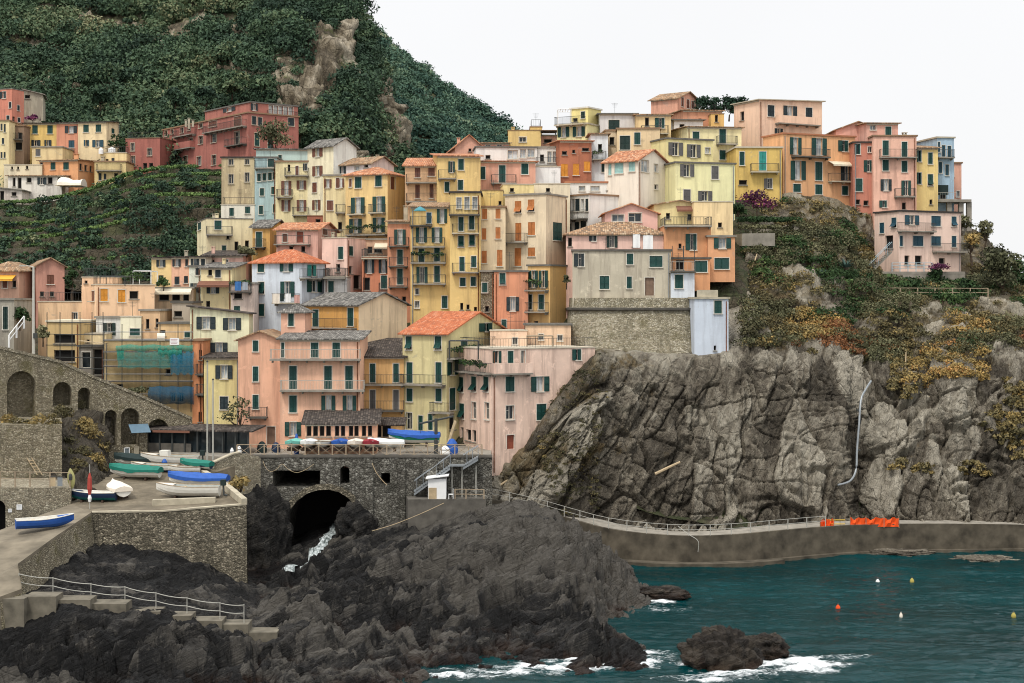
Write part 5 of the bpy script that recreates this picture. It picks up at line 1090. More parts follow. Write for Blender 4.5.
house('pale yellow house with a brown awning behind the orange house', (654, 706), 205, 232, 174.5, 0, 'EAD598', 'gr:4,old_tile', 'x690,217,5,6; x668,216,4,6', D=7, aw='676,704,206,awning_brown')
house('plain peach wall house between the pale yellow house and the cliff', (694, 733), 202, 245, 172, 0, 'EBCB96', 'para:', 'x720,225,4,5', D=7)
# ---------------------------------------------------------------- upper centre
house('big pale yellow house with grey shutters at the cliff corner', (665, 675.5, 735), 163, 206, 182, 75, 'EEE0A8', 'flat:,slate_cap', 'O687,170.4,14,12.5@grey; c715,172.7,7,13@grey; c687,196,7,13@grey; O705,196,14,10@grey', sc='grey', wear=.7)
house('flat-roofed yellow upper house with wide grey eaves and open shutters', (645.5, 666, 713), 139, 166, 190, 70, 'EBD996', 'flat:,slate_cap', 'O675.5,149,14.5,13@grey; O693.6,151,13.5,13@grey; g707.7,150.6,5,6', sc='grey', wear=.7)
house('pinkish white house with pale blue windows and a terracotta gable roof', (604.5, 638, 667), 160, 208, 181, 40, 'EADBCB', 'gl:12,terracotta', 'c610,169.6,3,11@paleteal; c619,168,8.5,11@paleteal; c632,166,6,11@paleteal; g645,166,7.5,12; g656,168,4,8; p656,187,4,5', wear=.6, sc='paleteal')
house('tan house with two dark green shutters behind the pinkish white gable', (617, 660), 129, 160, 194, 4, 'E2C79B', 'flat:,old_tile', 'c625,142.8,10,14@darkgreen; c637.3,138.5,6,12', D=7)
house('peach house with a green window under a tiled roof, upper centre', (636, 671), 115, 142, 199, 0, 'E5C58C', 'shed:2,old_tile', 'h659.7,123,9.5,10; x647,122,4,9', '641,668,134,w', D=7)
house('grey-white house with an L-shaped dark green shutter', (600, 636), 114, 147, 201, 0, 'D0CDCB', 'shed:4,slate_cap', 'c614,126.5,11,13@darkgreen', D=8, wear=.7)
house('yellow penthouse with a white flat roof and terrace frame', (570.5, 588, 601), 108, 128, 203, 35, 'E8D684', 'flat:,trim_white', 'c583,115,4,7@darkgreen; x575,120,5,4', wear=.6)
house('pale yellow house with four green shutters below the penthouse', (557, 587, 600), 124, 148, 199, 30, 'E6DDA0', 'flat:,concrete_pale', 'o563.6,132,11.5,10; o579,131.5,12,10', '557,586,125,w')
house('brick red house with three orange shutters on the upper slope', (560, 591.5), 141, 186, 190, -8, 'B56A4A', 'shed:3,terracotta', 'c564.5,170.3,6.5,12.5@amber; c576,169.5,6,11.5@amber; c587,166.5,6,10@amber; x564.5,153,5,4; x573.8,151.5,3,3.5; x585.6,149.5,7,3.5', D=8, trim=False)
house('white house with plants on its balcony right of the brick red house', (591, 608), 134, 190, 191.5, 0, 'DDE1E2', 'shed:2,old_tile', 'c603,167,3,10@darkgreen; x600,148,4,8', '592,606,160,p', D=7, wear=.6)
house('tan house behind the balcony plants with a tiled roof edge', (606, 645), 131, 160, 197.5, -4, 'DFC9A8', 'flat:,old_tile', 'x612,141,5,8', D=6)
house('salmon pink house with three white framed green shutters below white terraces', (476.7, 535.5), 161.5, 200, 186, -5, 'DF9F86', 'shed:2,terracotta', 'c482,173,6.5,12.5; c502.3,174,6.5,17.5; c524.8,168,7,12.5', '491,516,183.5,', D=8)
house('white rooftop veranda with pale glazing on the salmon pink house', (476, 537), 147.5, 168, 192, -5, 'DCDAD5', 'flat:,slate_cap', 'g512.7,154.5,10,9; g523,153.5,6,9; g531,152.5,7,9; x488,157,5,4', D=5, wear=.6)
house('plain white garage-like house right of the salmon pink house', (535.5, 560.5), 167, 192, 187.5, -4, 'E0DFDD', 'para:', 'x545,162,3,3', D=6, wear=.6)
house('white terrace house with tall panes behind the plain white one', (537, 560.5), 148, 172, 193, 0, 'DEDBD4', 'flat:,concrete', 'g549.5,157,4,11; g555,157,4,11; x542,158,4,7', '536,558,166,', D=6, wear=.6)
house('long white rooftop block with pale blue doors behind the beige terraces', (566, 622), 183, 197, 184, 0, 'E6E3DC', 'flat:,terracotta', 'g582,188.5,6,5; g595,188.5,9,5; x608,189,3,3', D=5, wear=.6)
house('low yellow house with a small window against the ridge', (508, 541), 130.5, 150, 203, 0, 'E3C06F', 'para:,old_tile', 'p522.7,139.5,7,5', D=7, ch=((511, 3, 3),))
house('yellow cube house with flat roof beside the roof pergola', (530, 542), 127, 140, 206, 0, 'E0BA63', 'para:,old_tile', 'x536,132,2.5,3', D=6)
house('pink low house with two small windows under the ridge', (477, 509), 143, 165, 200, -6, 'DE9C86', 'shed:5,old_tile', 'p488,146.5,5,4; p499.5,145.5,5,5', D=7)
house('pink gable house with a chimney where the ridge meets the roofs', (455, 483), 147, 165, 198, -10, 'E0A48C', 'gr:12,terracotta', 'x470,150,3,3', D=7, ch=((458, 3, 5),))
house('small pink rooftop house with a lattice pergola at the skyline', (540, 558), 136, 150, 204, -6, 'D9A491', 'flat:,concrete', 'x548,141,8,4', D=5)
house('pink gabled house topping the village skyline', (651, 677.5, 699), 98, 132, 214, 38, 'E0A085', 'gl:8,old_tile', 'c682.4,102,2.5,9.5@brown; c688,104,2.5,9@brown; c693,105,3,7.5@brown')
house('low salmon house with overhanging flat roof right of the topmost gable', (683, 722), 110.5, 132, 208, -8, 'DB946F', 'shed:2,old_tile', 'x716,117,4,6; x700,120,3,3', D=7)
house('small yellow house with a dark doorway at the skyline shrubs', (711, 724), 114, 132, 206, 0, 'DFAF55', 'para:,old_tile', 'x716.5,118,3,8', D=5)
house('small white block with a grey roof below the topmost gable', (674, 703), 120, 138, 205, -6, 'DCD8D2', 'shed:2,slate_cap', 'x682,127,5,6', D=6, wear=.6)
house('pale yellow house with sloping roof edge and three green shutters', (687, 741.5), 127, 172, 196, -9, 'E9D9A4', 'shed:2,old_tile', 'c696,135.2,6.5,7; c722.6,136,6.5,15; c722.6,155,6,9.5', '716,736,144.5,', D=8)
# ---------------------------------------------------------------- headland row
house('big peach-pink house with a solid balcony on the headland skyline', (734, 759, 822), 100, 145, 203, 62, 'EBC2A6', 'shed:3,concrete_pale', 'c771,111,6.5,11.5@black; o790,114,13.5,16@black; c809,113.5,6.5,11.5@black; O778.5,131,8,5@black; x742,116,4,9', '775,817,124.8,s', wear=.7, sc='black')
house('mustard yellow house with a pale teal balcony door', (736, 782), 148, 198, 190, -2, 'DDB64C', 'flat:,trim_stone', 'c742,158.5,5,13.5; c762.7,161,7,19@teal; x743,182.5,8,5; h768,183.5,8,10@grey', '750,778,172.3,w', D=8)
house('peach-orange house with wide balconies in the headland row', (763, 783, 855), 134, 204, 192, 68, 'E5A56C', 'flat:,terracotta', 'o795.5,146,11.5,17; o819,146.7,15,17; h843,146,10,11; o798,170.4,15,19; c818.7,171.3,7,18.5; O846.4,172,11.5,17@black; c797,188,7.5,8; c818.7,189.5,7,10; c845,190.5,6,9', '791,827,157.3,k; 828,856,182,w', aw='828,853,161,awning_cream')
house('narrow brick-pink house with white framed green windows', (853.5, 875), 143, 214, 193.5, 0, 'CC7D66', 'flat:,dark_tile', 'h857,148.5,6.5,11.5; p870,149.5,4,6; h868,166,8.5,11.5; c859,185,7,13; x858,202,4,5; x866,203,5,5', D=7)
house('pink gabled house body rising behind the tall pink front', (836, 880), 130, 160, 199, 0, 'DFA390', 'gr:8,old_tile', 'x873,127,5,5', D=8, ch=((850, 2, 3),))
house('tall pink house with paired green shutters and a thin balcony', (873.5, 916.5), 136.5, 216, 192.5, 0, 'E9B39B', 'flat:,old_tile', 'c885.7,148,6,15; c904.5,149.3,5.5,15; c885.7,165.3,6,11; c904.5,166.5,5.5,11; o886,185,11,11.5@black; O906,188,9.5,15; h883,204,7.5,7; x904,206,4,7', '879,916,157.8,; 894,914,197,', D=8, ch=((908, 4, 3),))
house('pink attic storey with a green shutter on the tall pink house', (866.5, 898), 123.5, 140, 195, -3, 'DFA693', 'shed:2,old_tile', 'p873,127.5,5.5,5; c888.3,131,6,9', D=6)
house('narrow yellow house leaning on a sloped base between pink and blue', (916, 938), 148, 212, 195, 0, 'E6C877', 'shed:7,old_tile', 'h919,156,5,11.5; c930.4,158.3,4.5,11.5; h919,178.3,5,11.5; a930.4,180,5,11.5; x931,202,3,5', D=7)
house('sky blue house with a teal terrace near the end of the headland row', (937, 954), 138, 205, 198, -10, 'A3BFD3', 'flat:,concrete_pale', 'c938.8,147,2.5,10@blue; c943.6,151,3.5,11.5@blue; c949.2,152,3.5,12@blue; c940.3,167.5,3.5,11@blue; c947,170,3.5,11@blue; x943,194,7,10', '936,952,158,', D=9, sc='blue')
house('peach end wall house closing the headland row', (950, 961.5), 163.5, 208, 203, 0, 'DDA088', 'flat:,old_tile', 'c952.3,172,3,9@blue; g958,194,3,6', D=8)
house('detached pink house with dark teal shutters below the headland row', (874.5, 899, 961), 211.5, 268, 183.5, 66, 'EDC7B6', 'flat:,dark_tile', 'c882,228,4.5,10.5; a894,222.7,5,10; O911.7,220,14,9.5@blue; c936,221,9.5,10; a954,221.5,5,10; c900.5,241,4.5,10.5; c918,241,10,10; c936,241,9.5,9.5; c954,241.5,4.5,11; x889,242,8,13; x907,260,5,9; x918.5,260,7,9; x942,261,6,6', '897,932,231.5,; 932,963,252,', sc='blue', wear=.7)
# ================================================================== WALLS, QUAY, BRIDGE, BOATS AND SMALL THINGS
up = Vector((0, 0, 1))
def archpts(x0, x1, yt, yb, n=10):
    r = (x1 - x0) / 2; cx = (x0 + x1) / 2; pts = [(x0, yb)]
    ry = min(r, (yb - yt) * .8)
    for k in range(n + 1):
        t = math.pi * k / n; pts.append((cx - r * math.cos(t), yt + ry - ry * math.sin(t)))
    pts.append((x1, yb)); return pts
def recth(x0, x1, yt, yb): return [(x0, yb), (x0, yt), (x1, yt), (x1, yb)]
def stonewall(name, label, cat, a, b, outline, holes, thick, mat, niche=1.4, nichemat=None, rough=0.):
    """a wall in the vertical plane through two points (px, Y); outline and openings given as picture points on that plane"""
    A = P(a[0], 300, a[1]); B = P(b[0], 300, b[1]); f = Face(A, B - A, 1, 0, 1, 1)
    h = lambda q: Vector((f.hit(*q)[0], f.hit(*q)[1], 0))
    polys = [[h(q) for q in outline]] + [[h(q) for q in o] for o in holes]
    c = P((a[0] + b[0]) / 2, outline[0][1], (a[1] + b[1]) / 2); root = thing(name, label, cat, (c.x, c.y, min(q.y for q in polys[0])))
    mb = MB(); flat = [q for p in polys for q in p]
    for t in tessellate_polygon(polys):
        p = [flat[i] for i in t]
        if (p[1] - p[0]).cross(p[2] - p[0]).z < 0: p.reverse()
        mb.poly([f.at(q.x, q.y) for q in p])
    for k, pl in enumerate(polys):
        d = thick if k == 0 else niche
        for i in range(len(pl)):
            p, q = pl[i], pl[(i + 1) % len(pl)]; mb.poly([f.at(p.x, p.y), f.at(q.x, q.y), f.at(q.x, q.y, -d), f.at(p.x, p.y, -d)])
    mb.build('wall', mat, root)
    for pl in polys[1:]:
        nb = MB(); nb.poly([f.at(q.x, q.y, -niche) for q in pl]); nb.build('niche', nichemat or mat, root)  # given the near-black material, this back sheet is painted tunnel shade
    return root, f
def coping(root, f, pts, w, th, mat, back=None):
    """flat stones along the top edge of a wall: picture points"""
    mb = MB()
    for p, q in zip(pts[:-1], pts[1:]):
        a, b = f.hit(*p), f.hit(*q); o = f.at(a[0], a[1] + .004, .08); d = f.at(b[0], b[1] + .004, .08) - o
        mb.box(o, d, -f.n * w, up * th)
    mb.build('coping', mat, root)
# ---- stone ramp wall with arches, far left
rw, rf = stonewall('ramp_wall', 'long rubble stone wall with six arches under the sloping lane', 'wall', (-40, 138), (192, 149),
    [(-40, 478), (192, 466), (192, 420), (140, 397), (95, 379), (60, 363), (0, 349), (-40, 338)],
    [archpts(7, 36, 371, 418), archpts(53, 72, 382, 406), archpts(78, 90.5, 387.5, 412), archpts(105, 117, 410, 446), archpts(121, 139.6, 408, 445), archpts(147.5, 169, 419, 455)], 9., 'rubble_mossy', 1.5)
coping(rw, rf, [(-40, 338), (0, 349), (60, 363), (95, 379), (140, 397), (192, 420)], .45, .28, 'rubble')
w2, f2 = stonewall('retaining_wall', 'squared rubble retaining wall with brown weeds along its top at the left edge', 'wall', (-40, 131), (62, 133.5), [(-40, 490), (62, 486), (62, 425), (-40, 424)], [], 9., 'rubble_mossy')
w3, f3 = stonewall('retaining_wall', 'low rubble wall under the railed walkway with a dark arched doorway', 'wall', (-40, 124.5), (71, 126.5), [(-40, 548), (71, 512), (71, 488), (-40, 487)], [archpts(-10, 5.5, 500, 533)], 7., 'rubble', 1.2, 'inside_shade')
for x, y, s in ((10, 510.5, 3.4), (19.3, 507, 5.2)):
    a = f3.hit(x, y); c = f3.at(a[0], a[1], .02); t_ = thing('notice', ['small white notice on the low rubble wall beside the arched doorway', 'larger white notice on the low rubble wall, right of the small one'][x > 15], 'notice', c)
    m = MB(); k = s * .085; m.box(c - f3.u * k / 2 - up * k / 2, f3.u * k, up * k, f3.n * .03); m.build('panel', 'sheet_white', t_)
    m = MB(); 
    for q in range(3): m.box(c - f3.u * k * .35 + up * k * (.25 - .22 * q) + f3.n * .031, f3.u * k * .7, up * k * .05, f3.n * .004)
    m.build('lettering', 'metal_grey', t_)
def railing(name, label, pts, h=1., posts=1.6, rails=(1., .5), r=.03, mat='rail_pale', cat='railing', cross=False, pr=None):
    t_ = thing(name, label, cat, pts[0]); mb = MB()
    for p, q in zip(pts[:-1], pts[1:]):
        p, q = Vector(p), Vector(q); L = (q - p).length; n = max(1, round(L / posts))
        for k in range(n + (1 if q == Vector(pts[-1]) else 0)):
            b = p + (q - p) * k / n; pm = MB(); pm.box(b - Vector((r * 1.5, r * 1.5, .15)), (r * 3, 0, 0), (0, r * 3, 0), (0, 0, h + .15)); pm.build('post', mat, t_)
        for e in rails: mb.bar(p + up * h * e, q + up * h * e, r, 5)
        if cross:
            for k in range(n):
                a = p + (q - p) * k / n; b = p + (q - p) * (k + 1) / n
                mb.bar(a + up * .1, b + up * (h - .08), r * .8, 4); mb.bar(a + up * (h - .08), b + up * .1, r * .8, 4)
    mb.build('rail', mat, t_); return t_
railing('railing', 'thin grey railing along the walkway above the low rubble wall', [P(-30, 486.5, 125), P(30, 487, 126), P(70, 487.5, 126.8)], 1.25, 1.3, (1., .55), .03, 'rail_wood')
# rock and weeds between the walls
rk = loft([(50, [(500, 128), (488, 131), (470, 134), (445, 138), (420, 143), (405, 150)]), (70, [(505, 127.5), (492, 131), (470, 135), (445, 139), (420, 143), (408, 150)]), (90, [(500, 131), (486, 134), (466, 138), (442, 141), (418, 144.5), (408, 150)]), (108, [(485, 139), (474, 141), (462, 142.5), (444, 144), (424, 146), (415, 150)])], 70, 70)
N_ = gnormals(rk).reshape(-1, 3); N_ = N_ if N_[:, 1].mean() < 0 else -N_; p3 = rk.reshape(-1, 3)
d1, ed, cv = cells(p3 / 1.6, 3); p3 = p3 + N_ * (.5 * ridged(p3 / 2.5, 4) + .8 * (cv - .5) * np.clip(ed * 4, 0, 1))[:, None]
tag(npmesh('rock_face', p3, gridquads(70, 70), 'cliff_rock', {'veg': .28 + .2 * pn(p3 / 2)}, smooth=False), 'rough rock face between the stone walls', kind='structure')
r_ = np.random.default_rng(5); it = []
for x, y, Yv, s, tt in ((64, 414, 142, .8, .3), (72, 420, 142, .7, .5), (80, 424, 141.5, .9, .7), (88, 423, 142, .8, .85), (94, 432, 141, .8, .8), (98, 440, 141.5, .8, .8), (100, 448, 142, .6, .6), (94, 462, 138, .9, .85), (99, 466, 139, .7, .6), (72, 440, 138.5, .7, .2), (66, 452, 136.5, .7, .2), (84, 452, 138, .8, .3), (20, 422, 134, .6, .4), (35, 422, 134, .7, .8), (5, 421, 134, .6, .85), (48, 424, 134, .5, .6), (78, 470, 135, .6, .4)):
    c = P(x, y, Yv)
    for _ in range(3): it.append((tuple(c + Vector(r_.normal(size=3) * .35)), (s, s * .8, s * .8), 150, tt * .72))
tag(crowns('weeds', it, 'leaf_dry', .1, seed=81), 'green and rust coloured weeds hanging on the left walls', kind='stuff')

# ---- slipway and square
def sheet(name, label, pts, mat, skirt=0, skirtmat=None, dz=0.):
    flat = [Vector((p.x, p.y, 0)) for p in pts]; mb = MB()
    for t in tessellate_polygon([flat]):
        p = [pts[i] + up * dz for i in t]
        if (p[1] - p[0]).cross(p[2] - p[0]).z < 0: p.reverse()
        mb.poly(p)
    if skirt:
        for i in range(len(pts)):
            p, q = pts[i] + up * dz, pts[(i + 1) % len(pts)] + up * dz; mb.poly([p, q, q - up * skirt, p - up * skirt])
    o = mb.build(name, mat); return tag(o, label, kind='structure')
t = NT('ramp_concrete'); n1_ = t.noise(t.pos(), .5, 6, .7); n2_ = t.noise(t.pos(), 3, 5, .7)
c = t.ramp(n1_, [(.3, lin('544C3F')), (.5, lin('6E6555')), (.7, lin('877C6A'))]); c = t.mix(t.ramp(n2_, [(.35, .5), (.6, 0.)]), c, lin('5E574B')); t.base(c)
t.l(t.bump(n2_, .5, .05), t.b.inputs['Normal']); M['ramp_concrete'] = t.m
plain('ramp_pale', '7A7161', .95, .4, scale=.6); plain('step_concrete', '6F695C', .95, .45, scale=1.1)
def wallstrip(mb, pts, drop, batter=.06):
    for p, q in zip(pts[:-1], pts[1:]):
        d = (q - p); n = Vector((d.y, -d.x, 0)).normalized()
        mb.poly([p - up * drop + n * drop * batter, q - up * drop + n * drop * batter, q, p])
S = {k: P(*v) for k, v in dict(a=(108, 470, 143), b=(150, 457, 147), c=(258, 458, 141.5), d=(205, 476, 137), e=(228, 490, 131), f=(246, 505, 126), g=(160, 512, 123.5), h=(92, 513, 122), i=(71, 504, 126.5), j=(75, 485, 134),
     k=(0, 530, 119), l=(-60, 545, 115), m=(-60, 612, 101), n=(0, 598, 102.5), o=(22, 590, 104), p=(18, 565, 108), q=(52, 540, 114)).items()}
sheet('slipway', 'worn concrete slipway where the boats are pulled up', [S[k] for k in 'jabcdefghi'], 'ramp_concrete', 1.2)
sheet('slipway', 'pale lower slipway bending down to the water steps', [S[k] for k in 'hiklmnopq'], 'ramp_pale')
t_ = thing('ramp_wall', 'rough stone side wall under the bend of the lower slipway', 'wall', (S['p'].x, S['p'].y, 1.5)); mb = MB(); wallstrip(mb, [S[k] + Vector((.0, -.03, -.01)) for k in 'nopqh'], 4.5, .1); mb.build('wall', 'rubble_mossy', t_)
mb = MB(); wallstrip(mb, [S[k] + Vector((.01, -.05, .1)) for k in 'nopqh'], .32, 0.); mb.build('kerb', 'ramp_pale', t_)
PZ = 10.15
sq = [P(150, 300, 147), P(236, 300, 141.2), P(491, 300, 141.4), P(491, 300, 149), P(491, 300, 157), P(140, 300, 157)]
sheet('square', 'paved harbour square behind the fence', [Vector((p.x, p.y, PZ)) for p in sq], 'concrete', .6)
# quay wall: front and ravine side, coping kerb
t_ = thing('quay_wall', 'tall rubble quay wall carrying the slipway corner', 'wall', (S['g'].x, S['g'].y, 1.))
mb = MB()
wallstrip(mb, [S['i'] + Vector((0, -.02, -.01)), S['h'] + Vector((0, -.06, -.01)), S['g'] + Vector((0, -.06, -.01)), S['f'] + Vector((.05, -.06, -.01))], 7.5)
mb.build('wall', 'rubble_dark', t_); mb = MB(); wallstrip(mb, [S['f'] + Vector((.05, -.06, -.01)), S['e'] + Vector((.06, 0, -.01)), S['d'] + Vector((.06, 0, -.01)), P(240, 470, 141.3)], 8.5, .02); mb.build('side_wall', 'rubble_dark', t_)
mb = MB()
for p, q, hh in ((S['h'], S['g'], .12), (S['g'], S['f'], .12), (S['f'], S['e'], .55), (S['e'], S['d'], .55)):
    d = (q - p); n = Vector((-d.y, d.x, 0)).normalized(); mb.box(p - n * .1 + up * .004, d, n * .5, up * hh)
mb.build('kerb', 'concrete_pale', t_)
mb = MB(); mb.box(P(152, 506.5, 125.6), P(215, 504, 126.8) - P(152, 506.5, 125.6), (0, .5, 0), (0, 0, .55)); mb.build('low_wall', 'concrete_pale', t_)
# low rubble parapet from the slipway up to the bridge fence
w4, f4 = stonewall('parapet_wall', 'sloping rubble parapet between the slipway and the bridge fence', 'wall', (198, 137.4), (262, 141.1), [(198, 505), (262, 490), (262, 457), (240, 453), (232, 455), (214, 463), (198, 475)], [], .5, 'rubble')
coping(w4, f4, [(198, 475), (214, 463), (232, 455), (240, 453)], .6, .12, 'concrete_pale')
# ---- bridge wall
ARCH = [(282, 585), (282, 545), (284, 526), (289, 511), (297, 501), (307, 493.5), (318, 490), (329, 489.5), (340, 492.5), (349, 498.5), (355, 506), (358, 516), (358, 585)]
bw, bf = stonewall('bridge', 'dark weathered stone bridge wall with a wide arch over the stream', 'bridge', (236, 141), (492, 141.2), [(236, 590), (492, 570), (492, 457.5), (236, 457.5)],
    [recth(273, 320, 470.5, 487.5), archpts(340, 349.5, 466, 484), recth(381, 390, 473, 484), ARCH], 1.2, 'bridge_stone', 8.5, 'inside_shade')
coping(bw, bf, [(236, 457.5), (492, 457.5)], .8, .22, 'concrete_dark')
mb = MB(); ap = ARCH[1:-1]
for p, q in zip(ap[:-1], ap[1:]):
    a, b = bf.hit(*p), bf.hit(*q); c0 = bf.hit(322, 522)
    A, B = Vector((a[0], a[1], 0)), Vector((b[0], b[1], 0)); C_ = Vector((c0[0], c0[1], 0)); oa = (A - C_).normalized() * .55; ob = (B - C_).normalized() * .55
    mb.poly([bf.at(A.x, A.y, .06), bf.at(B.x, B.y, .06), bf.at(B.x + ob.x, B.y + ob.y, .06), bf.at(A.x + oa.x, A.y + oa.y, .06)])
    mb.poly([bf.at(A.x + oa.x, A.y + oa.y, .06), bf.at(B.x + ob.x, B.y + ob.y, .06), bf.at(B.x + ob.x, B.y + ob.y, 0), bf.at(A.x + oa.x, A.y + oa.y, 0)])
    mb.poly([bf.at(A.x, A.y, .06), bf.at(B.x, B.y, .06), bf.at(B.x, B.y, 0), bf.at(A.x, A.y, 0)])
mb.build('arch_ring', 'rubble_dark', bw)
for x in (366, 398, 430):      # buttress strips
    mb = MB(); a = bf.hit(x, 460); z_ = bf.hit(x, 520)[1]; mb.box(bf.at(a[0], z_, .003), bf.u * .7, bf.n * .22, up * (a[1] - z_ - .05)); mb.build('buttress', 'bridge_stone', bw)
zf = PZ + .1
railing('fence', 'pale wooden fence with crossed bars along the harbour square', [Vector((P(237, 300, 141.3).x, 141.3, zf)), Vector((P(482, 300, 141.5).x, 141.5, zf))], 1.12, 1.25, (1., .06), .035, 'rail_wood', 'fence', True)
def rope(label, pts, r=.035, mat='wood_pale', name='rope', cat='rope'):
    cu = crom(np.array([tuple(p) for p in pts]), len(pts) * 5); t_ = thing(name, label, cat, pts[0]); mb = MB(); mb.tube([Vector(c) for c in cu], r, 5); mb.build('strand', mat, t_); return t_
rope('sagging pale rope hanging along the bridge wall above the rectangular opening', [P(263, 461, 140.7), P(266, 468, 140.6), P(271, 471.5, 140.6), P(277, 469, 140.6), P(282, 464, 140.7), P(288, 469, 140.6), P(296, 472.5, 140.6), P(305, 470, 140.6), P(314, 464, 140.7)], .022)
rope('slack rope drooping down the bridge wall beside the small square opening', [P(372, 463, 140.7), P(376, 472, 140.6), P(382, 480, 140.6), P(387, 485, 140.6)])
rope('long pale rope slanting from the pier down to the rocks', [P(444, 503, 138.8), P(420, 514, 137.8), P(395, 524, 136.9), P(372, 531, 136.)], .03)
boulder('smooth dark rock rising against the bridge wall left of the arch', 262, 545, 139.6, 2.2, 1.6, 4.2, 41., name='shore_boulder', mat='shore_rock')
boulder('rough rock wedged under the right side of the arch', 356, 530, 139.8, 1.5, 1.4, 1.9, 47., name='shore_boulder', mat='shore_rock')
# stream
cs = [(338, 512, 146), (332, 522, 142), (322, 538, 139), (312, 552, 136), (300, 565, 132.5), (288, 577, 129)]
pts = crom(np.array([tuple(P(*c)) for c in cs]), 40); mb = MB(); rows = []
for k, p in enumerate(pts):
    zz = shore_z(512 + p[0] / p[1] * K, p[1]) + .22; wv_ = .35 + .25 * math.sin(k * 1.1) ** 2
    rows.append([Vector((p[0] + s * wv_, p[1], zz + .12 * (1 - s * s))) for s in (-1, -.5, 0, .5, 1)])
mb.grid(rows); t = NT('stream_water'); n_ = t.noise(t.pos(2, 1, 1), 2.5, 6, .7); t.base(t.ramp(n_, [(.4, lin('47504E')), (.55, lin('AEB6B6')), (.7, lin('E6E8E8'))])); t.set(Roughness=.3); M['stream_water'] = t.m
tag(mb.build('stream', 'stream_water', smooth=True), 'white stream running out of the arch', kind='structure')
# ---- stair, pier block and white cabin right of the arch
w5, f5 = stonewall('pier_block', 'stained concrete pier block carrying the white cabin', 'pier', (408, 138.6), (486, 139.6), [(408, 560), (486, 545), (486, 499), (408, 499.5)], [], 2.4, 'concrete_dark')
t_ = thing('stairs', 'grey outdoor stairs descending along the bridge wall to the white cabin', 'stairs', P(450, 499, 140)); sm = MB(); rm_ = MB()
def flight(p, q, n, w=1.1):
    p, q = Vector(p), Vector(q); pv = None
    for k in range(n):
        a = p + (q - p) * k / n; d = (q - p) / n; sm.box(Vector((a.x, a.y, a.z - .14)), (d.x * 1.05, 0, 0), (0, w, 0), (0, 0, .12))
    for yy_ in (0, w):
        rm_.bar(p + Vector((0, yy_, 1)), q + Vector((0, yy_, 1)), .03, 5)
        for k in range(0, n + 1, 3): a = p + (q - p) * k / n; rm_.bar(a + Vector((0, yy_, -.1)), a + Vector((0, yy_, 1)), .02, 4)
    sm.box(Vector((p.x, p.y + w - .08, p.z - .35)), q - p, (0, .06, 0), (0, 0, .22)); sm.box(Vector((p.x, p.y + .02, p.z - .35)), q - p, (0, .06, 0), (0, 0, .22))
flight(P(478, 457, 140.) , P(463, 466, 140.), 8); sm.box(P(450, 466.5, 140), P(463, 466.5, 140) - P(450, 466.5, 140), (0, 1.1, 0), (0, 0, .12)); flight(P(450, 466, 140.), P(414, 492, 140.), 16)
sm.build('flight', 'metal_grey', t_); rm_.build('handrail', 'metal_grey', t_)
for x in (452, 462, 476): mb = MB(); mb.bar(P(x, 466.5, 140.6), P(x, 500, 140.6), .06, 6); mb.build('post', 'rail_pale', t_)
t_ = thing('cabin', 'small white cabin with a slanted white roof on the pier block', 'cabin', P(437, 498.5, 139.4)); b = P(428, 499, 139.2)
mb = MB(); wd = 18 * 139 / K; mb.box(b, (wd, 0, 0), (0, 1.5, 0), (0, 0, 1.85)); mb.build('wall', 'sheet_white', t_)
mb = MB(); o = b + Vector((-.2, -.25, 1.86)); mb.box(o, (wd + .45, 0, .28), (0, 2., 0), (0, 0, .09)); mb.build('roof', 'sheet_white', t_)
mb = MB(); mb.box(b + Vector((.05, -.03, .0)), (.75, 0, 0), (0, .028, 0), (0, 0, 1.05)); mb.build('door', 'wood_pale', t_)
t_ = thing('chair', 'small white plastic chair beside the white cabin', 'chair', P(451, 498.5, 139.3)); b = P(451, 498.8, 139.3)
mb = MB(); mb.cbox(b + up * .42, .45, .45, .05); mb.build('seat', 'sheet_white', t_); mb = MB(); mb.cbox(b + Vector((.2, 0, .68)), .04, .45, .5); mb.build('backrest', 'sheet_white', t_)
for sx in (-.2, .2):
    for sy in (-.2, .2): mb = MB(); mb.cbox(b + Vector((sx, sy, .2)), .05, .05, .4); mb.build('leg', 'sheet_white', t_)
railing('railing', 'pale pipe railing at the right end of the pier block', [P(455, 499, 139.4), P(466, 499, 139.5), P(484, 499.5, 139.7)], .9, 1.4, (1., .5), .035, 'rail_wood')
# ---- boat shed with dark panels and twin masts
t_ = thing('boat_shed', 'low dark boat shed with a tiled roof and black posts behind the boats', 'shed', P(200, 456, 145.5)); zb_ = PZ - .1
A, B = P(147, 300, 147.2), P(250, 300, 144.8); A.z = B.z = zb_; d = B - A; n = Vector((d.y, -d.x, 0)).normalized(); bk = -n * 3.
mb = MB(); hA, hB = 2.35, 2.35; roofslab(mb, [A - d * .02 + up * hA + n * .5, B + d * .04 + up * hB + n * .5, B + d * .04 + up * (hB + .3) + bk, A - d * .02 + up * (hA + .3) + bk], .14, d.normalized(), -n); mb.build('roof', 'dark_tile', t_)
mb = MB(); mb.box(A + d * .08 + n * .52 + up * (hA - .32), d * .36, n * .04, up * .22); mb.build('fascia', 'awning_brown', t_)
for k in range(9): mb = MB(); mb.box(A + d * (k / 8 * .98) , d.normalized() * .14, n * .14, up * hA); mb.build('post', 'rail_dark', t_)
mb = MB(); mb.box(A + d * .01 - n * .3, d * .97, -n * .05, up * (hA - .05)); mb.build('panel', 'pane_dark', t_)
mb = MB(); mb.box(A + d * .012 + n * .02 , d * .42, -n * .04, up * .95); mb.build('parapet', 'concrete_dark', t_)
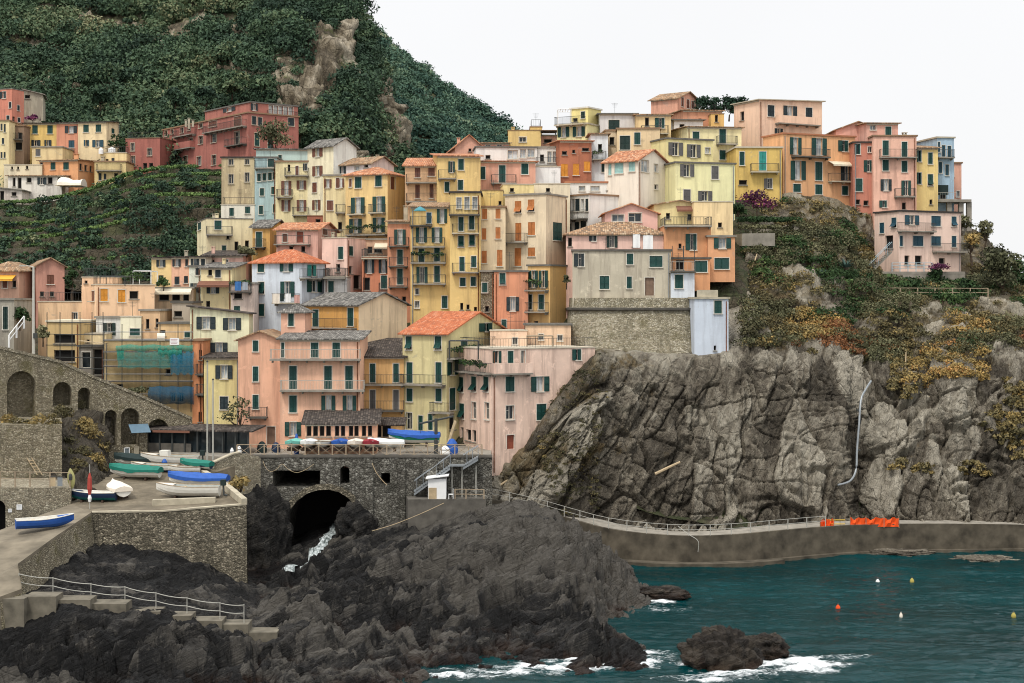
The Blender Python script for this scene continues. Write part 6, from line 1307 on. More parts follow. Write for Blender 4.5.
for x, yb_, yt_, lb in ((207.3, 464, 362, 'tall bare grey mast standing behind the boats, left one of two'), (213, 462, 380, 'slightly shorter bare grey mast, right one of two')):
    p = P(x, yb_, 139.5); t_ = thing('mast', lb, 'mast', p); mb = MB(); hgt = (yb_ - yt_) * 139.5 / K; mb.tube([p - up * .2, p + up * hgt], [.09, .06], 8); mb.build('pole', 'rail_pale', t_)
    mb = MB(); mb.lathe(p + up * hgt, [(.1, 0), (.1, .08), (.02, .16)], 8); mb.build('cap', 'rail_dark', t_)
p = P(33.5, 364, 148); t_ = thing('street_lamp', 'tall white street lamp pole above the arched stone wall', 'street lamp', p); mb = MB(); hgt = 97 * 148 / K; mb.tube([p - up * .4, p + up * hgt * .5, p + up * hgt], [.16, .13, .1], 8); mb.build('pole', 'pole_white', t_)
mb = MB(); mb.tube([p + up * hgt, p + up * (hgt + .15) + Vector((-.8, 0, 0))], [.05, .04], 6); mb.build('arm', 'pole_white', t_); mb = MB(); mb.cbox(p + up * (hgt + .12) + Vector((-1.05, 0, 0)), .6, .25, .12); mb.build('lamp_head', 'rail_pale', t_)
mb = MB(); mb.cbox(p + up * 2.8 + Vector((.2, -.05, 0)), .35, .3, .5); mb.build('junction_box', 'rail_dark', t_)
# blue-grey canopy on the stone wall
a = rf.hit(138, 430); c = rf.at(a[0], a[1], .01); t_ = thing('canopy', 'blue-grey canopy panel fixed to the stone wall above the boats', 'canopy', c)
mb = MB(); mb.box(c - rf.u * .95 + up * .55, rf.u * 1.9, rf.n * 1.1 - up * .75, (rf.n + up).normalized() * .05); mb.build('panel', plain('canopy_blue', '5E7686', .6), t_)
for s in (-.9, .85): mb = MB(); mb.bar(c + rf.u * s - up * .2, c + rf.u * s + rf.n * 1.05 - up * .22, .03, 5); mb.build('bracket', 'rail_dark', t_)
for x, y, k, cc, lb in ((126.5, 453, 6, 'sheet_white', 'white framed notice board leaning at the foot of the stone wall'), (136, 452, 5, 'concrete_pale', 'pale upright panel beside the notice board at the stone wall')):
    a = rf.hit(x, y); c = rf.at(a[0], a[1], .08); t_ = thing('notice_board', lb, 'board', c); w_ = k * .095; h_ = 1.05
    mb = MB()
    for (u, z_, w2_, h2_) in ((-w_ / 2, 0, .08, h_), (w_ / 2 - .08, 0, .08, h_), (-w_ / 2, h_ - .08, w_, .08), (-w_ / 2, 0, w_, .08)): mb.box(c + rf.u * u + up * (z_ - .5), rf.u * w2_, rf.n * .06, up * h2_)
    mb.build('frame', cc, t_); mb = MB(); mb.box(c - rf.u * w_ * .42 + up * -.45, rf.u * w_ * .84, rf.n * .02, up * .95); mb.build('panel', 'pane_mid' if k == 6 else 'concrete_pale', t_)
# red and white marker pole, ladder, kayak, boards
p = P(89.7, 508, 123.6); t_ = thing('marker_pole', 'thin pole wrapped in red and white cloth beside the dark teal boat', 'pole', p); mb = MB(); mb.tube([p - up * .1, p + up * 3.6], [.04, .03], 6); mb.build('pole', 'rail_pale', t_)
mb = MB(); mb.tube([p + up * 1.1, p + up * 1.6, p + up * 2.5, p + up * 2.9], [.1, .2, .16, .05], 8); mb.build('red_cloth', 'cloth_red', t_); mb = MB(); mb.tube([p + up * .5, p + up * .8, p + up * 1.1], [.1, .16, .08], 8); mb.build('white_cloth', 'sheet_white', t_)
a = f2.hit(31, 466); c = f2.at(a[0], a[1], .1); t_ = thing('ladder', 'short wooden ladder leaning on the squared rubble wall', 'ladder', c); mb = MB(); l0, l1 = c + f2.u * .55 - up * .75 + f2.n * .5, c - f2.u * .35 + up * .75
for s in (0, .4): mb.bar(l0 + f2.u * s, l1 + f2.u * s, .04, 5)
mb.build('stile', 'wood_pale', t_); mb = MB()
for k in range(1, 6): b = l0 + (l1 - l0) * k / 6; mb.bar(b, b + f2.u * .4, .03, 5)
mb.build('rung', 'wood_pale', t_)
def lens_board(label, px, py, Y, L, w_, mat, lean, cat, name):
    c = P(px, py, Y); t_ = thing(name, label, cat, c); mb = MB(); rows = []
    for k in range(13):
        s = k / 12; b_ = w_ * math.sin(math.pi * min(max(s, .02), .98)) ** .7; z_ = s * L
        rows.append([c + Vector((lean * z_ + b_ * math.cos(q), .1 * math.sin(q) * b_ / w_ * 2, z_)) for q in np.linspace(0, 2 * math.pi, 11)])
    mb.grid(rows); mb.build('hull', mat, t_, smooth=True)
    mb = MB(); mb.lathe(c + Vector((lean * L * .5, -.19, L * .45)), [(.14, 0), (.16, .3), (.1, .5)], 8); mb.build('cockpit', 'rail_dark', t_)
lens_board('olive yellow kayak standing upright against the railing', 72, 489, 127., 1.75, .34, plain('kayak', '9E9B66', .5), -.08, 'kayak', 'kayak')
for x, cc, lb in ((53, 'wood_pale', 'tan board tied to the walkway railing'), (60, 'metal_grey', 'grey board tied to the walkway railing')):
    c = P(x, 480, 126.2); t_ = thing('board', lb, 'board', c); mb = MB(); mb.cbox(c + up * -.15, .42, .04, .75); mb.build('panel', cc, t_); mb = MB(); mb.cbox(c + up * .26, .5, .07, .06); mb.build('batten', 'rail_dark', t_)

# ---- boats
plain('boat_white', 'D9D6CC', .45, .08); plain('boat_blue', '2A56A0', .45, .1); plain('boat_teal', '1F6A6A', .45); plain('boat_navy', '1D2F4A', .45); plain('boat_red', '8E2F2C', .5); plain('boat_green', '1F7A66', .5); plain('boat_inside', 'AEB2AC', .6)
plain('tarp_blue', '2A57A4', .65, .15); plain('tarp_green', '1C6F60', .7, .15); plain('tarp_pale', 'E0D6C6', .8, .08); plain('tarp_white', 'E2E2DE', .8, .08); plain('tarp_dark', '22302F', .8); plain('tarp_red', '8A2A34', .8, .15); plain('tarp_teal', '6FB6A8', .8)
def boat(label, px, py, Y, L, head, hull='boat_white', bottom='boat_white', cover=None, motor=False, B=None, group=None, cradle=True, z=None, roll=0., beamk=.34, cabin=False):
    o = P(px, py, Y)
    if z is not None: o.z = z
    root = thing('boat', label, 'boat', o, group); B = B or L * beamk; H = .16 * L + .12; lift = .22 if cradle else .02
    rot = Matrix.Rotation(R(head), 3, 'Z') @ Matrix.Rotation(R(roll), 3, 'X')
    W = lambda x, y, z_: o + rot @ Vector((x, y, z_ + lift))
    ns = 15; ss = np.linspace(0, 1, ns)
    half = lambda s: B / 2 * (.78 + .22 * min(1, s / .35)) * (1 if s < .45 else max(0.02, 1 - ((s - .45) / .55) ** 2.3))
    sheer = lambda s: H * (.86 + .05 * (1 - s) + .34 * max(0, s - .35) ** 1.6 / .5)
    keel = lambda s: H * (.0 if s < .6 else .62 * ((s - .6) / .4) ** 2.4)
    X = lambda s: L * (s - .5)
    up_, lo_ = MB(), MB(); rowsU, rowsL, rowsI = [], [], []
    for s in ss:
        h_, z1_, z0_ = half(s), sheer(s), keel(s); zc = z0_ + (z1_ - z0_) * .42; hc = h_ * .86
        rowsL.append([W(X(s), -hc, zc), W(X(s), -h_ * .5, z0_ + (zc - z0_) * .35), W(X(s), 0, z0_), W(X(s), h_ * .5, z0_ + (zc - z0_) * .35), W(X(s), hc, zc)])
        rowsU.append((([W(X(s), -h_, z1_), W(X(s), -h_ * .96, (z1_ + zc) / 2), W(X(s), -hc, zc)]), ([W(X(s), hc, zc), W(X(s), h_ * .96, (z1_ + zc) / 2), W(X(s), h_, z1_)])))
        rowsI.append([W(X(s), -h_ * .9, z1_ - .01), W(X(s), -h_ * .82, z1_ - H * .42 * (1 - .7 * max(0, s - .6) / .4)), W(X(s), h_ * .82, z1_ - H * .42 * (1 - .7 * max(0, s - .6) / .4)), W(X(s), h_ * .9, z1_ - .01)])
    lo_.grid(rowsL); up_.grid([r[0] for r in rowsU]); up_.grid([r[1] for r in rowsU])
    r0 = rowsU[0]; up_.poly([r0[0][0], r0[0][1], r0[0][2]] + rowsL[0][1:4] + [r0[1][0], r0[1][1], r0[1][2]])
    up_.build('hull', hull, root, smooth=False); lo_.build('bottom', bottom, root)
    g = MB()
    for sgn, ii in ((-1, 0), (1, 1)):
        g.tube([W(X(s), sgn * half(s) * .97, sheer(s)) for s in ss], [.045] * ns, 5)
    g.build('gunwale', 'boat_white' if hull != 'boat_white' else 'rail_wood', root)
    if cover:
        c = MB(); rows = []
        rr = random.Random(int(px * 13 + py))
        for s in np.linspace(-.02, 1.02, 13):
            q = min(max(s, 0), 1); h_ = half(q) * 1.06 + .03; z1_ = sheer(q); rid = H * (.30 + .14 * math.sin(3.1 * q) + rr.uniform(-.05, .05)); dr_ = .22 + rr.uniform(-.05, .1)
            rows.append([W(X(s), -h_ * 1.0, z1_ - dr_), W(X(s), -h_, z1_ + .02), W(X(s), -h_ * .55, z1_ + rid * .62), W(X(s), 0, z1_ + rid), W(X(s), h_ * .55, z1_ + rid * .62), W(X(s), h_, z1_ + .02), W(X(s), h_, z1_ - dr_)])
        c.grid(rows); c.poly(rows[0]); c.poly(rows[-1]); c.build('cover', cover, root)
    else:
        i_ = MB(); i_.grid(rowsI); i_.build('deck', 'boat_inside' if hull == 'boat_white' else 'boat_white', root)
        for s in (.28, .55):
            t2 = MB(); p = W(X(s), -half(s) * .86, sheer(s) - H * .2); t2.box(p, rot @ Vector((.26, 0, 0)), rot @ Vector((0, half(s) * 1.72, 0)), rot @ Vector((0, 0, .05))); t2.build('seat', 'wood_pale', root)
        f_ = MB(); rows = [[W(X(s), -half(s) * .9, sheer(s) + .005), W(X(s), half(s) * .9, sheer(s) + .005)] for s in (.72, .8, .9, .99)]; f_.grid(rows); f_.build('foredeck', hull, root)
        if cabin: k_ = MB(); k_.box(W(X(.5), -half(.5) * .5, sheer(.5) - .1), rot @ Vector((.8, 0, 0)), rot @ Vector((0, half(.5), 0)), rot @ Vector((.1, 0, .6))); k_.build('console', 'boat_white', root)
    if motor:
        m = MB(); p = W(X(0) - .3, 0, sheer(0) + .05); m.box(p - rot @ Vector((.22, .18, 0)), rot @ Vector((.44, 0, 0)), rot @ Vector((0, .36, 0)), rot @ Vector((0, 0, .5))); mo = m.build('outboard_motor', 'tarp_dark', root)
        m = MB(); m.bar(p + rot @ Vector((0, 0, .02)), p - rot @ Vector((.05, 0, .85)), .08, 6); m.bar(p - rot @ Vector((.05, 0, .8)), p - rot @ Vector((.35, 0, .85)), .09, 6); x_ = m.build('shaft', 'rail_dark', None, root['_org']); x_.parent = mo; x_.location = (0, 0, 0)
    if cradle:
        for s in (.25, .68):
            k_ = MB(); hh = keel(s) + lift; k_.box(W(X(s) - .08, -B * .36, -lift - .1), rot @ Vector((.16, 0, 0)), rot @ Vector((0, B * .72, 0)), rot @ Vector((0, 0, .12 + lift + H * .06))); k_.build('cradle', 'wood_dark', root)
    return root
boat('white motorboat with its bow to the left and a dark outboard at the quay corner', 188, 499, 128.6, 5.5, 178, motor=True)
boat('pale boat under a bright blue tarpaulin behind the white motorboat', 198, 489.5, 132.6, 5.2, 176, cover='tarp_blue')
boat('boat under a green tarpaulin at the foot of the rock face', 135, 480, 136, 4.7, 172, cover='tarp_green')
boat('rounded white boat with a pale cover beside the dark teal boat', 118, 497, 129.2, 4.1, 118, cover='tarp_pale', beamk=.42)
boat('dark navy boat with teal inside next to the marker pole', 92, 503, 127.4, 4.2, 176, hull='boat_navy', bottom='boat_teal')
boat('bright blue rowing boat with white inside lying on the lower slipway', 45, 528, 117.6, 4.4, 24, hull='boat_blue', bottom='boat_blue', cradle=False)
boat('large white open boat in front of the dark shed', 170, 468, 140.6, 5.6, 176, cabin=True, motor=True)
boat('white boat with dark bottom half hidden behind the green tarpaulin boat', 154, 475, 138, 4.4, 172, bottom='boat_navy')
boat('boat under a dark cover at the stone wall behind the green tarpaulin boat', 140, 469, 141.2, 4.8, 176, cover='tarp_dark')
boat('small boat under a green cover at the masts', 196, 471, 137.5, 3.2, 160, cover='tarp_green', hull='boat_navy')
boat('tiny white dinghy beside the small green covered boat', 184, 475, 136.5, 2.9, 184)
fb_ = [(294, 'boat with a white and teal cover, first behind the fence from the left', 'boat_white', 'tarp_teal'), (308, 'boat under a white cover next to the teal covered one behind the fence', 'boat_white', 'tarp_white'),
       (323, 'white boat with an uncovered deck in the row behind the fence', 'boat_white', None), (340, 'red boat under a blue cover in the row behind the fence', 'boat_red', 'tarp_blue'),
       (355.5, 'boat under a pointed cream cover in front of the veranda', 'boat_white', 'tarp_pale'), (370.5, 'boat under a dark red cover in the row behind the fence', 'boat_red', 'tarp_red')]
for x, lb, hl, cv_ in fb_: boat(lb, x, 450, 143.0, 3.0, -90 + (x - 330) * .08, hull=hl, cover=cv_, B=1.55, z=PZ + .6, group='boats drawn up behind the crossed fence')
boat('white boat with a small stern mast at the right end of the fence row', 386, 450, 143.3, 3.4, 176, z=PZ + .5, group='boats drawn up behind the crossed fence', cover='tarp_white')
boat('blue and green fishing boat in front of the olive yellow house', 414, 448, 145.5, 4.9, 178, hull='boat_green', bottom='boat_white', cover='tarp_blue', z=PZ + .75, beamk=.3)
# boat crane and odds and ends on the square
p = Vector((P(436, 300, 145).x, 145, PZ)); t_ = thing('boat_crane', 'dark boat crane with a slanted pale jib on the square', 'crane', p)
mb = MB(); mb.tube([p - up * .2, p + up * 3.4], [.2, .16], 8); mb.build('mast', 'rail_dark', t_); mb = MB(); mb.bar(p + up * 3.0 + Vector((-1.6, 0, -.1)), p + up * 3.5 + Vector((1.7, 0, .1)), .1, 6); mb.build('jib', 'rail_dark', t_)
mb = MB(); mb.bar(p + Vector((.9, -.4, 0)), p + Vector((1.9, -.2, 3.2)), .15, 6); mb.build('strut', 'wood_pale', t_); mb = MB(); mb.bar(p + up * 3. + Vector((-1.5, 0, 0)), p + up * 1.7 + Vector((-1.5, 0, 0)), .02, 5); mb.lathe(p + up * 1.55 + Vector((-1.5, 0, 0)), [(.04, 0), (.12, .06), (.12, .16), (.04, .22)], 8); mb.build('hook', 'rail_dark', t_)
def bundle(label, px, Y, r, h, mat, name='bundle', cat='bundle', z=PZ):
    p = Vector((P(px, 300, Y).x, Y, z)); t_ = thing(name, label, cat, p); rr = random.Random(int(px)); mb = MB(); mb.lathe(p, [(r * .9, 0), (r, h * .3), (r * .85, h * .7), (r * .4, h * .95), (.05, h)], 9)
    o = mb.build('body', mat, t_); mb = MB(); mb.lathe(p + up * h * .55, [(r * .93, 0), (r * .96, .03), (r * .93, .06)], 9); mb.build('strap', 'rail_dark', t_)
bundle('blue tarpaulin bundle right of the boat crane', 452, 144.5, .6, 1.5, 'tarp_blue'); bundle('white wrapped bundle between the boat crane and the blue bundle', 445, 143.6, .5, .9, 'tarp_white')
bundle('small blue barrel behind the first covered boat', 296.5, 144.3, .26, 2.0, 'boat_blue', 'barrel', 'barrel')
bundle('white standing barrel at the left end of the bridge fence', 232, 141.6, .22, .9, 'sheet_white', 'barrel', 'barrel', PZ + .0); bundle('lower white bundle right of the white barrel at the fence end', 239, 142.4, .26, .8, 'sheet_white', z=PZ + .2)
bundle('blue plastic barrel standing between the white boats on the slipway', 164.5, 139.2, .3, .9, 'boat_blue', 'barrel', 'barrel', zat(468.5, 139.2))
bundle('dark plant tub in front of the salmon wing door', 262, 146, .5, 1.1, 'tarp_dark', 'tub', 'tub'); bundle('blue-grey tub beside the salmon wing door', 276, 146.2, .45, 1., 'boat_navy', 'tub', 'tub')
# pergola before the ochre house
p = Vector((P(382, 300, 149.5).x, 149.5, PZ)); t_ = thing('pergola', 'dark pergola with thin posts in front of the ochre house', 'pergola', p); mb = MB(); w_ = 2.1
for s in (-w_, 0, w_): mb = MB(); mb.cbox(p + Vector((s, 0, 1.2)), .1, .1, 2.4); mb.build('post', 'wood_pale', t_)
mb = MB(); mb.cbox(p + Vector((0, 0, 2.35)), 4.5, .12, .12); mb.cbox(p + Vector((0, 2.2, 2.45)), 4.5, .12, .12)
mb.build('beam', 'wood_dark', t_); mb = MB()
roofslab(mb, [p + Vector((-2.3, -.3, 2.45)), p + Vector((2.3, -.3, 2.45)), p + Vector((2.3, 3, 2.95)), p + Vector((-2.3, 3, 2.95))], .08, Vector((1, 0, 0)), Vector((0, 1, 0))); mb.build('roof', 'dark_tile', t_)

# ---- bastion under the grey-beige house
t_ = thing('bastion', 'old rubble stone bastion with a moulded ledge under the grey-beige house', 'bastion', P(632, 360, 160))
def ring(Yf, z_, inset=0.):
    x0, x1 = P(570.5, 300, Yf).x + inset, P(695.5, 300, Yf).x - inset; pts = []
    for k in range(9): an = math.pi - (math.pi / 2) * k / 8; pts.append(Vector((x0 + 3 + 3 * math.cos(an), Yf + 3 - 3 * math.sin(an), z_)))
    for x in np.linspace(x0 + 3.5, x1 - 2, 16): pts.append(Vector((x, Yf, z_)))
    for k in range(7): an = math.pi / 2 - math.pi / 2 * k / 6; pts.append(Vector((x1 - 1.5 + 1.5 * math.cos(an), Yf + 1.5 - 1.5 * math.sin(an), z_)))
    return [Vector((x0, Yf + 9, z_))] + pts + [Vector((x1, Yf + 6, z_))]
zl, zt_ = zat(310.5, 161.6), zat(298, 161.6)
mb = MB(); rows = [ring(161.6 - 2.9 * (1 - f), 12 + (zl - 12) * f, -.9 * (1 - f)) for f in np.linspace(0, 1, 24)]
rows = [[p + Vector((0, .12 * float(pn(np.array([[p.x * .9, p.z * .9, 3.]]))[0]), 0)) for p in r] for r in rows]; mb.grid(rows); mb.build('wall', 'rubble_bastion', t_)
mb = MB(); rows = [ring(161.75, zl + .3, .1), ring(161.8, (zl + zt_) / 2, .12), ring(161.85, zt_ + .02, .15)]; mb.grid(rows); mb.poly(rows[-1]); mb.build('upper_course', 'rubble_bastion', t_)
mb = MB(); mb.grid([ring(161.6, zl - .02, 0), ring(161.3, zl + .05, -.25), ring(161.25, zl + .25, -.28), ring(161.7, zl + .32, .05)]); mb.build('ledge', 'concrete_dark', t_)
w6, f6 = stonewall('retaining_wall', 'grey stone retaining wall right of the plain tower on the headland', 'wall', (726, 160.5), (752, 163), [(726, 362), (752, 358), (752, 341), (726, 342)], [], 2., 'rubble_bastion')
# railed terrace between the orange house and the annex
zt2 = zat(274, 162.6); t_ = thing('terrace', 'small railed roof terrace in front of the orange house', 'terrace', P(683, 273, 163)); mb = MB(); a, b = P(671, 300, 161.9), P(696, 300, 161.9)
mb.box(Vector((a.x, 161.9, zt2 + .21)), (b.x - a.x, 0, 0), (0, 3.2, 0), (0, 0, .12)); mb.build('slab', 'concrete_dark', t_)
rm_ = railing_mb([Vector((a.x + .1, 164.6, zt2 + .33)), Vector((a.x + .1, 162, zt2 + .33)), Vector((b.x - .1, 162, zt2 + .33)), Vector((b.x - .1, 164.6, zt2 + .33))], 1., .4); rm_.build('railing', 'rail_pale', t_)
mb = MB()
for s in (.15, (b.x - a.x) * .5, b.x - a.x - .15): mb = MB(); mb.cbox(Vector((a.x + s, 162.05, zt2 + .33 + 1.35)), .07, .07, 2.7); mb.build('post', 'rail_dark', t_)
mb = MB(); mb.box(Vector((P(697, 300, 159.3).x, 159.3, zat(299, 159) + .21)), (P(718, 300, 159.3).x - P(697, 300, 159.3).x, 0, 0), (0, .15, 0), (0, 0, .75)); 
o = mb.build('parapet_wall', 'concrete_pale'); tag(o, 'pale beige parapet slab on top of the plain white-blue tower', 'parapet')

# ---- sea wall and walk along the cliff foot
SW = [(470, 497, 142.2), (500, 503, 144.2), (540, 512, 145.4), (575, 522, 145.2), (605, 530, 143.6), (645, 535.5, 142), (690, 538, 141.2), (735, 536.5, 141.8), (775, 533, 143.3), (815, 529.5, 145.4), (855, 527, 147), (900, 526, 148), (960, 526, 148.6), (1024, 527, 149), (1130, 531, 149.2)]
sw = crom(np.array([tuple(P(*c)) for c in SW]), 90); t_ = thing('sea_wall', 'curving concrete sea wall along the foot of the cliff', 'wall', sw[45])
nrm = np.gradient(sw, axis=0); nrm[:, 2] = 0; nrm /= np.linalg.norm(nrm, axis=1)[:, None]; inn_ = np.stack([-nrm[:, 1], nrm[:, 0], 0 * nrm[:, 0]], 1)
mb = MB(); rows = []
for p, q in zip(sw, inn_):
    p, q = Vector(p), Vector(q); rows.append([Vector((p.x, p.y, -1.2)) - q * .5, Vector((p.x, p.y, .32)) - q * .42, Vector((p.x, p.y, .36)) - q * .12, p - up * .01 - q * .06, p + up * .2 - q * .06, p + up * .2 + q * .3, p - up * .0 + q * .32])
mb.grid(rows); mb.build('wall', plain('sea_concrete', '585145', .95, .6, scale=.8), t_)
mb = MB(); rows = []
for p, q in zip(sw, inn_): p, q = Vector(p), Vector(q); rows.append([p + q * .31 + up * .02, p + q * 3.6 + up * .05])
mb.grid(rows); tag(mb.build('walkway', 'concrete'), 'narrow concrete walk behind the sea wall', kind='structure')
mb = MB(); rows = []
for p, q in zip(sw[26:52], inn_[26:52]): p, q = Vector(p), Vector(q); rows.append([Vector((p.x, p.y, -1)) - q * 1.5, Vector((p.x, p.y, .38)) - q * 1.5, Vector((p.x, p.y, .4)) - q * .3])
mb.grid(rows); mb.build('ledge', 'sea_concrete', t_)
railing('railing', 'thin pale railing along the sea wall walk below the cliff', [Vector(p) + Vector(q) * .1 + up * .2 for p, q in zip(sw[2:62:3], inn_[2:62:3])], 1.0, 1.9, (1., .55), .025, 'rail_pale')
lb_ = Vector(sw[36]) - Vector(inn_[36]) * .1; rope('thin metal handrail running from the walk down the sea wall to the ledge', [P(678, 526, 141), P(688, 534, 140.6), P(698, 541, 140.2), P(698, 552, 140.2)], .03, 'rail_pale', 'handrail', 'handrail')
# orange safety netting
t_ = thing('safety_net', 'bright orange safety netting around a work spot on the walk', 'barrier', P(858, 528, 147.6)); plain('net_orange', 'E2501F', .8, .2)
m = NT('net_orange_mesh'); m.base(lin('E8551F')); M['net_orange_mesh'] = m.m
def netstrip(pts, h0, h1, sag):
    mb = MB(); cu = crom(np.array([tuple(p) for p in pts]), 24); rows = [[], [], []]
    for k, p in enumerate(cu):
        s = (math.sin(k * 1.7) + .8 * math.sin(k * .9 + 2)) * sag * 1.5; rows[0].append(Vector(p) + up * h0); rows[1].append(Vector(p) + up * (h0 + h1) / 2 + Vector((0, s, 0))); rows[2].append(Vector(p) + up * (h1 + s))
    mb.grid(rows); return mb
netstrip([P(850, 527, 147.2), P(865, 527, 147.4), P(884, 527, 147.6), P(899, 527, 147.9)], .02, .85, .07).build('net', 'net_orange_mesh', t_)
netstrip([P(820, 528.5, 146.2), P(826, 528, 146.5), P(834, 527.5, 146.8)], .05, .8, .07).build('net', 'net_orange_mesh', t_)
for x, Yv in ((820, 146.2), (834, 146.8), (850, 147.2), (866, 147.4), (884, 147.6), (899, 147.9), (840, 147), (845, 148.6)): mb = MB(); mb.bar(P(x, 528, Yv), P(x, 515.5, Yv), .035, 5); mb.build('stake', 'rail_wood', t_)
mb = MB(); mb.bar(P(826, 520, 146.7), P(845, 520, 147), .05, 5); mb.bar(P(826, 524, 146.7), P(845, 524, 147), .05, 5); mb.build('barrier_bar', plain('bar_yellow', 'C9A43A', .6), t_)
def cyl_path(name, label, cat, pts, r, mat, seg='tube'):
    cu = crom(np.array([tuple(p) for p in pts]), len(pts) * 4); t_ = thing(name, label, cat, pts[0]); mb = MB(); mb.tube([Vector(c) for c in cu], r, 7); mb.build(seg, mat, t_); return t_
t_ = cyl_path('drain_pipe', 'pale drain pipe running down the cleft in the cliff', 'pipe', [P(871, 381, 158.4), P(866, 389, 157.4), P(861, 400, 156.6), P(859, 425, 155.4), P(857, 450, 154.6), P(856, 470, 153.8), P(850, 481, 153.2), P(838, 485, 152.6)], .11, 'metal_grey')
for y, Yv in ((410, 156.2), (450, 154.7)): mb = MB(); c = P(858.5, y, Yv); mb.cbox(c, .34, .34, .12); mb.build('clamp', 'rail_dark', t_)
for lb, a, b, r in (('bleached log caught on the cliff ledge', (655, 474, 150.2), (680, 462, 150.8), .16), ('broken pale plank leaning in the garden slope at far right', (947, 344, 166), (953, 326, 168), .12), ('pale beam lying on the slope under the garden fence', (980, 325, 169), (1010, 319.5, 170), .16), ('thin pale pole standing on the cliff edge', (951, 342, 166.5), (953.5, 327, 167.5), .09),
                     ('weathered stake standing in the rust coloured scrub', (928, 404, 158.6), (931, 385, 159.6), .09), ('grey post standing above the cleft', (905, 370, 162), (906, 352, 163), .07), ('white angled pole below the hedge', (752, 268, 174), (757, 254, 175), .1), ('pale log stranded on the dark shore rock', (490, 492, 147), (508, 480, 147.5), .14)):
    t_ = thing('log' if 'log' in lb else 'pole' if 'p' in lb.split()[1][:1] or 'stake' in lb else 'beam', lb, 'log' if 'log' in lb else 'pole', P(*a)); mb = MB(); mb.tube([P(*a), (P(*a) + P(*b)) / 2 + Vector((.03, 0, .03)), P(*b)], [r, r * .9, r * .7], 7); mb.build('stem', 'wood_pale', t_)
# buoys
for x, y, cc, lb in ((877.7, 584, 'tarp_white', 'small white buoy floating left of the yellow one nearest the sea wall'), (912, 583, 'buoy_yellow', 'yellow buoy floating nearest the sea wall'), (838, 610, 'net_orange', 'orange mooring buoy floating alone left of the others'), (901, 618, 'tarp_pale', 'tiny pale buoy low in the water'), (1013.6, 618, 'buoy_yellow', 'yellow buoy floating at the right edge of the picture')):
    plain('buoy_yellow', 'A99A4E', .6); Yv = CZ * K / (y - HZ); p = P(x, y, Yv); p.z = -.02; t_ = thing('buoy', lb, 'buoy', p, 'mooring buoys in the cove'); mb = MB(); r = .2 if 'tiny' not in lb else .14
    mb.lathe(p, [(.05, -.12), (r * .8, -.05), (r, .12), (r * .85, .3), (r * .4, .42), (.06, .46)], 12); mb.build('float', cc, t_, smooth=True); mb = MB(); mb.lathe(p + up * .44, [(.05, 0), (.07, .06), (.03, .14)], 8); mb.build('eye', 'rail_dark', t_)

# ---- concrete steps to the water with a rope rail
t_ = thing('steps', 'broad concrete steps descending over the dark rock to the water', 'steps', P(140, 612, 105))
for x0, x1, y, Yv in ((-20, 24, 599, 102.6), (24, 56, 596.5, 103.4), (56, 90, 600, 104), (89, 126, 604, 104.6), (125, 160, 611.5, 105), (159, 191, 616, 105.3), (190, 222, 621, 105.6), (221, 248, 624.5, 105.8), (247, 277, 632.5, 105.9)):
    mb = MB(); a, b = P(x0, y, Yv), P(x1, y, Yv); mb.box(Vector((a.x, Yv, a.z - 2.4)), (b.x - a.x - .004, 0, 0), (0, 1.7, 0), (0, 0, 2.4)); mb.build('step', 'step_concrete', t_)
t_ = thing('rope_rail', 'rope handrail on thin iron posts beside the water steps', 'railing', P(125, 605, 106.3)); pl = [(19, 590, 573), (53, 594, 577), (91, 600, 583), (125, 606, 586), (156, 612, 592), (187, 617, 597), (220, 622, 602), (244, 626, 604)]
for k, (x, y0, y1) in enumerate(pl): mb = MB(); mb.bar(P(x, y0 + 4, 106.2), P(x, y1, 106.2), .03, 5); mb.build('post', 'rail_pale', t_)
for off in (1, 9):
    mb = MB(); cu = []
    for (x, y0, y1), (xx_, yy0, yy1) in zip(pl[:-1], pl[1:]):
        for f in np.linspace(0, 1, 6)[:-1]: cu.append(P(x + (xx_ - x) * f, y1 + (yy1 - y1) * f + off + 5 * f * (1 - f), 106.2))
    cu.append(P(pl[-1][0], pl[-1][2] + off, 106.2)); mb.tube(cu, .028, 5); mb.build('rope', 'rail_pale', t_)

# ---- scaffolding on the yellow house
def netmat(key, hexs, tr):
    t = NT(key); t.base(lin(hexs)); mx_ = t.n('ShaderNodeMixShader'); tp_ = t.n('ShaderNodeBsdfTransparent'); w_ = t.noise(t.pos(), 3, 5, .7)
    t.l(t.ramp(w_, [(.35, tr), (.65, tr * .5)]), mx_.inputs[0]); t.l(t.b.outputs[0], mx_.inputs[1]); t.l(tp_.outputs[0], mx_.inputs[2]); t.l(mx_.outputs[0], t.out.inputs[0]); M[key] = t.m
netmat('net_green', '2A8574', .4); netmat('net_blue', '2A6F86', .5); netmat('net_navy', '1B4A62', .4)
netmat('net_thin', '3E8C84', .78)
t_ = thing('scaffolding', 'tube scaffolding with torn green and blue netting on the yellow house', 'scaffolding', P(148, 405, 153.5)); Ys = 153.2
mb = MB()
for x in (104, 122, 142, 160, 178, 191):
    for dY in (0, 1.2): mb.bar(P(x, 324, Ys + dY), P(x, 412, Ys + dY), .045, 5)
mb.build('upright', 'rail_dark', t_); mb = MB()
for y in (332, 340, 352, 360, 366, 374, 381, 394):
    for dY in (0, 1.2): mb.bar(P(103, y, Ys + dY), P(193, y, Ys + dY), .04, 5)
mb.build('ledger', 'metal_grey', t_)
for y in (340, 352, 367, 382): mb = MB(); mb.box(P(103, y, Ys + .1), P(193, y, Ys + .1) - P(103, y, Ys + .1), (0, 1., 0), (0, 0, .05)); mb.build('deck', 'wood_dark', t_)
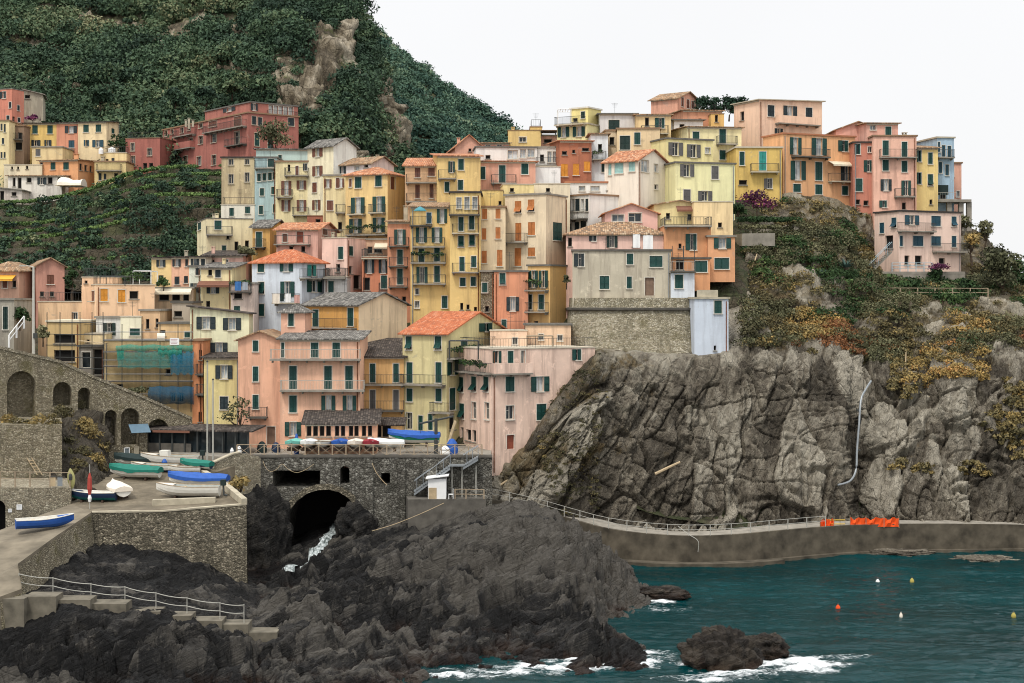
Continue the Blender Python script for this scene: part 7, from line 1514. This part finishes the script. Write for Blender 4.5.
def net(x0, x1, y0, y1, mat, bulge=.25, seed=0, wav=1.5):
    mb = MB(); rows = []; 
    for i in range(9):
        f = i / 8; row = []
        for j in range(17):
            g_ = j / 16; e = wav * math.sin(j * 1.3 + seed) * (1 if i in (0, 8) else .3); p = P(x0 + (x1 - x0) * g_, y0 + (y1 - y0) * f + e, Ys - .12)
            row.append(p + Vector((0, -bulge * math.sin(math.pi * f) * (.6 + .4 * math.sin(j * 1.9 + seed)), 0)))
        rows.append(row)
    mb.grid(rows); mb.build('net', mat, t_, smooth=True)
net(116, 193, 345, 351, 'net_green', .2, 1, .8); net(118, 172, 352, 368, 'net_thin', .1, 3, .8); net(120, 172, 354, 371, 'net_blue', .1, 3) if 0 else None
net(171, 194, 352, 374, 'net_blue', .3, 2); net(117, 124, 350, 360, 'net_green', .1, 5, 1.); net(158, 182, 349, 356, 'net_green', .2, 4, 1.5)
net(149, 194, 386.5, 404, 'net_navy', .9, 0, .5)
c = P(174.5, 341.5, Ys - .2); t_ = thing('notice', 'white site notice hung on the scaffolding', 'notice', c); mb = MB(); mb.cbox(c, .95, .03, .72); mb.build('panel', 'sheet_white', t_); mb = MB()
for q in range(4): mb.cbox(c + Vector((-.05, -.02, .2 - .13 * q)), .7 - .1 * (q % 2), .008, .035)
mb.build('lettering', plain('notice_red', 'A8707A', .8), t_)
c = P(162, 336.5, Ys - .2); t_ = thing('sheet', 'pale dust sheet draped over the top of the scaffolding', 'sheet', c); mb = MB(); rows = [[P(157 + 8 * g_, 333 + 8 * f, Ys - .1 - .2 * math.sin(3 * f)) for g_ in np.linspace(0, 1, 6)] for f in np.linspace(0, 1, 6)]; mb.grid(rows); mb.build('cloth', 'tarp_pale', t_)
# scaffold tubes before the unfinished house
t_ = thing('scaffolding', 'bare scaffold tubes in front of the unfinished tan house', 'scaffolding', P(62, 370, 153)); mb = MB()
for x in (47, 60, 72, 80, 92, 103): mb.bar(P(x, 312, 154), P(x, 395, 154), .045, 5)
mb.build('upright', 'rail_dark', t_); mb = MB()
for y in (322, 334, 345, 357, 368): mb.bar(P(46, y, 153.9), P(104, y + 1, 153.9), .04, 5)
mb.build('ledger', 'rail_dark', t_); mb = MB(); mb.box(P(78, 341, 153.6), P(106, 344, 153.6) - P(78, 341, 153.6), (0, .9, 0), (0, 0, .05)); mb.build('deck', 'wood_pale', t_)
# stair rail at the lane and flower pots
railing('railing', 'white sloping handrail beside the grey stone house', [P(9, 346, 150), P(24, 327, 152)], 1.1, 1.2, (1., .5), .05, 'sheet_white')
# ---- garden of the detached pink house
w7, f7 = stonewall('garden_wall', 'low dry-stone garden wall below the detached pink house', 'wall', (881, 176.5), (990, 174.5), [(881, 318), (990, 318), (990, 297), (881, 296.5)], [], 1., 'rubble_mossy')
railing('fence', 'pale fence with thin posts along the garden wall of the detached pink house', [P(883, 296.5, 176.4), P(935, 296.7, 175.6), P(988, 297, 174.6)], 1.0, 1.9, (1., .5), .035, 'rail_wood', 'fence')
railing('railing', 'light blue railing on the terrace of the detached pink house', [P(892, 271, 182.6), P(932, 271, 182.6)], 1., .9, (1., .66, .33), .03, 'rail_blue')
mb = MB(); a = P(880, 271.6, 182.5); b = P(965, 271.6, 182.5); mb.box(Vector((a.x, 182.4, a.z - .3)), (b.x - a.x, 0, 0), (0, 6, 0), (0, 0, .3)); mb.box(Vector((a.x, 182.42, a.z - 3.3)), (b.x - a.x, 0, 0), (0, .4, 0), (0, 0, 3.)); tag(mb.build('terrace', 'concrete'), 'stone terrace in front of the detached pink house', 'terrace')
t_ = thing('stairs', 'outdoor stairs with light blue rails left of the detached pink house', 'stairs', P(880, 272, 182.5)); sm = MB(); rm_ = MB(); flight(P(892, 250, 182.9), P(868, 274, 181.6), 16, 1.); sm.build('flight', 'concrete', t_); rm_.build('handrail', 'rail_blue', t_)
t_ = thing('stairs', 'concrete stairs running down the scrub slope below the blue railed stairs', 'stairs', P(868, 275, 181)); sm = MB(); rm_ = MB(); flight(P(868, 275, 180.6), P(880, 298, 179.4), 16, 1.2); sm.build('flight', 'concrete_pale', t_); rm_.build('handrail', 'rail_wood', t_)
# concrete platform on pillars at the end of the headland row
t_ = thing('platform', 'concrete terrace platform on tall pillars at the end of the headland row', 'platform', P(958, 225, 197)); mb = MB(); a = P(938, 202, 196); mb.box(a, (P(971.5, 202, 196) - a), (0, 5, 0), (0, 0, .35)); mb.build('slab', 'concrete', t_)
for x in (949, 961, 969): mb = MB(); c = P(x, 202, 196.6); mb.box(Vector((c.x - .3, 196.4, c.z - 3.8)), (.6, 0, 0), (0, .6, 0), (0, 0, 3.79)); mb.build('pillar', 'concrete', t_)
rm_ = railing_mb([P(938, 200, 196.1), P(957, 200, 196.1)], 1., .3); rm_.build('railing', 'rail_pale', t_)
mb = MB(); c = P(943, 190, 197.2); mb.cbox(c, 1.4, .1, 1.3); tag(mb.build('sun_screen', 'tarp_dark'), 'dark teal screen on the terrace of the sky blue house', 'screen')
# hedge terrace left of the headland slope
w8, f8 = stonewall('retaining_wall', 'pale concrete retaining wall under the clipped hedge', 'wall', (742, 176.5), (775, 177.5), [(742, 246), (775, 246), (775, 233), (742, 233.5)], [], 2.5, 'concrete')
def shrub(label, px, py, Y, w_px, h_px, mat, tint=.4, name='shrub', cat='shrub', n=500, size=.17, group=None, seed=None):
    k = Y / K; w_, h_ = w_px * k, h_px * k; return tree(label, px, py, Y, h_, w_, mat, tint, group, name, n, size, .22, cat, 1., 8, seed)
def hedge(label, x0, x1, yb, Y, h_px, mat, tint, dY=0., size=.15):
    c = P((x0 + x1) / 2, yb, Y + dY / 2); t_ = thing('hedge', label, 'hedge', c); it = []; r = random.Random(int(x0)); h_ = h_px * Y / K; n = int((x1 - x0) * Y / K / .45)
    for k in range(n):
        f = k / max(1, n - 1); p = P(x0 + (x1 - x0) * f, yb, Y + dY * f) + up * h_ * .5 - c; it.append((tuple(p), (.5, .5, h_ * .55), 110, tint + r.uniform(-.15, .15)))
    crowns('foliage', it, mat, size, t_, (0, 0, 0), int(x0)); mb = MB()
    for k in range(0, n, 3): p = P(x0 + (x1 - x0) * k / n, yb, Y + dY * k / n); mb.bar(p - up * .3, p + up * h_ * .6, .04, 5)
    mb.build('stem', 'bark', t_)
hedge('dark clipped hedge on the pale retaining wall', 741, 799, 224, 179.5, 7, 'leaf_green', .25, 2.)
hedge('lower leafy hedge row just under the dark clipped hedge', 741, 778, 230, 177.5, 5, 'leaf_olive', .45, 1.)
shrub('purple bougainvillea bush below the mustard yellow house', 757, 213, 184, 40, 22, 'leaf_purple', .5, n=1100, size=.14, name='bougainvillea', cat='bush'); shrub('dark green bush left of the bougainvillea at the pale yellow corner', 738, 222, 181, 18, 20, 'leaf_green', .2)
shrub('purple flowering bush in front of the detached pink house', 940, 272, 181.8, 26, 9, 'leaf_purple', .55, n=500, size=.12, name='bougainvillea', cat='bush')
for lb, x, y, Yv, w_, h_, tt in (('round dark shrub at the left end of the garden below the pink house', 888, 297, 178, 18, 20, .2), ('wide dark shrub second from the left in the garden', 916, 297, 178, 26, 18, .3), ('low green shrub in the middle of the garden', 948, 298, 177.5, 22, 13, .45), ('dark spreading shrub near the right end of the garden', 970, 298, 177.5, 28, 20, .2), ('small shrub under the purple flowering bush', 935, 284, 182.2, 20, 16, .25)):
    shrub(lb, x, y, Yv, w_, h_, 'leaf_green', tt)
shrub('large grey-green tree at the right end of the garden', 1000, 302, 178, 54, 64, 'leaf_olive', .25, 'tree', 'tree', 1900, .2); shrub('darker tree leaning at the right edge of the headland', 1018, 300, 183, 26, 46, 'leaf_green', .3, 'tree', 'tree', 900, .2)
shrub('straw-coloured bush right of the detached pink house', 972, 262, 187, 22, 38, 'leaf_dry', .6, n=700); shrub('brown-green bush on the crest right of the platform', 985, 248, 190, 24, 30, 'leaf_olive', .5, n=700); shrub('low bush filling the crest below the platform pillars', 962, 232, 193, 22, 16, 'leaf_olive', .5, n=500)
shrub('dark bush growing on the cliff above the straw grass', 769, 322, 170, 18, 28, 'leaf_green', .25); shrub('small dark bush beside the grey retaining wall on the headland', 746, 308, 169, 10, 18, 'leaf_green', .3, n=300)
def agave(label, px, py, Y, r_px, seed):
    c = P(px, py, Y); t_ = thing('agave', label, 'agave', c, 'agaves on the headland slope'); r = random.Random(seed); R_ = r_px * Y / K; mb = MB()
    for k in range(26):
        an = r.uniform(0, 2 * math.pi); el = r.uniform(.15, 1.25); d = Vector((math.cos(an) * math.cos(el), math.sin(an) * math.cos(el), math.sin(el))); s = d.cross(up).normalized() * R_ * .1; L = R_ * r.uniform(.75, 1.1)
        mb.poly([c, c + d * L * .4 + s + up * .03, c + d * L - up * .12 * L, c + d * L * .4 - s + up * .03])
    mb.build('leaf', 'leaf_agave', t_); mb = MB(); mb.lathe(c - up * .3, [(.2, 0), (.16, .35)], 7); mb.build('stem', 'bark', t_)
agave('blue-green agave highest up on the scrub slope', 816, 256, 179, 8, 1); agave('wide blue-green agave right of the highest one', 846, 268, 176.5, 12, 2); agave('lower blue-green agave left of the wide one', 822, 276, 175, 10, 3)
# trees and shrubs in the village
tree('olive-brown thin tree growing in front of the pale yellow lower house', 238, 441, 147.5, 3.9, 3.4, 'leaf_olive', .35, None, 'tree', 420, .13, .38)
tree('spreading tree with rusty leaves against the big dark red house', 274, 163, 221.5, 5.6, 6.2, 'leaf_olive', .42, None, 'tree', 1300, .2, .3)
shrub('dark green bush right of the cream terraced house', 118, 152, 243, 18, 20, 'leaf_green', .2); shrub('purple flowering bush below the grey ruin', 33, 122, 247, 16, 7, 'leaf_purple', .5, name='bougainvillea', cat='bush', n=300)
shrub('leafy bush on the terrace beside the cafe pergola', 131, 283, 170, 26, 16, 'leaf_green', .45); shrub('tall dark cypress-like shrub behind the peach house', 72, 298, 176, 16, 34, 'leaf_green', .2); shrub('green climbing bush left of the street lamp', 20, 326, 161, 22, 20, 'leaf_green', .4); shrub('yellow flowering bush right of the street lamp', 43, 342, 154, 12, 18, 'leaf_olive', .85)
shrub('potted bush on the cafe terrace', 163, 289, 167.2, 14, 12, 'leaf_green', .5, n=250); shrub('bush overhanging the stone wall below the scaffolding', 135, 396, 151.5, 30, 9, 'leaf_olive', .35, n=350); shrub('round straw-coloured bush on the parapet below the bridge fence', 240, 497, 131, 26, 20, 'leaf_dry', .62, n=700, size=.14)
shrub('bush on the slope below the cream house with arched doors', 246, 260, 181, 24, 14, 'leaf_olive', .45); shrub('small plant hanging from the salmon house side wall', 566.5, 285, 164.6, 8, 12, 'leaf_olive', .3, n=200)
SK = [(702, 118, 216, 18, 18, .35, 'skyline tree touching the right side of the topmost gable'), (715, 116, 217, 16, 18, .45, 'feathery skyline tree second from the topmost gable'), (729, 116, 216, 20, 17, .3, 'dark wide skyline tree in the middle of the skyline gap'), (743, 114, 217, 16, 14, .4, 'skyline tree half behind the big peach-pink house'), (736, 118, 214, 14, 12, .25, 'low dark skyline bush in front of the skyline trees')]
for x, y, Yv, w_, h_, tt, lb in SK: shrub(lb, x, y + 2, Yv, w_ * 1.25, h_ + 8, 'leaf_pine', tt, 'tree', 'tree', 800, .17)
HT = [(205, 112, 245, 26, 26, .25, 'dark round tree directly behind the roof of the big red house'), (176, 112, 262, 22, 24, .2, 'dark green tree on the slope left above the big red house'), (232, 98, 262, 34, 28, .62, 'pale olive tree above the attic of the big red house'), (262, 96, 262, 30, 26, .55, 'bushy olive tree near the rocks above the red house'), (145, 70, 300, 28, 24, .3, 'dark tree standing out in the middle of the hillside'), (100, 108, 270, 26, 22, .3, 'round tree above the cream terraced house'), (60, 100, 272, 30, 24, .35, 'spreading tree above the yellow terraced house'), (285, 52, 296, 28, 24, .3, 'dark tree left of the tall rock outcrop'), (250, 60, 305, 30, 26, .5, 'light green tree above the rock outcrop slope'), (346, 108, 268, 14, 16, .3, 'small dark tree on the rocky rib right of the outcrop'), (300, 140, 250, 20, 16, .55, 'low olive tree below the rock outcrop'), (20, 66, 305, 30, 24, .4, 'broad tree high on the left edge of the hillside'), (210, 30, 330, 30, 24, .3, 'dark tree near the upper edge of the hillside')]
for x, y, Yv, w_, h_, tt, lb in HT: shrub(lb, x, y, Yv, w_, h_, 'leaf_hill', tt, 'tree', 'tree', 1100, .34, 'trees standing out on the hillside')

# ---- laundry, tanks, small roof things
def cloth(label, px, py, Y, w_, h_, mat, name='laundry', cat='laundry'):
    c = P(px, py, Y); t_ = thing(name, label, cat, c); mb = MB(); rows = [[c + Vector((w_ * (g_ - .5), .05 * math.sin(g_ * 9 + f), -h_ * f + h_ / 2)) for g_ in np.linspace(0, 1, 9)] for f in np.linspace(0, 1, 5)]
    mb.grid(rows); mb.build('cloth', mat, t_, smooth=True); mb = MB(); mb.bar(c + Vector((-w_ * .65, 0, h_ / 2 + .01)), c + Vector((w_ * .65, 0, h_ / 2 + .01)), .012, 4); mb.build('line', 'rail_dark', t_)
cloth('white sheet hanging on the pink house terrace, narrower left one', 636.5, 241, 166.6, .8, 1.5, 'sheet_white'); cloth('wide white sheet hanging on the pink house terrace right of the narrow one', 648, 242.5, 166.6, 1.1, 1.6, 'sheet_white')
cloth('beige towel hung over the blue-white house balcony', 276, 298.5, 166.3, .8, 1.1, 'tarp_pale'); cloth('white shirt hung on the blue-white house balcony', 288, 298, 166.3, .6, 1., 'sheet_white'); cloth('dark trousers hung between the towel and the white shirt', 282, 297.5, 166.3, .45, .8, 'tarp_dark'); cloth('pinkish cloth hung at the right end of the blue-white house balcony', 297, 299, 166.3, .6, .9, plain('cloth_pink', 'C49A90', .9))
cloth('blue cloth drying on the dark balcony beside the blue-white house', 238, 286, 165.8, .7, 1., 'cloth_blue'); cloth('pale cloth drying on the dark balcony right of the blue one', 245, 286, 165.8, .6, .9, 'cloth_grey')
def tank(label, px, py, Y, r, h_, mat='sheet_white'):
    p = P(px, py, Y); t_ = thing('water_tank', label, 'water tank', p); mb = MB(); mb.lathe(p, [(r, 0), (r, h_ * .75), (r * .8, h_ * .92), (r * .3, h_)], 12); mb.build('body', mat, t_, smooth=False); mb = MB(); mb.lathe(p + up * h_, [(r * .28, 0), (r * .28, .12), (.05, .16)], 10); mb.build('lid', mat, t_)
tank('white water tank on the yellow house, left one', 101, 154, 240.5, .38, .9); tank('wider white water tank on the yellow house, right one', 112, 153.2, 242, .6, .9)
c = P(74, 187, 234); t_ = thing('tarpaulin', 'large white tarpaulin bulging over a frame beside the long white house', 'tarpaulin', c); mb = MB(); rows = []
for f in np.linspace(0, 1, 12): rows.append([c + Vector(((f - .5) * 3.7, -1 + 2 * math.cos(q) * .9, (.9 + .5 * math.sin(math.pi * min(1, f * 1.1 + .1)) + .25 * math.sin(f * 7 + 1)) * max(0, math.sin(q)) + .05 * math.sin(f * 20))) for q in np.linspace(0, math.pi, 9)])
mb.grid(rows); mb.poly(rows[0]); mb.poly(rows[-1]); mb.build('sheet', 'tarp_pale', t_); mb = MB(); mb.bar(c + Vector((-2.1, -2.85, .05)), c + Vector((2.1, -2.85, .05)), .05, 5); mb.build('batten', 'wood_pale', t_)
for x, lb in ((186, 'small white chimney stack on the big red house roof, left of three'), (189, 'taller white chimney stack on the big red house roof, middle of three'), (193, 'small white chimney stack on the big red house roof, right of three')):
    p = P(x, 124.5, 241); t_ = thing('chimney_stack', lb, 'chimney', p); mb = MB(); mb.cbox(p + up * .1, .32, .32, 1.6 if x == 189 else 1.); mb.build('shaft', 'concrete_pale', t_); mb = MB(); mb.cbox(p + up * (1. if x == 189 else .7), .42, .42, .1); mb.build('cap', 'concrete_pale', t_)
# teal parasol and striped awnings
p = P(420, 222.5, 168.6); t_ = thing('parasol', 'teal parasol open on the top balcony of the tall yellow house', 'parasol', p); mb = MB(); mb.bar(p, p + up * 1.75, .025, 5); mb.build('pole', 'rail_pale', t_); mb = MB(); mb.lathe(p + up * 1.3, [(.75, 0), (.5, .25), (.05, .5)], 8); mb.build('canopy', plain('parasol_teal', '4A8A94', .8), t_)
# pergola frames on roofs
def frame(label, x0, x1, yb, Y, h_px, dep, mat='rail_pale', roof=None):
    a, b = P(x0, yb, Y), P(x1, yb, Y); h_ = h_px * Y / K; t_ = thing('pergola', label, 'pergola', a)
    for q in (a, b):
        for dY in (0, dep): mb = MB(); mb.bar(q + Vector((0, dY, -.3)), q + Vector((0, dY, h_)), .05, 5); mb.build('post', mat, t_)
    mb = MB()
    for dY in (0, dep): mb.bar(a + Vector((0, dY, h_)), b + Vector((0, dY, h_)), .05, 5)
    for k in range(6): q = a + (b - a) * k / 5 + up * h_; mb.bar(q, q + Vector((0, dep, 0)), .035, 5)
    mb.build('beam', mat, t_)
    if roof: mb = MB(); mb.box(a + up * (h_ + .06) + Vector((-.2, -.2, 0)), b - a + Vector((.4, 0, 0)), (0, dep + .4, 0), (0, 0, .06)); mb.build('roof', roof, t_)
frame('white terrace frame beside the yellow penthouse', 558, 571, 124, 199.5, 15, 3, 'sheet_white'); frame('thin pergola on the peach rooftop terrace', 100, 125, 283.5, 163.5, 7, 2.5, 'rail_dark'); frame('white pergola frame on the terrace left of the yellow row house', 133, 151, 284, 169, 13, 3, 'sheet_white'); frame('dark pergola on the small skyline pink house', 541, 556, 136, 203, 5, 2.5, 'rail_dark', 'old_tile')
frame('light frame on the roof terrace of the light pink harbour house', 527, 553, 344, 150.6, 8, 2, 'rail_wood'); frame('slim awning frame over the olive yellow house terrace', 449, 478, 357, 147.8, 16, 2, 'rail_dark')
# ================================================================== light, sky, camera
w = bpy.data.worlds.new('World'); SC.world = w; w.use_nodes = True; nt = w.node_tree; nt.nodes.clear()
out = nt.nodes.new('ShaderNodeOutputWorld'); bg = nt.nodes.new('ShaderNodeBackground'); nt.links.new(bg.outputs[0], out.inputs[0])
SUN_EL, SUN_AZ = R(58), R(207)          # azimuth measured clockwise from +Y; the sun is behind the camera, a little to its left
sky = nt.nodes.new('ShaderNodeTexSky'); sky.sky_type = 'NISHITA'; sky.sun_disc = False; sky.sun_elevation = SUN_EL; sky.sun_rotation = SUN_AZ
sky.air_density = 1.; sky.dust_density = 4.; sky.ozone_density = 1.
# overcast: the blue is washed out towards an even cloud white that is brightest overhead
tc = nt.nodes.new('ShaderNodeTexCoord'); sx = nt.nodes.new('ShaderNodeSeparateXYZ'); nt.links.new(tc.outputs['Generated'], sx.inputs[0])
rp = nt.nodes.new('ShaderNodeValToRGB'); e = rp.color_ramp.elements
e[0].position = 0.; e[0].color = (7.5, 7.5, 7.55, 1); e[1].position = 1.; e[1].color = (15., 15.1, 15.3, 1)
x_ = e.new(.3); x_.color = (7.7, 7.7, 7.75, 1)
nt.links.new(sx.outputs[2], rp.inputs[0])
cl = nt.nodes.new('ShaderNodeTexNoise'); cl.inputs['Scale'].default_value = 2.; cl.inputs['Detail'].default_value = 4; nt.links.new(tc.outputs['Generated'], cl.inputs['Vector'])
mm = nt.nodes.new('ShaderNodeMath'); mm.operation = 'MULTIPLY_ADD'; mm.inputs[1].default_value = .16; mm.inputs[2].default_value = .92; nt.links.new(cl.outputs['Fac'], mm.inputs[0])
m2 = nt.nodes.new('ShaderNodeMix'); m2.data_type = 'RGBA'; m2.blend_type = 'MULTIPLY'; m2.inputs[0].default_value = 1.; nt.links.new(rp.outputs[0], m2.inputs[6]); nt.links.new(mm.outputs[0], m2.inputs[7])
mx = nt.nodes.new('ShaderNodeMix'); mx.data_type = 'RGBA'; mx.inputs[0].default_value = .93; nt.links.new(sky.outputs[0], mx.inputs[6]); nt.links.new(m2.outputs[2], mx.inputs[7])
nt.links.new(mx.outputs[2], bg.inputs[0]); bg.inputs[1].default_value = .1
ld = bpy.data.lights.new('sun', 'SUN'); ld.energy = 1.5; ld.angle = R(10); ld.color = (1, .95, .87)
lo = bpy.data.objects.new('sun', ld); COL.objects.link(lo)
sd = Vector((math.sin(SUN_AZ) * math.cos(SUN_EL), math.cos(SUN_AZ) * math.cos(SUN_EL), math.sin(SUN_EL)))
lo.rotation_euler = sd.to_track_quat('Z', 'Y').to_euler(); lo.location = (0, -50, 120)
cd = bpy.data.cameras.new('camera'); cd.sensor_width = 36; cd.lens = 36 * K / 1024; cd.shift_y = -(341.5 - HZ) / 1024; cd.clip_start = 1; cd.clip_end = 20000
co_ = bpy.data.objects.new('camera', cd); COL.objects.link(co_); co_.location = (0, 0, CZ); co_.rotation_euler = (R(90), 0, 0); SC.camera = co_
SC.view_settings.view_transform = 'Standard'; SC.view_settings.look = 'None'; SC.view_settings.exposure = .42; SC.view_settings.gamma = 1; SC.view_settings.use_curve_mapping = False
SC.cycles.max_bounces = 5; SC.cycles.diffuse_bounces = 2; SC.cycles.glossy_bounces = 2; SC.cycles.volume_bounces = 0
SC.cycles.use_denoising = True; SC.cycles.filter_width = 1.05
SC.render.film_transparent = False
